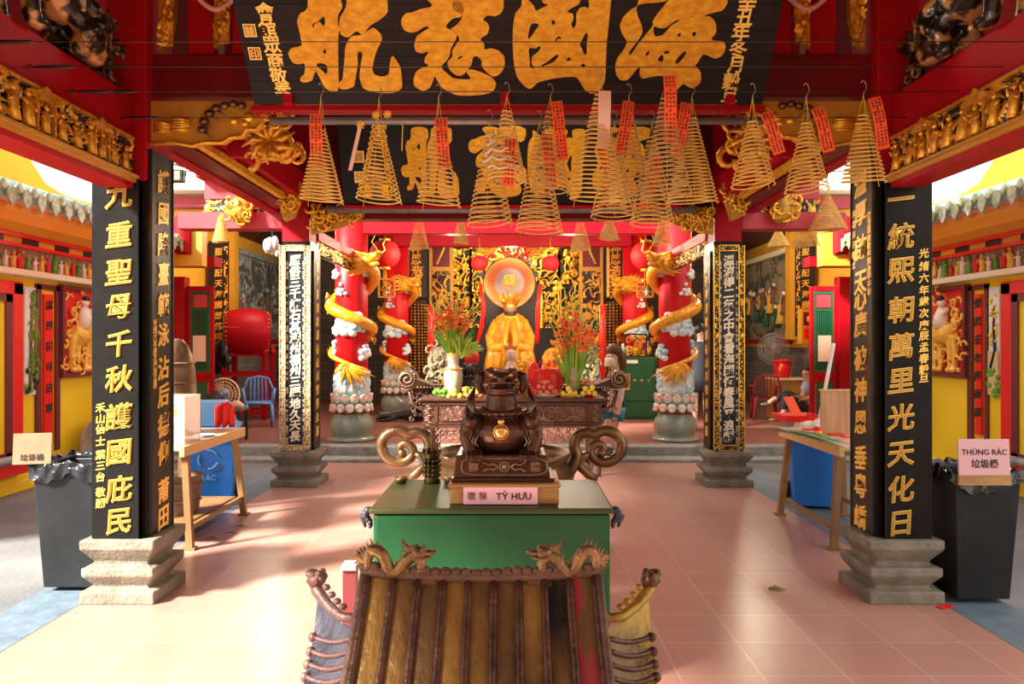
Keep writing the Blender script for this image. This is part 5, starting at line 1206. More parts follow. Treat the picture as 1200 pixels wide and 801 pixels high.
def plate(name,label,x,y,r,mt,h=.035,ell=.8):
    m=MB(); m.lathe([(r*.55,0),(r*.6,.004),(r,h),(r*1.02,h+.004),(r*.95,h),(r*.6,.012),(.01,.01)],(0,0,0),30,M=Matrix.Diagonal((1,ell,1))); o=m.build(name,mt,None); o.location=(x,y,TZ); return tag(o,label,'plate')
px_=X(639,9.05)
plate('fruit_plate','wide white plate heaped with red apples on the offering table',px_,9.06,.175,M['white'])
n=0
for lay,(cnt,rr_,zz) in enumerate(((9,.125,.055),(6,.075,.115),(3,.035,.17))):
    for k in range(cnt):
        a=k/cnt*2*PI+lay*.3; fruit('apple','red apple heaped on the wide white plate of the offering table','fruit',M['apple'] if (k%2) else M['peach'],(px_+math.cos(a)*rr_,9.06+math.sin(a)*rr_*.8,TZ+zz),.034,'apples and peaches on the white plate')
plate('fruit_tray','yellow tray of green and yellow mangoes right of the apple plate',X(668,9.02),9.02,.085,M['lemon'])
plate('fruit_tray','red tray of green mangoes at the right end of the offering table',X(690,9.02),9.05,.10,M['rplas'])
for k,(px,py) in enumerate(((660,461),(668,459),(674,462),(666,455),(683,461),(690,459),(697,461),(686,455),(694,454))):
    fruit('mango',('green mango on the yellow tray' if k<4 else 'yellow green mango on the red tray'),'fruit',M['mango'] if k%2 else M['lemon'],(X(px,9.0),9.0,max(TZ+.04,Z(py,9.0))),.032,'mangoes on the yellow tray' if k<4 else 'mangoes on the red tray',1.2)
for k,(px,py) in enumerate(((526,463),(533,461),(539,463),(533,457))):
    fruit('pomelo','small yellow fruit piled before the porcelain vase','fruit',M['lemon'] if k%2 else M['mango'],(X(px,8.98),8.98,Z(py,8.98)-.0),.033,'yellow fruit before the vase')
for k,(px,py) in enumerate(((548,465),(556,464),(563,465))):
    fruit('red_apple','red apple lying beside the yellow fruit on the left of the table','fruit',M['apple'],(X(px,8.98),8.98,TZ+.032),.032,'red apples left of the statue')
def spray(name,label,x,y,n,seed,mts,r=.08):
    t=thing(name,label,'flowers',(x,y,TZ)); rr=random.Random(seed); a_=MB(); b_=MB()
    for k in range(n):
        p=Vector((x+rr.uniform(-r,r),y+rr.uniform(-r*.5,r*.5),TZ+rr.uniform(.02,r*1.2)))
        if k%2:
            for g in range(5): a_.ell(p+Vector((math.cos(g*1.26)*.014,-.008,math.sin(g*1.26)*.014)),(.014,.01,.014),6)
        else: b_.tube([Vector((x,y,TZ+.01)),p,p+Vector((rr.uniform(-.03,.03),0,.03))],[.004,.010,.002],4)
    a_.build('blossoms',mts[0],t); b_.build('leaves',mts[1],t)
spray('rose_spray','low spray of red roses on the table beside the apple plate',X(617,9.0),9.0,26,3,(M['brred'],M['leaf']))
spray('rose_spray','dark red carnations lying between the apples and the tall stems',X(655,9.15),9.2,26,4,(M['brred'],M['leaf']),.06)
spray('green_sprig','green leafy sprig at the left of the bronze statue head',X(552,9.0),9.0,34,5,(M['leafy'],M['leafy']),.09)
spray('green_sprig','green leaves at the left end of the offering table',X(517,9.0),9.0,30,6,(M['leaf'],M['leafy']),.08)
spray('red_carnations','red carnations on the left half of the offering table',X(548,9.15),9.25,24,7,(M['brred'],M['leaf']),.07)
# red wrapped gift basket, balloons, white bottle figure, dark censer
t=thing('red_gift_bundle','big pleated red cellophane gift bundle behind the apple plate','gift',(X(641,9.35),9.35,TZ))
m=MB(); cx=X(641,9.35); m.lathe([(.15,.02),(.17,.10),(.175,.25),(.165,.33)],(cx,9.35,TZ),40,M=Matrix.Diagonal((1.05,.6,1)),lobes=(16,.10)); m.build('pleated_wrap',M['rplas'],t)
m=MB(); m.ell((cx-.16,9.36,TZ+.26),(.08,.07,.16),12); cluster(m,(cx,9.33,TZ+.38),(.3,.1,.1),14,5); m.build('tied_top',M['brred'],t)
for px,py,lb in ((553,419,'round glossy red lamp globe left of the bronze statue head'),):
    t=thing('red_globe_lamp',lb,'lamp',(X(px,9.8),9.8,1.045)); c=at(px,py,9.8)
    m=MB(); m.ell(c,(.095,.095,.11),20); m.build('globe',M['rplas'],t)
    m=MB(); m.lathe([(.06,1.045),(.06,1.06),(.02,1.08),(.02,c.z-.12),(.05,c.z-.09)],(c.x,9.8,0),16); m.build('stand',M['goldb'],t)
t=thing('pale_bottle_figure','pale pink round topped figure standing behind the bronze statue head','figure',(X(599,9.75),9.75,1.045))
c=at(599,420,9.75); m=MB(); m.lathe([(.12,1.045),(.115,1.15),(.09,1.25),(.06,1.32),(.04,1.36)],(c.x,9.75,0),20); m.ell((c.x,9.75,1.42),(.075,.06,.085),14); m.build('body',M['pinkfig'] if 'pinkfig' in M else M['cardp'],t)
m=MB(); m.tube([(c.x-.02,9.685,1.40),(c.x,9.68,1.39),(c.x+.02,9.685,1.40)],.005,5); m.build('painted_mouth',M['brred'],t)
t=thing('small_gilt_statue','small gilt figure right of the pale bottle figure','statue',(X(614,9.7),9.7,1.045))
m=MB(); c=at(614,430,9.7); cluster(m,(c.x,9.7,1.22),(.16,.12,.30),26,77); m.ell((c.x,9.7,1.16),(.06,.05,.11),10); m.ell((c.x,9.68,1.33),(.045,.04,.05),10); sculpt(m.build('body',M['goldb'],t),.008,1)
t=thing('dark_bronze_censer','dark bronze lion lidded censer right of the porcelain vase','censer',(X(549,9.55),9.55,TZ))
m=MB(); c=Vector((X(549,9.4),9.4,TZ)); m.lathe([(.05,0),(.09,.05),(.10,.14),(.07,.2),(.09,.23)],c,20)
for k in range(14): m.ell(c+Vector((.055*math.cos(k*2.4),.05*math.sin(k*2.4),.27+.008*k)),.035,8)
m.ell(c+Vector((.02,-.05,.33)),(.05,.05,.05),10); sculpt(m.build('body',M['blk'],t),.009,1)
m=MB(); m.box((X(706,9.7)-.25,9.75,1.075),(.14,.10,.055)); m.text('香',(X(706,9.7)-.25,9.697,1.075),(1,0,0),(0,0,1),.05,1,.01,.02); m.text('盒',(X(706,9.7)-.20,9.697,1.075),(1,0,0),(0,0,1),.05,1,.01,.02); tag(m.build('red_box',[M['brred'],M['goldink']]),'small red box with gold characters on the taller altar table, right','box')
# ------------------------------------------------------------ green safe
t=thing('green_safe','dark green metal safe with a white plate and an orange tag, right of the altar','safe',(2.37,14.2,.16))
xa,xb=X(731,14.0),X(770,14.0)
m=MB(); m.bb(xa,xb,14.0,14.5,.16,Z(418,14)); bevel(m.build('body',M['safe'],t),.012,2)
m=MB(); m.bb(xa+.04,xb-.04,13.985,14.0,.50,1.27); m.bb(xa+.04,xb-.04,13.985,14.0,.2,.46); bevel(m.build('door',M['safe'],t),.006,1)
m=MB()
for k in range(3): m.lathe([(.028,0),(.028,.02),(.018,.03)],(xa+.20+.13*k,13.985,Z(445,14)),14,M=Matrix.Rotation(PI/2,3,'X'))
m.build('dial',M['brass'],t)
m=MB(); m.bb(xa+.05,xa+.26,13.978,13.985,Z(425,14),Z(421,14)); m.build('white_plate',M['white'],t)
m=MB(); m.bb(xa+.0,xa+.11,13.97,13.985,Z(456,14),Z(437,14)); 
for i,ch in enumerate('香油箱'): m.text(ch,(xa+.055,13.968,Z(441+i*5.5,14)),(1,0,0),(0,0,1),.09,1,.02,.02)
m.build('orange_tag',[M['woodor'] if 'woodor' in M else M['orange'],M['ink']],t)
t=thing('gilt_lion_frame','black framed gilt lion ornament on top of the green safe','ornament',(X(750,14.2),14.2,1.3))
m=MB(); cx=X(745,14.2)
for (a,b_) in (((-.2,0),(.2,0)),((.2,0),(.2,.42)),((.2,.42),(-.2,.42)),((-.2,.42),(-.2,0))): m.bar((cx+a[0],14.2,1.325+a[1]),(cx+b_[0],14.2,1.325+b_[1]),.03,.03)
m.build('frame',M['blk'],t); m=MB(); cluster(m,(cx,14.2,1.52),(.28,.14,.32),26,12); m.ell((cx,14.2,1.42),(.1,.07,.11),10); m.build('lion',M['gold'],t)
# ------------------------------------------------------------ left hall furniture
FZ=.16
t=thing('temple_drum','big red barrel drum on a red wooden stand in the left hall','drum',(-4.85,13.9,FZ))
Mx=Matrix.Rotation(.35,3,'Z')@Matrix.Rotation(PI/2,3,'Y')
c=Vector((-4.9,13.9,Z(388,13.9)))
m=MB(); m.lathe([(.34,-.40),(.40,-.28),(.44,0),(.40,.28),(.34,.40)],c,32,M=Mx); m.build('barrel',M['red'],t)
for q in (-1,1):
    m=MB(); m.lathe([(.335,.392*q),(.345,.40*q),(.345,.415*q),(.30,.42*q),(.01,.42*q)],c,32,M=Mx); m.build('drum_skin',M['woodd'],t)
m=MB()
for q in (-1,1):
    for k in range(28): a=k/28*2*PI; v=Mx@Vector((.362*math.cos(a),.362*math.sin(a),.365*q)); m.ell(c+v,.014,5)
m.build('studs',M['brass'],t)
for (dx,dy) in ((-.33,-.25),(.33,-.05),(-.33,.25),(.33,.4)):
    m=MB(); m.bar((c.x+dx,c.y+dy,FZ),(c.x+dx,c.y+dy,c.z-.36),.08,.08); m.ell((c.x+dx,c.y+dy,c.z-.37),(.08,.08,.09),10); m.build('stand_leg',M['red'],t)
m=MB(); 
for z in (FZ+.15,FZ+.85): m.bar((c.x-.33,c.y-.22,z),(c.x+.33,c.y-.06,z),.06,.08); m.bar((c.x-.33,c.y+.22,z),(c.x+.33,c.y+.4,z),.06,.08)
m.bar((c.x-.36,c.y-.2,c.z-.40),(c.x+.36,c.y-.02,c.z-.40),.08,.10); m.build('stand_rails',M['red'],t)
def chair(loc,rz,label,mt,group=None):
    t=thing('plastic_chair',label,'chair',loc,group,rz); B=lambda mb,n:mb.build(n,mt,t,world=False)
    for (x,y) in ((-.2,-.2),(.2,-.2),(-.2,.2),(.2,.2)):
        m=MB(); m.tube([(x*1.15,y*1.15,0),(x,y,.40)],[.026,.034],6); B(m,'leg')
    m=MB(); m.grid(lambda a,b:((a-.5)*.44,(b-.5)*.42,.41-.02*math.sin(a*PI)*math.sin(b*PI)),8,8); m.tube([(-.22,-.21,.40),(.22,-.21,.40),(.22,.21,.40),(-.22,.21,.40)],.018,6,closed=True); B(m,'seat')
    m=MB()
    m.tube([(-.22,.2,.40),(-.24,.24,.62),(-.17,.28,.80),(0,.30,.84),(.17,.28,.80),(.24,.24,.62),(.22,.2,.40)],.020,7)
    for k in range(5): x=-.13+.065*k; m.tube([(x,.21,.42),(x,.27,.64),(x*.9,.29,.82)],.014,5)
    B(m,'backrest')
    for s in (-1,1):
        m=MB(); m.tube([(s*.24,.22,.62),(s*.27,.0,.63),(s*.25,-.2,.60),(s*.22,-.22,.40)],.021,6); B(m,'armrest')
    return t
chair((-4.35,12.9,FZ),math.radians(200)+PI,'light blue plastic armchair beside the drum in the left hall',M['lblue'])
t=thing('standing_fan','round wire fan with beige cage leaning by the left door leaf','fan',(-4.4,11.9,FZ))
c=at(263,461,11.9); m=MB()
for r in (.25,.20,.15,.10): m.tube([(c.x+r*math.cos(k/32*2*PI),c.y-.03-(.25-r)*.2,c.z+r*math.sin(k/32*2*PI)) for k in range(32)],.006 if r<.25 else .014,5,closed=True)
for k in range(24): a=k/24*2*PI; m.tube([(c.x,c.y-.07,c.z),(c.x+.25*math.cos(a),c.y-.03,c.z+.25*math.sin(a))],.003,4)
m.build('cage',M['cream'],t)
m=MB(); m.ell((c.x,c.y-.07,c.z),(.05,.03,.05),12); m.ell((c.x,c.y+.06,c.z),(.08,.1,.08),12); m.build('motor',M['lblue'],t)
for k in range(3):
    a=k*2.09; m=MB(); m.add([(c.x,c.y,c.z),(c.x+.2*math.cos(a-.4),c.y+.03,c.z+.2*math.sin(a-.4)),(c.x+.22*math.cos(a),c.y,c.z+.22*math.sin(a)),(c.x+.19*math.cos(a+.45),c.y-.03,c.z+.19*math.sin(a+.45))],[(0,1,2),(0,2,3)]); o=m.build('blade',M['wood'],t); q=o.modifiers.new('th','SOLIDIFY'); q.thickness=.006
m=MB(); m.tube([(c.x,c.y+.06,c.z-.05),(c.x,c.y+.06,FZ+.03)],.018,8); m.lathe([(.19,0),(.19,.03),(.03,.05)],(c.x,c.y+.06,FZ),24); m.build('pole',M['steel'],t)
t=thing('black_bag','black bag hanging on the wall beside the left drum','bag',(-4.9,14.0,1.3))
c=at(258,412,12.3); m=MB(); m.ell(c,(.13,.06,.20),12); m.ell(c+Vector((.08,0,-.12)),(.12,.06,.13),10); m.build('body',M['bag'],t)
m=MB(); m.tube([c+Vector((-.08,0,.15)),c+Vector((-.03,0,.42)),c+Vector((.06,0,.15))],.008,5); m.build('strap',M['blk'],t)
m=MB(); m.tube([c+Vector((-.03,.02,.42)),c+Vector((-.03,.9,.42))],.006,4); m.build('hook',M['steel'],t)
# side desk pieces near the left lane (behind donation table)
t=thing('white_document_desk','small table with papers and a red cloth beside the fan','table',(-4.0,10.9,.16))
x0,x1=X(232,10.9),X(286,10.9); z=Z(478,10.9)
m=MB(); m.bb(x0,x1,10.75,11.15,z-.03,z); m.build('table_top',M['woodd'],t)
for (x,y) in ((x0+.04,10.79),(x1-.04,10.79),(x0+.04,11.1),(x1-.04,11.1)): m=MB(); m.bb(x-.02,x+.02,y-.02,y+.02,FZ,z-.03); m.build('leg',M['blk'],t)
m=MB(); m.grid(lambda a,b:(x0+.02+.15*a,10.74+.01*math.sin(a*20),z-.55+.56*b),12,4); m.build('red_cloth',M['brred'],t)
m=MB(); m.box((x0+.28,10.95,z+.012),(.36,.26,.02),rz=.2); tag(m.build('paper_pile',M['white']),'white sheets of paper on the small table by the fan','paper')
m=MB(); m.ell((x0+.24,10.98,z+.12),(.18,.12,.12),16); m.ell((x0+.26,10.9,z+.05),(.24,.16,.03),16); tag(m.build('felt_hat',M['blk']),'black rounded cap resting on the papers by the fan','hat')
m=MB(); m.tube([(x0+.46,10.93,z+.05),(x0+.58,10.9,z+.07),(x0+.66,10.9,z+.03)],[.04,.055,.03],8); tag(m.build('pink_cloth',M['cardp']),'crumpled pink cloth at the corner of the small table by the fan','cloth')
# ------------------------------------------------------------ right hall furniture
t=thing('reception_desk','pale wooden desk against the right hall wall beside the seated man','desk',(5.2,14.6,FZ))
x0,x1=X(906,14.4),X(948,14.4); z=Z(442,14.4)
m=MB(); m.bb(x0,x1,14.3,14.9,z-.04,z); m.build('desk_top',M['cream'],t)
m=MB(); m.bb(x0+.03,x1-.03,14.34,14.88,FZ,z-.04); m.build('cabinet',M['ochre'],t)
m=MB(); m.bb(x0+.03,x0+.30,14.325,14.345,FZ+.05,z-.08); m.build('drawer_front',M['wood'],t)
c=at(917,432,14.5)
t=thing('red_container','round red plastic container with a lid on the pale desk','container',(c.x,14.5,z)); 
m=MB(); m.lathe([(.13,z+.001),(.155,z+.05),(.165,z+.30)],(c.x,14.5,0),24); m.build('pot',M['rplas'],t); m=MB(); m.lathe([(.175,z+.29),(.175,z+.34),(.05,z+.36)],(c.x,14.5,0),24); m.build('lid',M['rplas'],t)
t=thing('wall_fan','dusty round cage fan mounted on the right hall wall','fan',(4.95,14.8,1.5)); c=at(905,408,14.8)
m=MB()
for r in (.30,.24,.18,.12): m.tube([(c.x+r*math.cos(k/32*2*PI),c.y-.05-(.3-r)*.3,c.z+r*math.sin(k/32*2*PI)) for k in range(32)],.008,5,closed=True)
for k in range(40): a=k/40*2*PI; m.tube([(c.x,c.y-.13,c.z),(c.x+.30*math.cos(a),c.y-.05,c.z+.30*math.sin(a))],.004,4); m.tube([(c.x,c.y+.05,c.z),(c.x+.30*math.cos(a),c.y-.05,c.z+.30*math.sin(a))],.004,4)
m.build('cage',M['greyrel'],t); m=MB(); m.ell((c.x,c.y,c.z),(.08,.1,.08),12)
for k in range(3): a=k*2.09; m.ell((c.x+.13*math.cos(a),c.y,c.z+.13*math.sin(a)),(.10,.015,.10),10)
m.build('motor_and_blades',M['steel'],t); m=MB(); m.tube([(c.x,c.y+.05,c.z),(c.x+.2,c.y+.1,c.z-.05),(5.78,c.y+.1,c.z-.05)],.02,6); m.build('bracket',M['steel'],t)
chair((4.72,14.0,FZ),math.radians(170),'dark red plastic chair in the right hall left of the pale desk',mat('wine red plastic',(.30,.01,.03),.35))
t=thing('small_wall_altar','little red and yellow wall shrine on the ochre pilaster, right hall','shrine',(X(946,13.6),13.6,Z(400,13.6)))
c=at(946,382,13.6)
m=MB(); m.bb(c.x-.12,c.x+.12,13.55,13.75,c.z-.28,c.z+.32); m.build('box',M['ochrew'],t); m=MB(); m.bb(c.x-.09,c.x+.09,13.53,13.56,c.z+.02,c.z+.26); m.build('dark_niche',M['dred'],t); m=MB(); m.bb(c.x-.08,c.x+.08,13.53,13.56,c.z-.22,c.z-.04); m.build('red_card',M['brred'],t)
m=MB(); m.ell((c.x,13.53,c.z+.13),(.04,.03,.06),8); m.build('tiny_figure',M['goldb'],t)
m=MB(); m.bb(c.x-.04,5.8,13.7,13.78,c.z-.3,c.z-.26); m.build('shelf_bracket',M['ochrew'],t)

# ------------------------------------------------------------ people
def skinned(name,verts,edges,mt,parent,lv=2,root=0):
    me=bpy.data.meshes.new(name); px,py,pz=parent.location
    me.from_pydata([(v[0]-px,v[1]-py,v[2]-pz) for v in verts],edges,[]); me.materials.append(mt)
    o=bpy.data.objects.new(name,me); COL.objects.link(o); o.parent=parent
    sk=o.modifiers.new('skin','SKIN'); sk.use_smooth_shade=True
    for i,d in enumerate(me.skin_vertices[0].data):
        r=verts[i][3]; d.radius=(r,r) if not hasattr(r,'__len__') else r; d.use_root=(i==root)
    ss=o.modifiers.new('sub','SUBSURF'); ss.levels=lv; ss.render_levels=lv
    return o
def hand(V,E,w,dirn,side,up,wi,s=1.0):
    """palm + five fingers from wrist index wi"""
    w=Vector(w); d=Vector(dirn).normalized(); sd=Vector(side).normalized(); u=Vector(up).normalized()
    p=w+d*.05*s; V.append((*p,.030*s)); pi=len(V)-1; E.append((wi,pi))
    for k,ln in enumerate((.062,.075,.070,.052)):
        b=p+d*.035*s+sd*(k-1.5)*.019*s; V.append((*b,.0095*s)); a=len(V)-1; E.append((pi,a))
        c1=b+d*ln*.55*s-u*.010*s; V.append((*c1,.0085*s)); E.append((a,a+1)); c2=c1+d*ln*.35*s-u*.028*s; V.append((*c2,.007*s)); E.append((a+1,a+2))
    b=w+d*.03*s+sd*-.036*s; V.append((*b,.011*s)); a=len(V)-1; E.append((pi,a)); c1=b+d*.035*s-sd*.014*s-u*.012*s; V.append((*c1,.009*s)); E.append((a,a+1))
# woman leaning over the right end of the altar, back half turned
wx,wy=X(720,10.35),10.34
t=thing('person','woman in pale pink top, teal shorts and white mask standing behind the right altar end','person',(wx,wy,.045))
def W(px,py,dy=0): return (X(px,wy),wy+dy,Z(py,wy))
V=[];E=[]
def av(p,r,fr=None,):
    V.append((*p,r)); i=len(V)-1
    if fr is not None: E.append((fr,i))
    return i
pel=av(W(719,478),.125); wa=av(W(722,463),.105,pel); ch=av(W(723,445,-.03),.12,wa); nk=av(W(721,432,-.06),.05,ch); hd0=av(W(718,426,-.09),.055,nk); hd=av(W(716,419,-.10),.09,hd0); ht=av(W(716,412,-.09),.085,hd)
for q,(kx,ky,ax,ay,fx,dy) in enumerate(((713,504,722,528,716,-.08),(720,503,727,529,722,.08))):
    hp=av(W(715+q*6,487,dy),.09,pel); kn=av(W(kx,ky,dy),.062,hp); cf=av(W((kx+ax)/2+1,(ky+ay)/2,dy+.02),.055,kn); an=av(W(ax,ay,dy),.034,cf); ft=av((X(fx,wy)+.03,wy+dy-.06,.095),.032,an); av((X(fx,wy)-.02,wy+dy-.13,.08),.026,ft)
for dy,sx in ((-.13,-4),(.10,3)):
    sh=av(W(723+sx,440,dy),.055,ch); el=av(W(712+sx,455,dy-.12),.038,sh); wr=av(W(703+sx,448,dy-.22),.027,el); hand(V,E,W(703+sx,448,dy-.22),(-.8,-.4,.2),(0,.3,1),(.5,-.8,0),wr)
skinned('body',V,E,M['skinl'],t)
V=[];E=[]
a=av(W(720,473),.128); b=av(W(722,462),.120,a); c_=av(W(724,447,-.03),.142,b); d_=av(W(723,438,-.04),.095,c_)
for dy,sx in ((-.13,-4),(.10,3)): q=av(W(723+sx,441,dy),.075,c_); av(W(717+sx,449,dy-.07),.06,q)
skinned('pale_top',V,E,M['shirtw'],t)
V=[];E=[]
a=av(W(719,476),.14)
for q,dy in ((0,-.06),(1,.07)): h_=av(W(714+q*7,484,dy),.115,a); av(W(712.5+q*7,493,dy),.10,h_)
skinned('shorts',V,E,M['shorts'],t)
m=MB(); hc=Vector(W(718,412,-.06)); m.ell(hc+Vector((.01,.0,.02)),(.115,.12,.105),16); m.tube([hc+Vector((.08,.06,.0)),hc+Vector((.13,.08,-.10)),hc+Vector((.14,.06,-.22)),hc+Vector((.12,.04,-.30))],[.07,.065,.05,.015],10); m.build('brown_hair',M['hairbr'],t)
m=MB(); 
for fx,dy in ((715,-.08),(721,.08)): m.ell((X(fx,wy)+.0,wy+dy-.08,.08),(.055,.12,.038),12,rz=-.35)
m.build('dark_shoes',M['blk'],t)
fc=Vector(W(713.5,422,-.19)); m=MB()
m.grid(lambda a,b:(fc.x-.075+.15*a,fc.y-.02+.35*(a-.5)**2-.02*math.sin(b*PI),fc.z-.075+.12*b),8,6); o=m.build('white_face_mask',M['mask'],t); q=o.modifiers.new('t','SOLIDIFY'); q.thickness=.006
m=MB()
for q in (-1,1): m.ell(fc+Vector((.028*q,.005,.065)),(.012,.008,.007),8)
m.build('eyes',M['ink'],t)
# woman in black dress behind right column
wx,wy=X(821,12.4),12.4
t=thing('person','person in a black sleeveless dress half hidden between the right dragon column and pillar','person',(wx,wy,FZ))
V=[];E=[]
G=lambda dx,z,dy=0:(wx+dx,wy+dy,FZ+z)
a=av(G(0,.92),.12); b=av(G(0,1.15),.10,a); c_=av(G(0,1.36),.11,b); n_=av(G(0,1.46),.045,c_); h_=av(G(0,1.56,-.01),.075,n_); av(G(0,1.66,-.01),.07,h_)
for q in (-1,1):
    h2=av(G(q*.09,.85),.08,a); k=av(G(q*.09,.48),.055,h2); f=av(G(q*.09,.09),.035,k); av(G(q*.10,.04,-.12),.03,f)
    s_=av(G(q*.17,1.36),.045,c_); e=av(G(q*.21,1.10),.036,s_); w_=av(G(q*.22,.86,-.06),.025,e); hand(V,E,G(q*.22,.86,-.06),(0,-.1,-1),(0,1,0),(q*-1,0,0),w_)
skinned('body',V,E,M['skinl'],t)
m=MB(); m.lathe([(.20,.62),(.19,.85),(.14,1.12),(.155,1.3),(.13,1.42),(.07,1.45)],(wx,wy,FZ),24,M=Matrix.Diagonal((1,.75,1))); m.build('black_dress',M['pants'],t)
m=MB(); m.ell(G(0,1.64,.02),(.10,.11,.11),14); m.ell(G(0,1.5,.07),(.09,.06,.14),12); m.build('dark_hair',M['hairb'],t)
m=MB(); m.ell(G(0,1.60,-.088),(.012,.02,.018),6); m.build('nose',M['skinl'],t)
m=MB(); 
for q in (-1,1): m.ell(G(q*.028,1.625,-.078),(.010,.006,.006),6)
m.tube([G(-.02,1.565,-.078),G(.02,1.565,-.078)],.005,4); m.build('face_features',M['ink'],t)
# seated man reading in right hall
sd_=13.4
def S(px,py,dy=0): return (X(px,sd_+dy),sd_+dy,Z(py,sd_+dy))
t=thing('person','man in a light blue shirt sitting with crossed legs and reading in the right hall','person',(X(945,sd_),sd_,FZ))
V=[];E=[]
a=av(S(948,476),.13); b=av(S(949,464),.125,a); c_=av(S(950,452),.13,b); n_=av(S(948,444,-.02),.055,c_); h_=av(S(945,438,-.03),.085,n_); av(S(945,431,-.02),.083,h_)
hp=av(S(942,478,-.12),.095,a); k=av(S(920,463,-.30),.068,hp); f=av(S(918,484,-.35),.045,k); av(S(910,490,-.38),.038,f)
hp=av(S(944,474,.05),.095,a); k=av(S(924,461,-.12),.068,hp); f=av(S(905,468,-.3),.045,k); av(S(900,472,-.32),.036,f)
for q,(sx,sy,ex,ey,wx_,wy_,dy) in enumerate(((953,451,955,464,938,467,-.22),(945,450,940,464,928,463,-.30))):
    s_=av(S(sx,sy,-.05 if q else .02),.058,c_); e=av(S(ex,ey,dy*.6),.042,s_); w_=av(S(wx_,wy_,dy),.030,e); hand(V,E,S(wx_,wy_,dy),(-1,-.3,-.1),(0,1,.4),(0,-.3,1),w_)
skinned('body',V,E,M['skin'],t)
V=[];E=[]
a=av(S(948,475),.14); b=av(S(949,464),.145,a); c_=av(S(950,453),.15,b); av(S(949,447),.09,c_)
for q,(sx,sy,ex,ey) in enumerate(((953,451,956,459),(945,450,941,459))): s_=av(S(sx,sy,-.05 if q else .02),.085,c_); av(S(ex,ey,-.12),.07,s_)
skinned('t_shirt',V,E,M['shirtb'],t)
V=[];E=[]
a=av(S(948,478),.145); hp=av(S(942,478,-.12),.11,a); k=av(S(920,463,-.30),.085,hp); av(S(918,481,-.35),.066,k)
hp=av(S(944,474,.05),.11,a); k=av(S(924,461,-.12),.085,hp); av(S(908,467,-.28),.062,k)
skinned('dark_trousers',V,E,M['pants'],t)
m=MB(); hc=Vector(S(946,433,-.02)); m.ell(hc+Vector((.02,.01,.03)),(.105,.11,.09),16); m.ell(hc+Vector((.05,.02,-.03)),(.07,.09,.07),12); m.build('short_black_hair',M['hairb'],t)
m=MB(); fc=Vector(S(941,439,-.09)); m.ell(fc+Vector((-.005,-.005,0)),(.02,.014,.02),8); m.ell(Vector(S(948.5,438,-.105)),(.012,.015,.028),8); m.build('nose_and_ear',M['skin'],t)
m=MB(); m.tube([fc+Vector((-.0,-.01,.03)),fc+Vector((.05,-.02,.03)),fc+Vector((.10,-.01,.03))],.006,5); m.tube([fc+Vector((.01,-.01,-.04)),fc+Vector((.04,-.015,-.045))],.005,4); m.build('glasses_and_mouth',M['ink'],t)
m=MB(); 
for p in (S(908,491,-.40),S(898,473,-.34)): m.ell(p,(.11,.06,.035),12)
m.build('sandals',M['woodd'],t)
t=thing('low_stool','low dark seat under the reading man','stool',(X(950,sd_),sd_,FZ))
m=MB(); cx=X(950,sd_); m.bb(cx-.22,cx+.22,sd_-.2,sd_+.2,.28,.315); m.build('seat',M['woodd'],t)
for (i,j) in ((-1,-1),(1,-1),(1,1),(-1,1)): m=MB(); m.bar((cx+i*.2,sd_+j*.18,FZ),(cx+i*.18,sd_+j*.16,.285),.035); m.build('leg',M['woodd'],t)
m=MB(); p=Vector(S(930,461,-.36)); m.box(p,(.16,.11,.012),rz=.3); tag(m.build('held_booklet',M['blk']),'small dark booklet held in the hands of the reading man','book')
# sleeping black dog
dx,dy_=X(474,13.7),13.7
t=thing('dog','black dog sleeping flat on the hall floor between the left dragon columns','dog',(dx,dy_,FZ))
V=[];E=[]
D=lambda x,y,z:(dx+x,dy_+y,FZ+z)
a=av(D(.12,0,.10),.10); b=av(D(-.04,0,.11),.085,a); c_=av(D(-.18,0,.115),.10,b); n_=av(D(-.30,-.03,.09),.062,c_); h_=av(D(-.39,-.05,.065),.062,n_); mz=av(D(-.47,-.06,.045),.036,h_); av(D(-.52,-.065,.04),.022,mz)
for q in (-1,1): av(D(-.36,-.05+q*.045,.13),.014,h_)
r_=av(D(.24,0,.09),.09,a); tl=av(D(.36,.03,.045),.028,r_); tl=av(D(.50,-.02,.025),.02,tl); av(D(.60,-.06,.02),.012,tl)
for (x,y) in ((-.2,-.12),(-.16,.10)): q=av(D(x,y,.06),.04,c_); q=av(D(x-.12,y-.06,.035),.026,q); q=av(D(x-.22,y-.04,.028),.022,q); av(D(x-.28,y-.04,.025),.024,q)
for (x,y) in ((.2,-.13),(.2,.10)): q=av(D(x,y,.08),.055,r_); q=av(D(x-.08,y-.07,.05),.035,q); q=av(D(x+.04,y-.10,.03),.022,q); av(D(x-.06,y-.12,.025),.024,q)
skinned('body',V,E,M['hairb'],t)
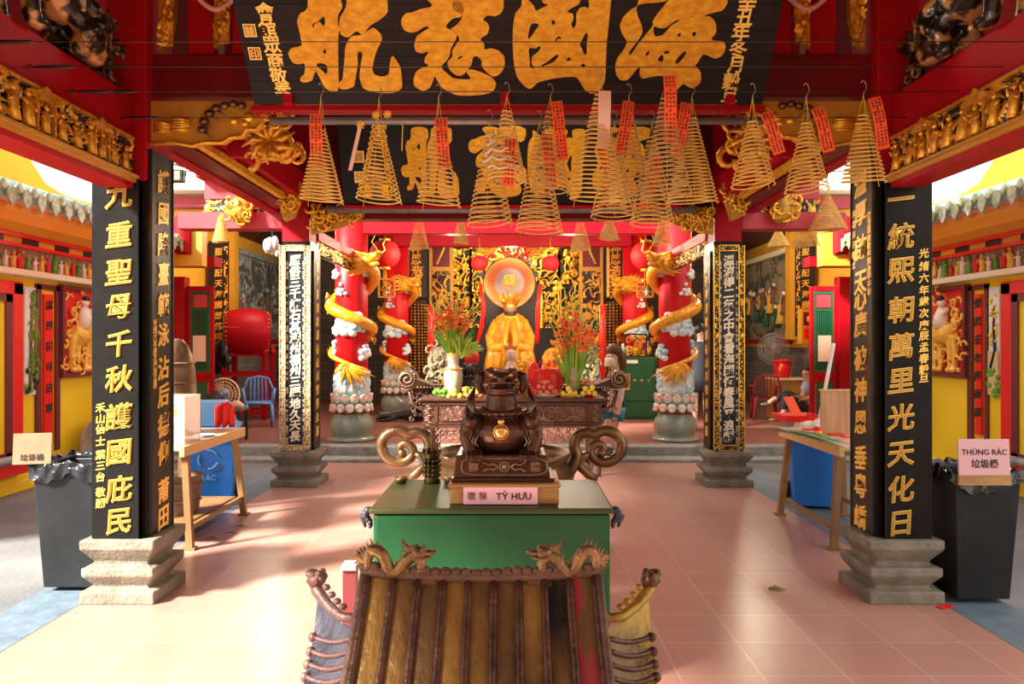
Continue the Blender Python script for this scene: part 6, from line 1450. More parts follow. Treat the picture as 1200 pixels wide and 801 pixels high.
# ------------------------------------------------------------ bins
def wheelie(loc,rz,label,body,w=.48,d=.5,h=.86,bag=True,lid=None):
    t=thing('wheeled_bin',label,'bin',loc,None,rz); B=lambda mb,n,mt:mb.build(n,mt,t,world=False)
    m=MB(); k=.80
    vs=[(i*w/2*(k if z==0 else 1),j*d/2*(k if z==0 else 1),z+.03) for z in (0,h-.03) for (i,j) in ((-1,-1),(1,-1),(1,1),(-1,1))]
    vs+= [(i*w/2*.93,j*d/2*.93,h) for (i,j) in ((-1,-1),(1,-1),(1,1),(-1,1))]+[(i*w/2*k*.93,j*d/2*k*.93,.07) for (i,j) in ((-1,-1),(1,-1),(1,1),(-1,1))]
    m.add(vs,[(3,2,1,0),(0,1,5,4),(1,2,6,5),(2,3,7,6),(3,0,4,7)]+[(4+i,4+(i+1)%4,8+(i+1)%4,8+i) for i in range(4)]+[(8+i,8+(i+1)%4,12+(i+1)%4,12+i) for i in range(4)]+[(12,13,14,15)])
    bevel(B(m,'body',body),.02,2)
    m=MB(); m.tube([(-w/2,-d/2,h),(w/2,-d/2,h),(w/2,d/2,h),(-w/2,d/2,h)],.022,6,closed=True); B(m,'rim',body)
    m=MB(); m.tube([(-w*.4,d/2+.07,h-.02),(w*.4,d/2+.07,h-.02)],.016,8); 
    for q in (-1,1): m.bar((q*w*.38,d/2,h-.02),(q*w*.38,d/2+.07,h-.02),.03)
    B(m,'handle',body)
    for q in (-1,1):
        m=MB(); c=(q*(w*.40+.03),d/2*.92,.10); m.lathe([(.075,-.025),(.10,-.018),(.10,.018),(.075,.025)],c,24,0,M=Matrix.Rotation(PI/2,3,'Y')); m.lathe([(.055,-.03),(.06,-.028),(.06,.028),(.055,.03)],c,16,1,M=Matrix.Rotation(PI/2,3,'Y')); m.lathe([(.018,-.035),(.018,.035)],c,10,0,M=Matrix.Rotation(PI/2,3,'Y')); B(m,'wheel',[M['rubber'],M['steel']])
    if bag:
        m=MB(); N=72
        def fn(a,b):
            an=a*2*PI; ca,sa=math.cos(an),math.sin(an); q=1/max(abs(ca),abs(sa))
            wob=noise.noise(Vector((ca*3,sa*3,b*2.5+loc[0])))
            if b<.4: r=.80+.22*(b/.4)**.5; z=h-.13+.17*(b/.4)
            else: r=1.05+.06*((b-.4)/.6)+.06*wob; z=h+.045-((b-.4)/.6)**1.5*(.10+.08*noise.noise(Vector((ca*1.7,sa*1.7,3+loc[0]))))+.02*wob
            fold=.028*math.sin(an*19+b*5)*(1 if b>.35 else .5)
            return (ca*q*w/2*(r+fold),sa*q*d/2*(r+fold),z+.035*noise.noise(Vector((ca*6,sa*6,b*6))))
        m.grid(fn,N,14); o=B(m,'bin_bag',M['bag'])
    return t
wheelie((-2.83,4.98,0),.0,'black wheeled bin with an open black bag, beside the front left pillar',M['plastic'],.42,.44,.80)
wheelie((2.88,4.75,0),0,'black wheeled bin with an open black bag, beside the front right pillar',M['plastic'],.40,.42,.78)
def board_sign(name,label,c,w,h,rz,mt,lines,tilt=.12,wood=True):
    t=thing(name,label,'sign',c); u=Vector((math.cos(rz),math.sin(rz),0)); v=Vector((0,0,1))*math.cos(tilt)-Vector((-math.sin(rz),math.cos(rz),0))*-math.sin(tilt); c=Vector(c); n=u.cross(v)
    m=MB(); m.prism([(-w/2,0),(w/2,0),(w/2,h),(-w/2,h)],c,u,v,.012); m.build('board',mt,t)
    m=MB()
    for (tx,yy,sz,off) in lines: m.text(tx,c+v*yy*h+n*.002,u,v,sz,0,off,.01)
    m.build('lettering',M['ink'],t)
    if wood: m=MB(); m.prism([(-w/2-.004,-.06),(w/2+.004,-.06),(w/2+.004,0.0),(-w/2-.004,0.0)],c+n*.004,u,v,.02); m.build('wooden_batten',M['wood'],t)
    return t
sy=4.50
board_sign('bin_sign','pink sign reading THÙNG RÁC stuck in the right black bin',(X(1154,sy),sy,Z(556,sy)),60/F*sy,42/F*sy,0,M['pinkp2'] if 'pinkp2' in M else M['cardp'],[('THÙNG RÁC',.66,.047,.012),('垃圾桶',.32,.055,.02)],.05)
sy=4.72
board_sign('cardboard_sign','faded cardboard sign with faint black characters standing in the left bin',(X(37,sy),sy,Z(543,sy)),40/F*sy,36/F*sy,.25,M['wood2'] if 'wood2' in M else M['cardp'],[('垃圾桶',.22,.045,.01)],.1,False)
# blue bins in the lanes
def blue_bin(loc,label,rz):
    t=wheelie(loc,rz,label,M['blue'],.50,.48,.72,False)
    t.name='blue_bin'
    B=lambda mb,n,mt:mb.build(n,mt,t,world=False)
    m=MB(); m.grid(lambda a,b:((1 if True else 1)*math.cos(a*2*PI)/max(abs(math.cos(a*2*PI)),abs(math.sin(a*2*PI)))*.27*(1+.03*b)+.012*noise.noise(Vector((a*40,b*3,1))),math.sin(a*2*PI)/max(abs(math.cos(a*2*PI)),abs(math.sin(a*2*PI)))*.26*(1+.03*b),.73-.07*b+.025*noise.noise(Vector((a*30,b*2,0)))),72,4); B(m,'bin_bag_edge',M['bag'])
    m=MB(); m.sqlathe([(.265,.735),(.268,.775),(.22,.80),(.16,1.0),(.15,1.02)],(0,0,0),ry=.95); bevel(B(m,'hood_lid',M['paleblue']),.015,2)
    m=MB(); m.prism([(-.13,.81),(.13,.81),(.10,.97),(-.10,.97)],(0,-.245,0),(1,0,0),(0,-.25,1),.01) if False else m.bb(-.12,.12,-.262,-.245,.78,.80); B(m,'flap_lip',M['blue'])
    m=MB(); 
    for k in range(3):
        a0=k*2.09+.5; pts=[(.09*math.cos(a0+q*.25),-.003,.05+.09*math.sin(a0+q*.25)) for q in range(6)]
        m.tube([(x-0.0,-.238+.0*z,z+.42) for x,y,z in pts],.010,5)
    m.text('RÁC',(0,-.232,.30),(1,0,0),(0,0,1),.07,0,.01,.02); B(m,'faint_symbol',M['paleblue'])
    return t
blue_bin((-2.98,7.45,0),'blue recycling bin with a pale hooded lid beyond the left trestle table',.25)
b_=blue_bin((2.96,7.35,0),'blue recycling bin with its lid off, heaped with rubbish, beyond the right trestle table',-.25)
for ch_ in kids(b_):
    if ch_.name.startswith('hood_lid') or ch_.name.startswith('flap_lip') or ch_.name.startswith('faint'): bpy.data.objects.remove(ch_)
# rubbish heap on the right bin
for k,(dx_,dy2,r,lab,mt) in enumerate(((-.12,-.05,.10,'crumpled cream paper lump at the left of the rubbish on the right blue bin','cream'),(.02,-.1,.11,'white plastic bag lump in the middle of the rubbish on the right bin','white'),(.15,-.04,.10,'light blue crumpled bag at the right of the rubbish on the right blue bin','paleblue'))):
    m=MB(); m.ell((0,0,0),(r,r*.8,r*.75),18); m.v=[tuple(Vector(v)*(1+.30*noise.noise(Vector(v)*25+Vector((k,0,0))))) for v in m.v]
    o=m.build('crumpled_rubbish',M[mt]); o.location=(2.96+dx_,7.33+dy2,.79); tag(o,lab,'rubbish')
m=MB(); m.sqlathe([(.17,0),(.19,.06),(.18,.06),(.15,.01)],(2.80,7.4,.83)); tag(m.build('red_tray',M['rplas']),'red plastic tray behind the rubbish on the right blue bin','tray')
m=MB(); m.prism([(-.06,0),(.06,0),(.06,.30),(-.06,.30)],(X(940,7.3),7.3,.80),(.9,.3,0),(-.45,0,.9),.006); tag(m.build('orange_folder',M['card']),'orange card folder sticking out of the rubbish on the right bin','folder')
m=MB(); m.tube([(X(955,7.3),7.3,.62),(X(977,7.0),7.0,Z(402,7.0))],.018,8); tag(m.build('white_pole',M['white']),'long white pole leaning up from behind the right trestle table','pole')
# trestle tables
def trestle(s):
    side=('left','right')[s>0]
    t=thing('trestle_table','trestle table','table',(s*2.8,6.4,0))
    t['label']='wooden trestle table in the left lane carrying the clear donation box' if s<0 else 'wooden trestle table in the right lane with palm leaves along its edge'
    xi,xo=s*2.50,s*3.05; y0,y1=5.72,7.02; z=.80
    m=MB(); m.bb(xi,xo,y0,y1,z-.035,z); bevel(m.build('table_top',M['woodtop'],t),.006,1)
    m=MB(); m.bb(xi-s*.005,xi+s*.03,y0-.006,y1+.006,z-.075,z+.002); m.build('edge_batten',M['woodedge'],t)
    for yy,ft in ((y0+.12,y0+.02),(y1-.15,y1-.12)):
        for x,fx in ((xi+s*.04,xi-s*.02),(xo-s*.04,xo+s*.02)):
            m=MB(); m.bar((fx,ft+(.05 if yy<6 else .05),0),(x,yy,z-.05),.05,.05); m.box((fx,ft+.05,.01),(.09,.07,.02)); m.build('leg',M['woodleg'],t)
    m=MB(); m.bar((xi,y0+.1,.16),(xi,y1-.1,.16),.035,.04); m.bar((xo,y0+.1,.16),(xo,y1-.1,.16),.035,.04)
    if s<0: m.bb(xi+s*.03,xo,y0+.15,y1-.15,.17,.19)
    m.build('lower_shelf',M['woodleg'],t)
M['woodtop']=mat('worn table top',(.60,.32,.22),.45,0,(.75,.50,.42),3); M['woodedge']=mat('pale wood edge',(.68,.42,.17),.5); M['woodleg']=mat('brown varnished leg',(.22,.11,.045),.45,0,(.30,.16,.06),5)
trestle(-1); trestle(1)
t=thing('bucket','rusty metal bucket standing under the left trestle table','bucket',(-2.72,6.15,.19))
m=MB(); m.lathe([(.12,.19),(.125,.2),(.155,.50),(.165,.51),(.15,.50),(.115,.21)],(-2.72,6.2,0),24); m.build('pail',M['rust'],t)
m=MB(); 
for z in (.30,.44): m.lathe([(.13+.1*(z-.19),z-.008),(.14+.1*(z-.19),z),(.13+.1*(z-.19),z+.008)],(-2.72,6.2,0),24)
m.build('ribs',M['rust'],t)
# clear donation box + bell on left table
t=thing('donation_box','clear acrylic donation box with a gold emblem on the left trestle table','box',(-2.68,5.95,.80))
x0,x1,y0,y1=-2.84,-2.53,5.80,6.10
m=MB()
for (a,b_,c,d) in ((x0,x1,y0,y0+.008),(x0,x1,y1-.008,y1),(x0,x0+.008,y0,y1),(x1-.008,x1,y0,y1)): m.bb(a,b_,c,d,.80,1.17)
m.bb(x0,x1,y0,y1,1.17,1.18); m.bb(x0,x1,y0,y1,.80,.81); m.build('acrylic_walls',M['glass'],t)
m=MB(); m.text('功德',((x0+x1)/2,y0-.002,1.08),(1,0,0),(0,0,1),.10,0,.02,.02); m.tube([((x0+x1)/2+.045*math.cos(k/16*2*PI),y0-.003,.96+.045*math.sin(k/16*2*PI)) for k in range(16)],.006,5,closed=True); m.text('福',((x0+x1)/2,y0-.002,.96),(1,0,0),(0,0,1),.06,0,.01,.02); m.build('gold_emblem',M['goldink'],t)
rr=random.Random(4)
for k in range(14):
    m=MB(); m.grid(lambda a,b:((a-.5)*.13,(b-.5)*.06,.01*math.sin(a*6)),5,2); o=m.build('banknote',(M['cardp'],M['leafy'],M['white'])[k%3],None); o.location=(rr.uniform(x0+.09,x1-.09),rr.uniform(y0+.09,y1-.09),.825+k*.012); o.rotation_euler=(rr.uniform(-.2,.2),rr.uniform(-.2,.2),rr.uniform(0,3)); tag(o,'crumpled banknote lying in the clear donation box','banknote','banknotes in the donation box')
t=thing('bronze_bell','grey brown bronze bell with a domed top behind the clear donation box','bell',(-2.92,6.6,.80))
m=MB(); m.lathe([(.20,.0),(.205,.02),(.17,.08),(.155,.3),(.14,.42),(.10,.52),(.05,.57),(.02,.58)],(-2.93,6.55,1.05),28); m.build('bell_body',M['bronzel'],t)
m=MB(); m.box((-2.93,6.55,.925),(.30,.34,.25)); bevel(m.build('dark_stand',M['woodd'],t),.008,1)
m=MB()
for z in (1.08,1.25,1.42): m.lathe([(.165,z-.006),(.172 if z<1.3 else .158,z),(.15,z+.006)],(-2.93,6.55,0),28)
m.build('bell_bands',M['rust'],t)
m=MB(); m.grid(lambda a,b:(-2.70+.10*a,6.9+.02*math.sin(a*9),.83+.20*b-.02*math.cos(a*12)),10,5); o=m.build('red_bag',M['brred']); q=o.modifiers.new('t','SOLIDIFY'); q.thickness=.05; tag(o,'red bag on the far end of the left trestle table','bag')
for k,(x,y,lb,mt,sx,sy_) in enumerate(((-2.60,6.35,'shallow pale lilac dish on the left trestle table','pinkl',.10,.07),)):
    m=MB(); m.lathe([(.06,0),(.085,.02),(.08,.02),(.05,.005)],(x,y,.80),24); tag(m.build('dish',M['shirtb']),lb,'dish')
# right table things
t=thing('palm_leaves','long dried green palm leaves lying along the edge of the right trestle table','leaves',(2.55,6.3,.81))
m=MB(); rr=random.Random(6)
for k in range(26):
    y=rr.uniform(5.6,5.9); x=2.46+rr.uniform(-.04,.06); L_=rr.uniform(.9,1.5)
    m.grid(lambda a,b,x=x,y=y,L_=L_,k=k:(x-.25*a*(1 if True else 0)+.06*math.sin(k)+(b-.5)*.022*math.sin(min(1,a+.15)*PI),y+a*L_,.815+.0015*k-.05*a*a+.03*math.sin(a*PI)),9,2)
m.build('fronds',M['palm'],t)
m=MB(); m.ell((2.44,6.25,.83),(.025,.03,.02),10); m.build('red_tie',M['brred'],t)
t=thing('wooden_notice_board','upright light wooden board standing on the right trestle table','board',(2.6,6.5,.80))
m=MB(); m.bb(X(961,6.5),X(999,6.5),6.48,6.50,.80,Z(457,6.5)); m.build('panel',M['woodpan'] if 'woodpan' in M else M['wood'],t); m=MB(); m.bb(X(961,6.5)-.01,X(999,6.5)+.01,6.47,6.51,Z(457,6.5),Z(457,6.5)+.012); m.build('top_edge',M['woodedge'],t)
for k,(px,lb) in enumerate(((950,'small red and amber drinks can at the edge of the right trestle table'),)):
    t=thing('drink_can',lb,'can',(X(950,6.2),6.2,.80)); m=MB(); m.lathe([(.028,0),(.033,.01),(.033,.09),(.027,.10)],(X(950,6.2)+.06,6.2,.80),18); m.build('body',M['rplas'],t); m=MB(); m.lathe([(.0335,.035),(.034,.037),(.034,.065),(.0335,.067)],(X(950,6.2)+.06,6.2,.80),18); m.build('amber_band',M['goldb'],t)
rr=random.Random(2)
for k in range(7):
    m=MB(); m.box((0,0,0),(.12,.08,.012)); o=m.build('paper_packet',(M['brred'],M['white'],M['card'])[k%3]); o.location=(2.66+rr.uniform(-.08,.22),6.05+k*.13,.807+(.0)); o.rotation_euler=(0,0,rr.uniform(-.5,.5)); tag(o,'small red or white paper packet lying on the right trestle table','packet','paper packets on the right trestle table')
# round bamboo tray with red flowers, left lane wall
t=thing('woven_tray','round woven tray with red flowers leaning on the left yellow wall','tray',(-5.1,9.1,0)); c=Vector((-5.15,9.25,.34))
Mr=Matrix.Rotation(PI/2,3,'Y')
m=MB(); m.lathe([(.01,.0),(.28,.0),(.33,.05),(.34,.05),(.29,-.02),(.01,-.02)],c,32,M=Mr); m.build('tray',M['rust2'] if 'rust2' in M else M['greyrel'],t)
m=MB()
for k in range(26): m.ell(c+Vector((.08,rr.uniform(-.05,.24),rr.uniform(-.18,.10))),(.03,.035,.035),7,k%2)
for k in range(14): p=c+Vector((.06,rr.uniform(-.2,.1),rr.uniform(0,.22))); m.tube([p,p+Vector((.02,.06,-.08))],[.012,.004],4,2)
m.build('red_flowers',[M['brred'],M['flower'],M['leaf']],t)
# litter
for k,(x,y,lb,mt,sx,sy_) in enumerate(((2.50,4.42,'small red paper scrap on the tiles beside the right pillar base','brred',.05,.025),)):
    m=MB(); m.box((X(1111,4.5),4.53,.005),(.10,.05,.004),rz=.4); tag(m.build('paper_scrap',M['brred']),lb,'litter')
for k,(px,py) in enumerate(((247,631),(270,625),(283,617))):
    d=H*F/(py-400); m=MB(); m.tube([(X(px,d)-.06,d,.008),(X(px,d),d+.02,.012),(X(px,d)+.07,d-.01,.006)],[.002,.006,.001],5); tag(m.build('dry_leaf',M['woodd']),'dry brown leaf on the pink tiles near the left trestle table','leaf','dry leaves left')
m=MB(); d=H*F/(690-400); m.tube([(X(908,d)-.04,d,.008),(X(908,d),d,.016),(X(908,d)+.06,d-.02,.006)],[.006,.014,.003],6); tag(m.build('dry_leaf',M['palm']),'single dry leaf on the tiles in front of the right trestle table','leaf')
# ------------------------------------------------------------ green table
t=thing('green_metal_table','glossy green metal cabinet table carrying the bronze beast','table',(-.09,3.7,0))
TT=.85; xa,xb=-.645,.46; ya,yb=3.38,4.10
m=MB(); m.bb(xa,xb,ya,yb,TT-.025,TT); bevel(m.build('table_top',M['greentop'],t),.008,2)
m=MB(); m.bb(xa+.015,xb-.015,ya+.012,yb-.012,.30,TT-.025); bevel(m.build('cabinet_body',M['green'],t),.02,3)
for (x,y) in ((xa+.06,ya+.06),(xb-.06,ya+.06),(xa+.06,yb-.06),(xb-.06,yb-.06)): m=MB(); m.bb(x-.035,x+.035,y-.035,y+.035,0,.31); m.build('leg',M['green'],t)
for s,x in ((-1,xa),(1,xb)):
    m=MB(); c=Vector((x+s*.012,ya+.05,TT-.045))
    for k in range(6): m.ell(c+Vector((s*.012*math.sin(k),0,.03-.014*k)),(.022-.0025*k,.03,.016),8)
    m.tube([c+Vector((0,0,.02)),c+Vector((s*.028,0,.0)),c+Vector((s*.012,0,-.05))],[.014,.016,.006],6); m.build('corner_ornament',M['verdi'],t)
# maroon stand behind left of green table
t=thing('maroon_stand','maroon legged stand with a grey top just left of the green table','stand',(X(411,4.0),4.0,0))
m=MB(); x=X(411,4.1); m.bb(x-.035,x+.035,4.06,4.13,0,.37); m.bb(x-.0,x+.3,4.09,4.11,.10,.14); m.build('leg',M['purple'],t); m=MB(); m.bb(x-.042,x+.04,4.04,4.15,.37,.395); m.build('top',M['stoned'],t)
# label block + plinth
cx=X(591,3.5)
t=thing('wooden_block','light wooden block with a pink label reading TỲ HƯU under the bronze beast','block',(cx,3.6,TT))
m=MB(); m.bb(X(527,3.47),X(655,3.47),3.47,3.85,TT+.001,TT+.085); m.bb(X(525,3.47),X(657,3.47),3.46,3.86,TT+.078,TT+.095); bevel(m.build('block',M['wood'],t),.004,1)
m=MB(); m.bb(X(543,3.46),X(630,3.46),3.455,3.462,TT+.004,TT+.082); m.build('pink_label',M['pinkp'],t)
m=MB(); lx=X(587,3.455)
m.text('貔',(X(552.5,3.455),3.452,TT+.043),(1,0,0),(0,0,1),.040,0,-.006,.02); m.text('貅',(X(566,3.455),3.452,TT+.043),(1,0,0),(0,0,1),.040,0,-.006,.02); m.text('TỲ HƯU',(X(602,3.455),3.452,TT+.046),(1,0,0),(0,0,1),.042,0,.014,.02,sx=1.05); m.build('lettering',M['ink'],t)
t=thing('bronze_beast','dark bronze fat bellied winged beast statue with open mouth on a carved plinth','statue',(cx,3.65,TT+.095))
pz=TT+.095; ptop=pz+.125
m=MB(); m.add([(X(528,3.5),3.50,pz),(X(650,3.5),3.50,pz),(X(650,3.5),3.82,pz),(X(528,3.5),3.82,pz),(X(528,3.5),3.50,pz+.02),(X(650,3.5),3.50,pz+.02),(X(650,3.5),3.82,pz+.02),(X(528,3.5),3.82,pz+.02)],[(3,2,1,0),(4,5,6,7),(0,1,5,4),(1,2,6,5),(2,3,7,6),(3,0,4,7)])
a0,a1=X(531,3.51),X(645,3.51); b0,b1=X(534,3.51),X(641,3.51); z0,z1=pz+.02,ptop
m.add([(a0,3.51,z0),(a1,3.51,z0),(a1,3.81,z0),(a0,3.81,z0),(b0,3.52,z1),(b1,3.52,z1),(b1,3.80,z1),(b0,3.80,z1)],[(3,2,1,0),(4,5,6,7),(0,1,5,4),(1,2,6,5),(2,3,7,6),(3,0,4,7)])
bevel(m.build('plinth',M['bronze'],t),.005,2)
m=MB(); zc=(z0+z1)/2; yy=3.508
def yat(z): return 3.51+.01*(z-z0)/(z1-z0)
rim=[]
for k in range(40):
    a=k/40*2*PI; ca,sa=math.cos(a),math.sin(a); X_=cx+.20*math.copysign(abs(ca)**.25,ca); Z_=zc+.038*math.copysign(abs(sa)**.6,sa); rim.append((X_,yat(Z_)-.002,Z_))
m.tube(rim,.0035,5,closed=True)
m.tube([(cx+.022*math.cos(k/16*2*PI),yat(zc)-.003,zc+.022*math.sin(k/16*2*PI)) for k in range(16)],.004,5,closed=True); m.ell((cx,yat(zc),zc),(.014,.006,.014),10)
for s in (-1,1):
    for q in (-1,1): m.tube([(cx+s*.03,yy,zc),(cx+s*.05,yy,zc+q*.014),(cx+s*.075,yy,zc+q*.008),(cx+s*.10,yy,zc+q*.022),(cx+s*.085,yy,zc+q*.026)],[.005,.005,.004,.004,.002],5)
m.text('貅',(cx-.145,yat(zc)-.001,zc),(1,0,0),(0,0,1),.05,0,.01,.04); m.text('貔',(cx+.145,yat(zc)-.001,zc),(1,0,0),(0,0,1),.05,0,.01,.04)
m.build('plinth_relief',M['brassd'] if 'brassd' in M else M['bronzel'],t)
# the beast: one continuous cast body
B0=ptop; m=MB(); yc=3.66
sc=3.6/F
def q(px,py,dy=0): return Vector((X(px,3.6),3.6+dy,Z(py,3.6)))
cxp=587.5
zz=lambda py: Z(py,3.6)
m.ell((X(cxp,3.6),yc,zz(506)),(.158,.150,.112),24)                 # belly
m.ell((X(cxp,3.6),yc+.02,zz(488)),(.125,.12,.07),20)
m.tube([(X(cxp,3.6),yc+.0,zz(492)),(X(cxp,3.6),yc-.01,zz(476)),(X(cxp,3.6),yc-.02,zz(462))],[.105,.078,.072],18)
m.ell((X(cxp,3.6),yc+.01,zz(449)),(.070,.055,.050),18)               # back of the head
m.ell((X(cxp,3.6),yc-.045,zz(459)),(.074,.085,.020),18)             # lower jaw
m.ell((X(cxp,3.6),yc-.040,zz(439.5)),(.080,.090,.033),18)            # upper head
m.tube([(X(cxp,3.6)+.076*math.cos(a),yc-.05+.078*math.sin(a),zz(447)) for a in [PI+k*PI/14 for k in range(15)]],.008,6)
m.tube([(X(cxp,3.6)+.072*math.cos(a),yc-.05+.076*math.sin(a),zz(455)) for a in [PI+k*PI/14 for k in range(15)]],.007,6)
m.ell((X(cxp,3.6),yc-.128,zz(442)),(.024,.014,.013),8)
for s in (-1,1):
    for k in range(6): a=k*.9; m.ell((X(cxp+s*15,3.6)+.014*math.cos(a),yc-.085,zz(435)+.014*math.sin(a)),.007,6)
for s in (-1,1):
    m.ell((X(cxp+s*13,3.6),yc-.09,zz(435)),(.018,.018,.016),8)       # brows
    m.tube([(X(cxp+s*10,3.6),yc-.03,zz(434)),(X(cxp+s*13,3.6),yc+.03,zz(432)),(X(cxp+s*10,3.6),yc+.07,zz(434))],[.014,.012,.008],7)
    # hanging ears
    m.tube([(X(cxp+s*19,3.6),yc-.01,zz(437)),(X(cxp+s*25,3.6),yc-.02,zz(441)),(X(cxp+s*27,3.6),yc-.03,zz(450)),(X(cxp+s*24,3.6),yc-.02,zz(461))],[.018,.026,.024,.010],8)
    # wings
    m.tube([(X(cxp+s*30,3.6),yc+.02,zz(500)),(X(cxp+s*37,3.6),yc+.0,zz(486)),(X(cxp+s*37,3.6),yc+.01,zz(470)),(X(cxp+s*32,3.6),yc+.03,zz(454))],[.035,.032,.022,.005],8)
    m.tube([(X(cxp+s*30,3.6),yc-.02,zz(497)),(X(cxp+s*41,3.6),yc-.02,zz(483)),(X(cxp+s*40,3.6),yc-.01,zz(472))],[.028,.018,.004],7)
    # shoulders / forelegs and paws
    m.ell((X(cxp+s*35,3.6),yc-.09,zz(492)),(.045,.06,.045),12)
    m.tube([(X(cxp+s*36,3.6),yc-.06,zz(495)),(X(cxp+s*40,3.6),yc-.10,zz(512)),(X(cxp+s*35,3.6),yc-.12,zz(527))],[.05,.035,.030],10)
    m.ell((X(cxp+s*31,3.6),yc-.13,zz(533)),(.045,.05,.022),12)
    for k in range(4): m.tube([(X(cxp+s*(24+k*4.5),3.6),yc-.12,zz(524)),(X(cxp+s*(23+k*5),3.6),yc-.165,zz(530)),(X(cxp+s*(23+k*5),3.6),yc-.17,zz(536))],[.009,.012,.008],6)
    m.ell((X(cxp+s*32,3.6),yc+.05,zz(522)),(.07,.09,.055),14)
    m.ell((X(cxp+s*42,3.6),yc-.0,zz(533)),(.03,.06,.018),10)
for k in range(22):   # mane collar
    a=k/22*2*PI; m.ell((X(cxp,3.6)+.118*math.cos(a),yc+.0+.115*math.sin(a),zz(483)),(.022,.022,.016),8)
sculpt(m.build('beast_body',M['bronze'],t),.0042,2)
m=MB(); 
m.ell((X(cxp,3.6),yc-.152,zz(491)),(.017,.012,.014),12); m.ell((X(cxp,3.6),yc-.155,zz(503)),(.030,.014,.030),18); m.tube([(X(cxp,3.6)+.034*math.cos(k/20*2*PI),yc-.148,zz(503)+.034*math.sin(k/20*2*PI)) for k in range(20)],.004,5,closed=True)
m.build('coin_medallion',M['brass'],t)
m=MB(); 
for s in (-1,1): m.ell((X(cxp+s*11,3.6),yc-.118,zz(438)),(.009,.006,.007),10)
m.build('eyes',M['brass'],t)
m=MB()
for s in (-1,1):
    for k in range(5):
        m.tube([(X(cxp+s*(30+k*2.2),3.6),yc-.02,zz(497-k*1)),(X(cxp+s*(33+k*1.9),3.6),yc-.036+.005*k,zz(480-k*1.5)),(X(cxp+s*(32+k*1.2),3.6),yc-.0,zz(464+k*1))],[.004,.0045,.002],5)
    for k in range(5): m.tube([(X(cxp+s*(26+k*4),3.6),yc-.155+.012*k,zz(506)),(X(cxp+s*(30+k*3.5),3.6),yc-.15+.012*k,zz(514)),(X(cxp+s*(26+k*4),3.6),yc-.15+.012*k,zz(520))],[.002,.004,.002],5)
m.build('feather_ridges',M['brassd'] if 'brassd' in M else M['bronzel'],t)
# bronze censer with cloud scroll handles behind the table
d=4.85; cX=X(588,d)
t=thing('bronze_censer','large bronze censer with cloud scroll handles standing behind the green table','censer',(cX,d,0))
m=MB(); m.lathe([(.16,.36),(.32,.42),(.43,.55),(.47,.70),(.44,.80),(.41,.84),(.45,.87),(.455,.895),(.42,.895),(.40,.84),(.36,.70),(.01,.66)],(cX,d,0),36); m.build('bowl',M['bronzel'],t)
m=MB(); m.lathe([(.395,.80),(.395,.82),(.01,.84)],(cX,d,0),24); m.build('ash_bed',M['ash'],t)
for k in range(3):
    a=-PI/2+k*2.094; m=MB(); v=Vector((math.cos(a),math.sin(a),0)); m.tube([Vector((cX,d,.50))+v*.30,Vector((cX,d,.34))+v*.40,Vector((cX,d,.14))+v*.36,Vector((cX,d,0))+v*.40],[.10,.075,.05,.07],10); m.build('leg',M['bronzel'],t)
def handle(s):
    m=MB(); P=lambda px,py: Vector((cX+s*(px-588)*d/F,d,Z(py,d)))
    # coordinates measured on the right handle
    outer=[(668,552),(676,535),(673,522),(676,511),(686,506),(697,508),(706,504),(718,506),(727,514),(729,524),(723,535),(711,541),(699,539),(692,531),(694,522),(702,519),(708,524),(705,530)]
    pts=[P(*p) for p in outer]; sm_=[]
    for i in range(len(pts)-1):
        p0=pts[max(0,i-1)];p1=pts[i];p2=pts[i+1];p3=pts[min(len(pts)-1,i+2)]
        for k in range(4):
            u=k/4; sm_.append(.5*((2*p1)+(p2-p0)*u+(2*p0-5*p1+4*p2-p3)*u*u+(3*p1-p0-3*p2+p3)*u**3))
    sm_.append(pts[-1]); n=len(sm_)
    m.tube(sm_,[.036-.016*max(0,(i/n-.6))/.4 for i in range(n)],12)
    m.ell(sm_[-1],.03,12)
    m.tube([P(691,531),P(681,534),P(679,545),P(690,556),P(700,560)],[.026,.028,.03,.03,.02],10)
    m.tube([P(668,552),P(660,562),P(645,570)],[.04,.05,.06],10)
    o=m.build('scroll_handle',M['bronzel'],t); return o
handle(-1); handle(1)
m=MB(); rr=random.Random(3)
for k in range(16): x,y=cX+rr.uniform(-.25,.25),d+rr.uniform(-.2,.2); m.tube([(x,y,.82),(x+rr.uniform(-.02,.02),y,1.02+rr.uniform(0,.12))],.004,5)
o=m.build('incense_sticks',M['rplas'],None); tag(o,'thin incense sticks standing in the ash of the big bronze censer','incense',None,'stuff')
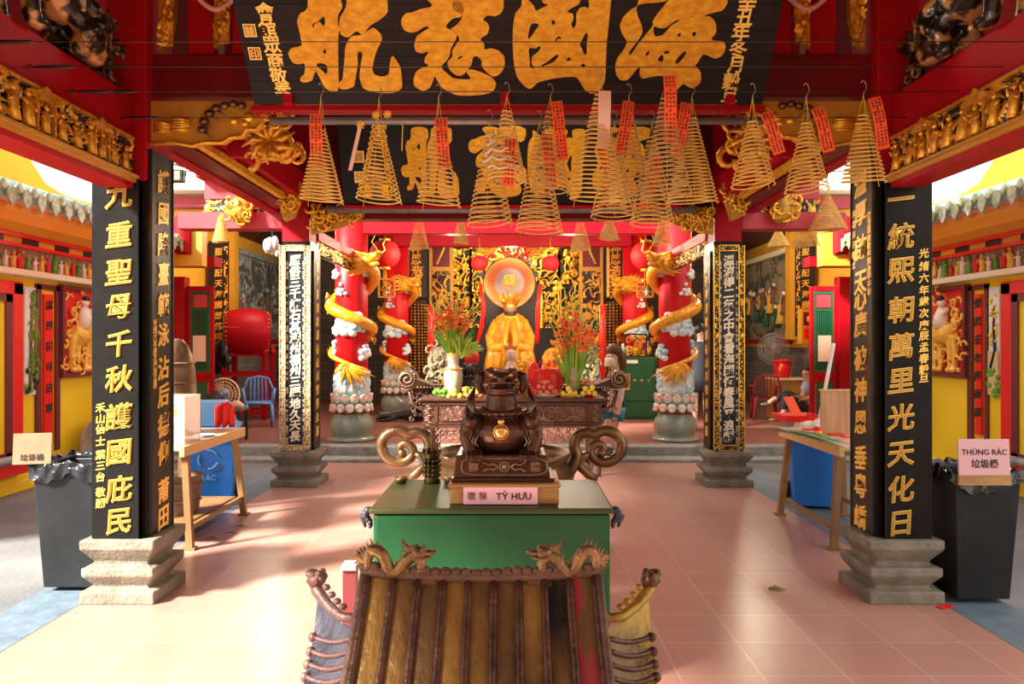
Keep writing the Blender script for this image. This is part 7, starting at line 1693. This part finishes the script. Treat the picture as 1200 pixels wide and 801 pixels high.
# candle cup on the table
t=thing('candle_cup','small dark bronze crenellated cup at the back left corner of the green table','cup',(X(505,4.0),4.0,TT))
cu=Vector((X(506,4.0),4.0,TT)); m=MB(); m.lathe([(.04,0),(.045,.01),(.036,.03),(.036,.13),(.046,.15),(.046,.16),(.038,.16),(.034,.05)],cu,20)
for z in (.035,.06,.085,.11): 
    for k in range(10): a=k/10*2*PI; m.ell(cu+Vector((.038*math.cos(a),.038*math.sin(a),z+.01)),(.012,.012,.012),6)
m.build('cup',M['blkbr'] if 'blkbr' in M else M['bronze'],t)
m=MB()
for k in range(9): a=k/9*2*PI; m.box(cu+Vector((.043*math.cos(a),.043*math.sin(a),.17)),(.014,.014,.022),rz=a)
m.build('crenellations',M['bronze'],t)
for k,(px,dx) in enumerate(((527,0),(470,0))):
    c=Vector((X(px,3.98),3.98,TT)); 
    t=thing('small_bronze_cup',('little bronze ash cup beside the crenellated cup','low bronze foot piece at the left rear edge of the green table')[k],'cup',c); m=MB(); m.lathe([(.022,0),(.034,.02),(.036,.035),(.026,.03)],c,16); m.build('cup',M['bronzel'],t); m=MB(); m.ell(c+Vector((0,0,.02)),(.018,.018,.02),8); m.build('knob',M['brass'],t)
# ------------------------------------------------------------ foreground incense burner with roof
t=thing('roofed_incense_burner','foreground bronze incense burner with a ribbed tiled roof and two ridge dragons','incense burner',(-.06,1.5,0))
RX=X(564,1.6)-.0   # centre
cxr=(X(427,1.6)+X(700,1.6))/2; hw=.252
def prof(v):  # v 0 at ridge .. 1 at lower eave : (y,z)
    y=1.62-.46*v; z=1.085-.45*v+.06*v*v; return y,z
def roofp(u,v,dz=0):
    y,z=prof(v); sag=.013*(abs(u)**2); x=cxr+u*(hw+.012*v)+.0; return Vector((x,y,z+sag*(1-v)-0+dz))
m=MB(); m.grid(lambda a,b: roofp((a-.5)*2,b),30,20); m.grid(lambda a,b: roofp((a-.5)*2,b,-.03),30,20)
for e in (0,1): m.grid(lambda a,b,e=e: roofp((e-.5)*2,b,-.03*a),1,20)
m.build('roof_slope',M['rooftile'],t)
for side_ in (0,):
    m=MB(); m.grid(lambda a,b: Vector((roofp((a-.5)*2,b).x,1.62+(1.62-roofp(0,b).y),roofp((a-.5)*2,b).z)),20,12); m.build('rear_roof_slope',M['rooftile'],t)
for k in range(10):
    u=-1+2*k/9; u=u*.965
    m=MB(); N=16; m.tube([roofp(u,j/N,.004) for j in range(N+1)],[.0085]*(N+1),8); m.build('roof_rib',M['rib'],t)
for k in range(9):  # raised pan tiles between ribs
    u0=-1*.965+2*.965*k/9; m=MB(); N=16
    m.grid(lambda a,b,u0=u0: roofp(u0+.028+(2*.965/9-.056)*a,b,.003-.003*(2*a-1)**2),5,16); m.build('pan_tile',M['pan%d'%(k%3)] if k<7 else (M['panblk'] if k==7 else M['panred']),t)
m=MB(); m.tube([roofp(-1.02+2.04*i/16,0,.008) for i in range(17)],[.012]*17,8); m.tube([roofp(-1,i/10,.004) for i in range(11)],.010,7); m.tube([roofp(1,i/10,.004) for i in range(11)],.010,7)
rr=random.Random(2)
for k in range(24): u=-1+2*k/23; m.ell(roofp(u,0,.018),(.014,.012,.008+.006*rr.random()),7)
m.build('ridge_and_edge_roll',M['rustybr'] if 'rustybr' in M else M['rib'],t)
# side hips with ribs and upturned corners
for s in (-1,1):
    def hip(a,b,dz=0,s=s):
        # a: 0 inner edge .. 1 outer eave ; b: 0 rear corner .. 1 front
        xi=cxr+s*(hw+.022-.02*b); yi=1.62-.34*b; zi=.995-.235*b-.01
        xo=cxr+s*(hw+.128-.02*b); yo=1.72-.37*b; zo=.955-.20*b+.055*math.exp(-b*14)
        x=xi+(xo-xi)*a; y=yi+(yo-yi)*a; z=zi+(zo-zi)*a-.012*math.sin(a*PI)
        return Vector((x,y,z+dz))
    m=MB(); m.grid(lambda a,b: hip(a,b),12,20); m.grid(lambda a,b: hip(a,b,-.02),12,20); m.build('side_roof',M['verdi'] if s<0 else M['goldrust'],t)
    for k in range(13):
        b=.07+k*.072; m=MB(); m.tube([hip(i/8,min(1,b+.05*(i/8)),.002) for i in range(9)],.0055,7); m.ell(hip(1,min(1,b+.05),.0),.011,8); m.build('side_rib',M['verdi2'] if s<0 else M['rib'],t)
    m=MB(); m.tube([hip(0,-.02,.012),hip(.35,.0,.012),hip(.7,-.0,.016),hip(1.0,-.0,.022),hip(1.06,-.0,.03)],[.010,.011,.012,.014,.012],9)
    for k in range(5): m.ell(hip(.3+.15*k,-.01,.03+.004*k),(.010,.010,.008),6)
    m.build('corner_ridge',M['verdi2'] if s<0 else M['goldrust'],t)
    m=MB(); c=hip(1.04,-.01,.030)
    m.ell(c,(.020,.022,.020),12); m.ell(c+Vector((s*.014,.012,.012)),(.015,.018,.010),8); m.ell(c+Vector((s*.014,.012,-.006)),(.013,.016,.007),8)
    for k in range(6): m.ell(c+Vector((-s*.012+.005*math.cos(k),-.004+.014*math.cos(k*1.1),.014*math.sin(k*1.1)+.006)),.009,6)
    for q_ in (-1,1): m.ell(c+Vector((s*.004,q_*.014,.016)),.006,6)
    sculpt(m.build('beast_head',M['rib'] if s>0 else M['verdi2'],t),.0028,1)
def ridge_dragon(s):
    m=MB(); P=lambda px,py,dy=0: Vector((X(564,1.6)+s*(px-564)*1.6/F,1.62+dy,Z(py,1.6)))
    # right dragon: head at 640 facing the centre, tail at 712
    body=[(643,679),(636,668),(638,658),(646,654),(656,662),(664,672),(673,672),(678,660),(684,650),(693,647),(699,655),(700,668),(703,660),(708,656),(713,652)]
    pts=[P(*p) for p in body]; sm_=[]
    for i in range(len(pts)-1):
        p0=pts[max(0,i-1)];p1=pts[i];p2=pts[i+1];p3=pts[min(len(pts)-1,i+2)]
        for k in range(3):
            u=k/3; sm_.append(.5*((2*p1)+(p2-p0)*u+(2*p0-5*p1+4*p2-p3)*u*u+(3*p1-p0-3*p2+p3)*u**3))
    sm_.append(pts[-1]); n=len(sm_)
    m.tube(sm_,[.008+.0065*math.sin(PI*min(1,(i+4)/n)) *(1 if i<n*.8 else .55) for i in range(n)],10)
    for i in range(2,n-8):
        for q_ in (-1,1): m.ell(sm_[i]+Vector((0,q_*.008,.004)),(.006,.005,.006),6)
    m.ell(P(638,650),(.019,.017,.015),12); m.ell(P(628,650),(.016,.012,.007),10); m.ell(P(630,656),(.013,.010,.004),10); m.ell(P(620,649),(.006,.008,.005),8)
    m.ell(P(633,645,-.01),.006,8); m.ell(P(633,645,.01),.006,8)
    for (a,b_) in ((642,641),(646,642),(638,640),(650,646)): m.tube([P(640,649),P((640+a)/2+1,(649+b_)/2),P(a+3,b_-1)],[.008,.006,.001],6)
    for (lx,ly,fx,fy) in ((643,672,636,684),(650,670,655,684),(674,670,668,684),(697,668,692,683)):
        m.tube([P(lx,ly),P((lx+fx)/2+3,(ly+fy)/2),P(fx,fy)],[.010,.007,.006],7)
        for k in (-1,0,1): m.tube([P(fx,fy),P(fx-3+k*2.5,fy+1.5,k*.008)],[.005,.002],5)
    for k in range(9):
        a=(k/8-.5)*2.6; c=P(700,662); e=P(700+16*math.cos(a),660-16*math.sin(a)-3); m.tube([c,(c+e)/2+Vector((0,0,.003)),e],[.009,.006,.001],5)
    for i in range(3,n-4,2): m.tube([sm_[i],sm_[i]+Vector((0,0,.012)),sm_[i]+Vector((s*.006,0,.026))],[.006,.004,.0006],4)
    for k in range(7): a=k*.5-.6; c=P(644,650); m.tube([c,c+Vector((s*.014,0,.012*math.sin(a))),c+Vector((s*.028,.004*(k%3-1),.026*math.sin(a)+.006))],[.006,.004,.001],5)
    o=m.build('ridge_dragon',M['brassdr'],t)
    m=MB()
    for k in range(7): m.ell(P(636+k*4-14,686-3*math.sin(k*.9)),(.016,.014,.010),8)
    m.build('cloud_base',M['rib'],t)
ridge_dragon(-1); ridge_dragon(1)
# body below the roof
m=MB(); m.lathe([(.10,.30),(.20,.36),(.27,.46),(.28,.56),(.25,.60),(.27,.62)],(cxr,1.62,0),28); m.build('bowl',M['bronzel'],t)
for (i,j) in ((-1,-1),(1,-1),(1,1),(-1,1)):
    m=MB(); m.tube([(cxr+i*.16,1.62+j*.16,.58),(cxr+i*.16,1.62+j*.16,.80)],.018,10); m.build('roof_post',M['bronze'],t)
    m=MB(); m.tube([(cxr+i*.15,1.62+j*.13,.42),(cxr+i*.20,1.62+j*.18,.2),(cxr+i*.18,1.62+j*.16,0)],[.05,.035,.045],10); m.build('leg',M['bronze'],t)

# ------------------------------------------------------------ wires
WZ=2.91
wires=(3.28,3.58,3.93,4.45)
def wire(y,z,x0,x1,label,buckle=True):
    t=thing('steel_wire',label,'wire',(0,y,z),'coil hanging wires'); m=MB(); m.tube([(x0,y,z),(x1,y,z)],.0022,5); m.build('strand',M['wire'],t)
    if buckle:
        m=MB(); m.tube([(x0+.05,y,z),(x0+.10,y,z),(x0+.22,y,z),(x0+.26,y,z)],[.003,.009,.009,.003],7); m.tube([(x0+.04+.012*math.cos(k/10*2*PI),y,z+.012*math.sin(k/10*2*PI)) for k in range(10)],.003,5,closed=True); m.build('turnbuckle',M['blk'],t)
for y,lb in zip(wires,('thin wire nearest the viewer spanning between the side beams','second thin wire from the viewer spanning between the side beams','third thin wire with most of the incense coils','fourth thin wire just in front of the front board bars')):
    wire(y,WZ if y<4.3 else 2.93,-2.34,2.34,lb)
wire(4.17,H+293*4.17/F,-2.34,2.34,'thin wire between the third wire and the board bars, carrying three coils')
wire(9.2,2.83,-2.3,2.3,'far thin wire of small coils above the altar',False)
for s in (-1,1): wire(8.2,2.99+.1,s*2.55 if s<0 else 2.55,s*3.7 if s<0 else 3.7,'short wire over the %s lane beside the rear pillar'%('left','right')[s>0],False)
# ------------------------------------------------------------ incense coils
def coil_mesh(r0,r1,hgt,turns,th=.0045,seg=22,sd=0):
    m=MB(); N=int(turns*seg); pts=[]
    for i in range(N+1):
        q=i/N; a=q*turns*2*PI; r=r0+(r1-r0)*q; pts.append((r*math.cos(a),r*math.sin(a)*.98,-hgt*q+.004*math.sin(a*1.0+sd)*r/r1*3))
    m.tube(pts,th,4); return m
def coil(px,py_hook,d,top_py,bot_py,wpx,card,label,group,cty=None,turns=20,cpx=None,cdx=0,cdy=0,cang=0,bx=None,mt='incense',extra=None,clen=.26,cw=.065,cfold=None):
    x=X(px,d); zh=Z(py_hook,d); zt=Z(top_py,d); zb=Z(bot_py,d); r1=wpx/2*d/F
    t=thing('incense_coil',label,'incense coil',(x,d,zh),group)
    m=MB(); m.tube([(-.012,0,.035),(-.004,0,.047),(.010,0,.035),(.016,0,.005),(0,0,-.02),(0,0,-.035)],.0028,5); m.build('wire_hook',M['wire2'],t,world=False)
    hz=zt-zh; tilt=(X(bx,d)-x)/(zt-zb) if bx is not None else 0
    m=MB(); r0=.022
    for k in range(3): a=k*2.09+.4; m.tube([(0,0,-.03),(r0*math.cos(a),r0*math.sin(a),hz)],.0016,4)
    for k in range(3): a=k*2.09+.4; m.tube([(r0*math.cos(a),r0*math.sin(a),hz),(r1*math.cos(a)-tilt*0+tilt*(zt-zb),r1*math.sin(a),zb-zh-.01)],.0016,4)
    m.build('strings',M['string'],t,world=False)
    cm=coil_mesh(r0,r1,zt-zb-.0,turns,.0042 if d<6 else .0048,20,px); cm.v=[(v[0]+tilt*(-v[2]),v[1],v[2]+hz) for v in cm.v]
    cm.build('spiral',M[mt],t,world=False)
    if card:
        mc=MB(); cx_=(X(cpx,d)-x) if cpx else 0; u=Vector((math.cos(cang),math.sin(cang)*.3,-math.sin(cang))).normalized()
        u=Vector((math.cos(cang),0,-math.sin(cang))); v=Vector((math.sin(cang),0,math.cos(cang))); n=Vector((0,-1,0))
        o=Vector((cx_,-r0-.035,(Z(cty,d)-zh) if cty else hz+.05+cdy)); sway=.02
        segs=6; wv=lambda q: n*(.012*math.sin(q*5))+u*(cfold or 0)*q
        for k in range(segs):
            a=o-v*clen*k/segs+wv(k/segs); b_=o-v*clen*(k+1)/segs+wv((k+1)/segs)
            mc.add([a-u*cw/2,a+u*cw/2,b_+u*cw/2,b_-u*cw/2],[(0,3,2,1)],0)
        mc.build('prayer_card',M[card],t,world=False).modifiers.new('t','SOLIDIFY').thickness=.0015
        mk=MB(); rr=random.Random(px)
        for k in range(15):
            for q in (-1.2,0,1.2) if k not in (3,8) else (0,):
                f=(k+.8)/16.2; b_=o-v*clen*f+wv(f)+u*q*cw*.24+n*.003
                for g in range(2):
                    e=.0042; w=rr.uniform(.003,.0055); h_=rr.uniform(.0012,.003); p=b_+v*(g-.5)*.006+u*rr.uniform(-.002,.002)
                    mk.add([p-u*w-v*h_,p+u*w-v*h_,p+u*w+v*h_,p-u*w+v*h_],[(0,1,2,3)],0)
        if card=='card': mk.build('card_writing',M['ink'],t,world=False)
    if extra=='flowers':
        me=MB()
        for col in (-.5,.55):
            for k in range(13):
                q=(k+.3)/13; r=(r0+(r1-r0)*q)*.9+.01; p=Vector((col*r*1.2,-r*.85,hz-(zt-zb)*q)); 
                for g in range(6): a=g*1.047; me.ell(p+Vector((.011*math.cos(a),-.002,.011*math.sin(a))),(.006,.003,.006),5)
        for p in ((-.09,.0),(.05,.055),(-.01,.05)):
            for g in range(8): a=g*.785; c_=Vector((p[0],-.03,hz+p[1])); me.tube([c_,c_+Vector((.022*math.cos(a),0,.022*math.sin(a)))],[.004,.005],4)
        for k in range(3): me.box((-.04,-r1*.8,hz-(zt-zb)*(.85+.05*k)),(.03,.006,.022)); me.box((.05,-r1*.8,hz-(zt-zb)*(.85+.05*k)),(.03,.006,.022))
        me.build('gold_paper_ornaments',M['goldb'],t,world=False)
        mf=MB(); mf.grid(lambda a,b:(-.10-.05*b+.02*a,-.05,hz-.02-.22*b),2,6); mf.build('pale_card',M['cardp'],t,world=False)
    if extra=='ash':
        me=MB(); rr=random.Random(px)
        for k in range(5):
            q=.35+.12*k; r=(r0+(r1-r0)*q)*1.02; me.tube([(r*math.cos(a*.3+k)*1.15-.03,r*math.sin(a*.3+k),hz-(zt-zb)*q+.012*math.sin(a*2)) for a in range(12)],.006,5)
        me.build('white_ash',M['ash'],t,world=False)
    return t
M['wire2']=mat('pale bent wire hook',(.45,.38,.30),.4,.6)
G1='incense coils on the front wires'
D1=3.93; D2=4.45; D3=4.17
rows=[
 (376,107,D1,150,236,51,'card','incense coil with a flat red card, leftmost of the front row',20,374,-.0,.05,.28,{'bx':377}),
 (444,110,D1,148,236,54,None,'incense coil dressed with gold paper flowers, second from the left',18,None,0,0,0,{'extra':'flowers'}),
 (514,108,D1,146,240,52,'card','incense coil with red card before the leftmost gold character of the rear board',18,518,-.06,.06,.27,{}),
 (594,106,D1,128,214,46,'card','narrow incense coil with white ash below the middle red block',17,598,.05,-.10,.26,{'extra':'ash'}),
 (574,137,D2,152,264,54,None,'low incense coil just left of the ash covered coil',20,None,0,0,0,{'mt':'incense'}),
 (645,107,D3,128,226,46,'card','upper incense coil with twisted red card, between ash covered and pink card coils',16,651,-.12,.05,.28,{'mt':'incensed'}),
 (632,138,D2,156,272,56,'card','low incense coil with a red card hanging before the rear board third character',22,640,-.10,.02,.26,{}),
 (703,88,D1,108,236,66,'cardp','tall incense coil with a pale pink card, hung highest of the row',24,707,.02,.02,.28,{'bx':700}),
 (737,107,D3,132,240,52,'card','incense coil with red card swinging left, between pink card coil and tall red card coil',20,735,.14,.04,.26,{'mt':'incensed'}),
 (720,138,D2,160,256,56,'card','low incense coil overlapping the pink card coil, red card tilted right',20,702,-.32,.02,.25,{}),
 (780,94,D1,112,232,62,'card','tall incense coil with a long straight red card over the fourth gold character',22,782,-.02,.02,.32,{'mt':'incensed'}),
 (811,107,D3,136,238,60,'card','wide incense coil with a red card on its left side, before the dark opening',24,802,.20,.05,.26,{}),
 (764,138,D2,158,264,52,'card','low incense coil with orange card slanting left, under the tall red card coil',21,770,.28,.02,.26,{}),
 (882,107,D1,140,218,50,'card','incense coil before the gilt bracket on the right, third from the right end',16,893,-.35,.02,.25,{}),
 (945,107,D1,142,224,50,'card','incense coil with slanting red card, second from the right end of the front row',17,952,-.30,.03,.25,{}),
 (1012,104,D1,132,214,50,'card','incense coil with a red card, rightmost of the front row beside the right pillar',17,1018,-.22,.06,.26,{}),
]
CT=[(137,58),(0,0),(141,58),(165,55),(0,0),(122,68),(160,60),(110,66),(122,60),(170,60),(92,76),(124,62),(185,62),(135,50),(130,52),(118,60)]
for (px,py,d,tp,bp,w,card,lb,tn_,cpx,ca,cy,cl,kw),(cty,cpl) in zip(rows,CT): coil(px,py,d,tp,bp,w,card,lb,G1,turns=tn_,cpx=cpx,cang=ca,cty=cty or None,clen=cpl*d/F,**kw)
G2='small incense coils farther back'
far=[(491,244,9.2,252,292,24,'small far incense coil above the left bouquet','card'),(540,240,9.2,252,285,18,None,None),(680,244,9.2,254,294,26,'small far incense coil above the right bouquet, pale card','cardp'),
 (714,246,9.2,254,280,24,'small far incense coil right of the one above the right bouquet','cardp'),(776,246,9.2,256,286,24,'small far incense coil before the right dragon column','cardp')]
for (px,py,d,tp,bp,w,lb,card) in far:
    coil(px,py,d,tp,bp,w,card,lb or 'thin far incense coil near the crest of the shrine',G2,9,cpx=px,clen=.12,cw=.03)
coil(259,246,8.2,252,283,20,'cardp','sunlit small incense coil hanging in the left lane before the red beams','lane coils',8,cpx=255,clen=.3,cw=.06)
coil(970,212,8.2,228,270,44,'cardp','sunlit wide incense coil with white cards in the right lane','lane coils',10,cpx=960,clen=.35,cw=.05)
coil(944,238,8.8,246,289,32,'card','small incense coil with a red card below the sunlit coil in the right lane','lane coils',10,cpx=938,clen=.22,cw=.05)
coil(912,250,9.6,268,288,26,None,'pale wide incense coil low behind the right red beams','lane coils',8)
# loose yellow tags on hook
m=MB(); m.tube([(X(468,D2),D2,Z(140,D2)),(X(472,D2),D2,Z(147,D2)),(X(471,D2),D2,Z(176,D2))],.004,5); tag(m.build('yellow_string',M['string']),'loose yellow string hanging from a hook left of centre','string')

# floodlight over the left lane
t=thing('floodlight','small dark floodlight hanging under the pale eave in the left lane','light',(X(202,9.5),9.5,Z(205,9.5)))
c=at(202,206,9.5); m=MB(); m.box(c,(.30,.10,.16)); bevel(m.build('housing',M['blk'],t),.01,1)
m=MB(); m.box(c+Vector((0,-.055,0)),(.24,.01,.11)); m.build('lens',M['glass'],t)
m=MB(); m.tube([c+Vector((-.17,0,0)),c+Vector((-.17,0,.16)),c+Vector((.17,0,.16)),c+Vector((.17,0,0))],.01,5); m.tube([c+Vector((0,0,.16)),c+Vector((0,1.3,.30))],.012,5); m.build('bracket',M['steel'],t)
# glass lamp behind the rear left pillar
t=thing('glass_wall_lamp','clear glass petal lamp hanging just left of the rear left pillar top','lamp',at(319,288,9.6)); c=at(319,288,9.6)
m=MB()
for k in range(7): a=k*.9; m.ell(c+Vector((.07*math.cos(a),.05*math.sin(a),-.05+.015*k)),(.05,.04,.09),8)
m.build('glass_petals',M['white'],t); m=MB(); m.tube([c+Vector((0,0,.05)),c+Vector((0,0,.35))],.008,5); m.build('cord',M['wire'],t)
# details carried by a part become its sub-parts
def nest(child,*hosts):
    base=lambda o:o.name.split('.')[0]
    for o in list(COL.objects):
        if o.type=='MESH' and base(o)==child and o.parent is not None and o.parent.type=='EMPTY':
            for h in hosts:
                c=[k for k in COL.objects if k.parent==o.parent and base(k)==h]
                if c: o.parent=c[0]; break
for ch,*hs in (('lettering','pink_label','board'),('characters','red_board','board','leaf_panel'),('inscription','front_board'),('carved_border','front_board'),('side_inscription','side_board'),
    ('brush_characters','board'),('small_characters','board'),('seal_mark','board'),('eyes','beast_body'),('feather_ridges','beast_body'),('plinth_relief','plinth'),('gilt_band','body'),('lobster','board'),('shells','board'),
    ('card_writing','prayer_card'),('turnbuckle','strand'),('studs','barrel'),('crenellations','cup'),('dial','door'),('painted_mouth','body'),('black_hair','pale_rider'),('notice','green_slats'),('gold_emblem','acrylic_walls'),('scroll_carving','scroll_end')): nest(ch,*hs)
for o in [k for k in COL.objects if k.name.split('.')[0]=='tile_end']:
    r=[k for k in COL.objects if k.name==o.name.replace('tile_end','tile_row')]
    if r and r[0].parent==o.parent: o.parent=r[0]
# ------------------------------------------------------------ camera and light
cam=bpy.data.cameras.new('camera'); co=bpy.data.objects.new('camera',cam); COL.objects.link(co)
cam.lens=F/1200*36; cam.sensor_width=36; cam.clip_start=.05; cam.clip_end=200
co.location=(0,0,H); co.rotation_euler=(PI/2,0,0); SC.camera=co
w=bpy.data.worlds.new('sky'); SC.world=w; w.use_nodes=True; nt=w.node_tree; bg=nt.nodes['Background']
bg.inputs[0].default_value=(1.0,.97,.93,1); bg.inputs[1].default_value=SKY
def sun(direction,e,ang,col):
    l=bpy.data.lights.new('sun','SUN'); l.energy=e; l.angle=math.radians(ang); l.color=col
    o=bpy.data.objects.new('sun',l); COL.objects.link(o); o.rotation_euler=Vector(direction).to_track_quat('-Z','Y').to_euler(); return o
sun(SUND,SUNE,9,(1,.93,.80))
def lamp(p,e,r,col=(1,.85,.62)):
    l=bpy.data.lights.new('lamp','POINT'); l.energy=e; l.shadow_soft_size=r; l.color=col; o=bpy.data.objects.new('lamp',l); COL.objects.link(o); o.location=p; return o  # added fill light without any fixture
for p,e,r in FILL_LIGHTS: lamp(p,e,r)
SC.view_settings.view_transform='Standard'; SC.view_settings.look='None'; SC.view_settings.gamma=1; SC.view_settings.exposure=EXPO; SC.view_settings.use_curve_mapping=False
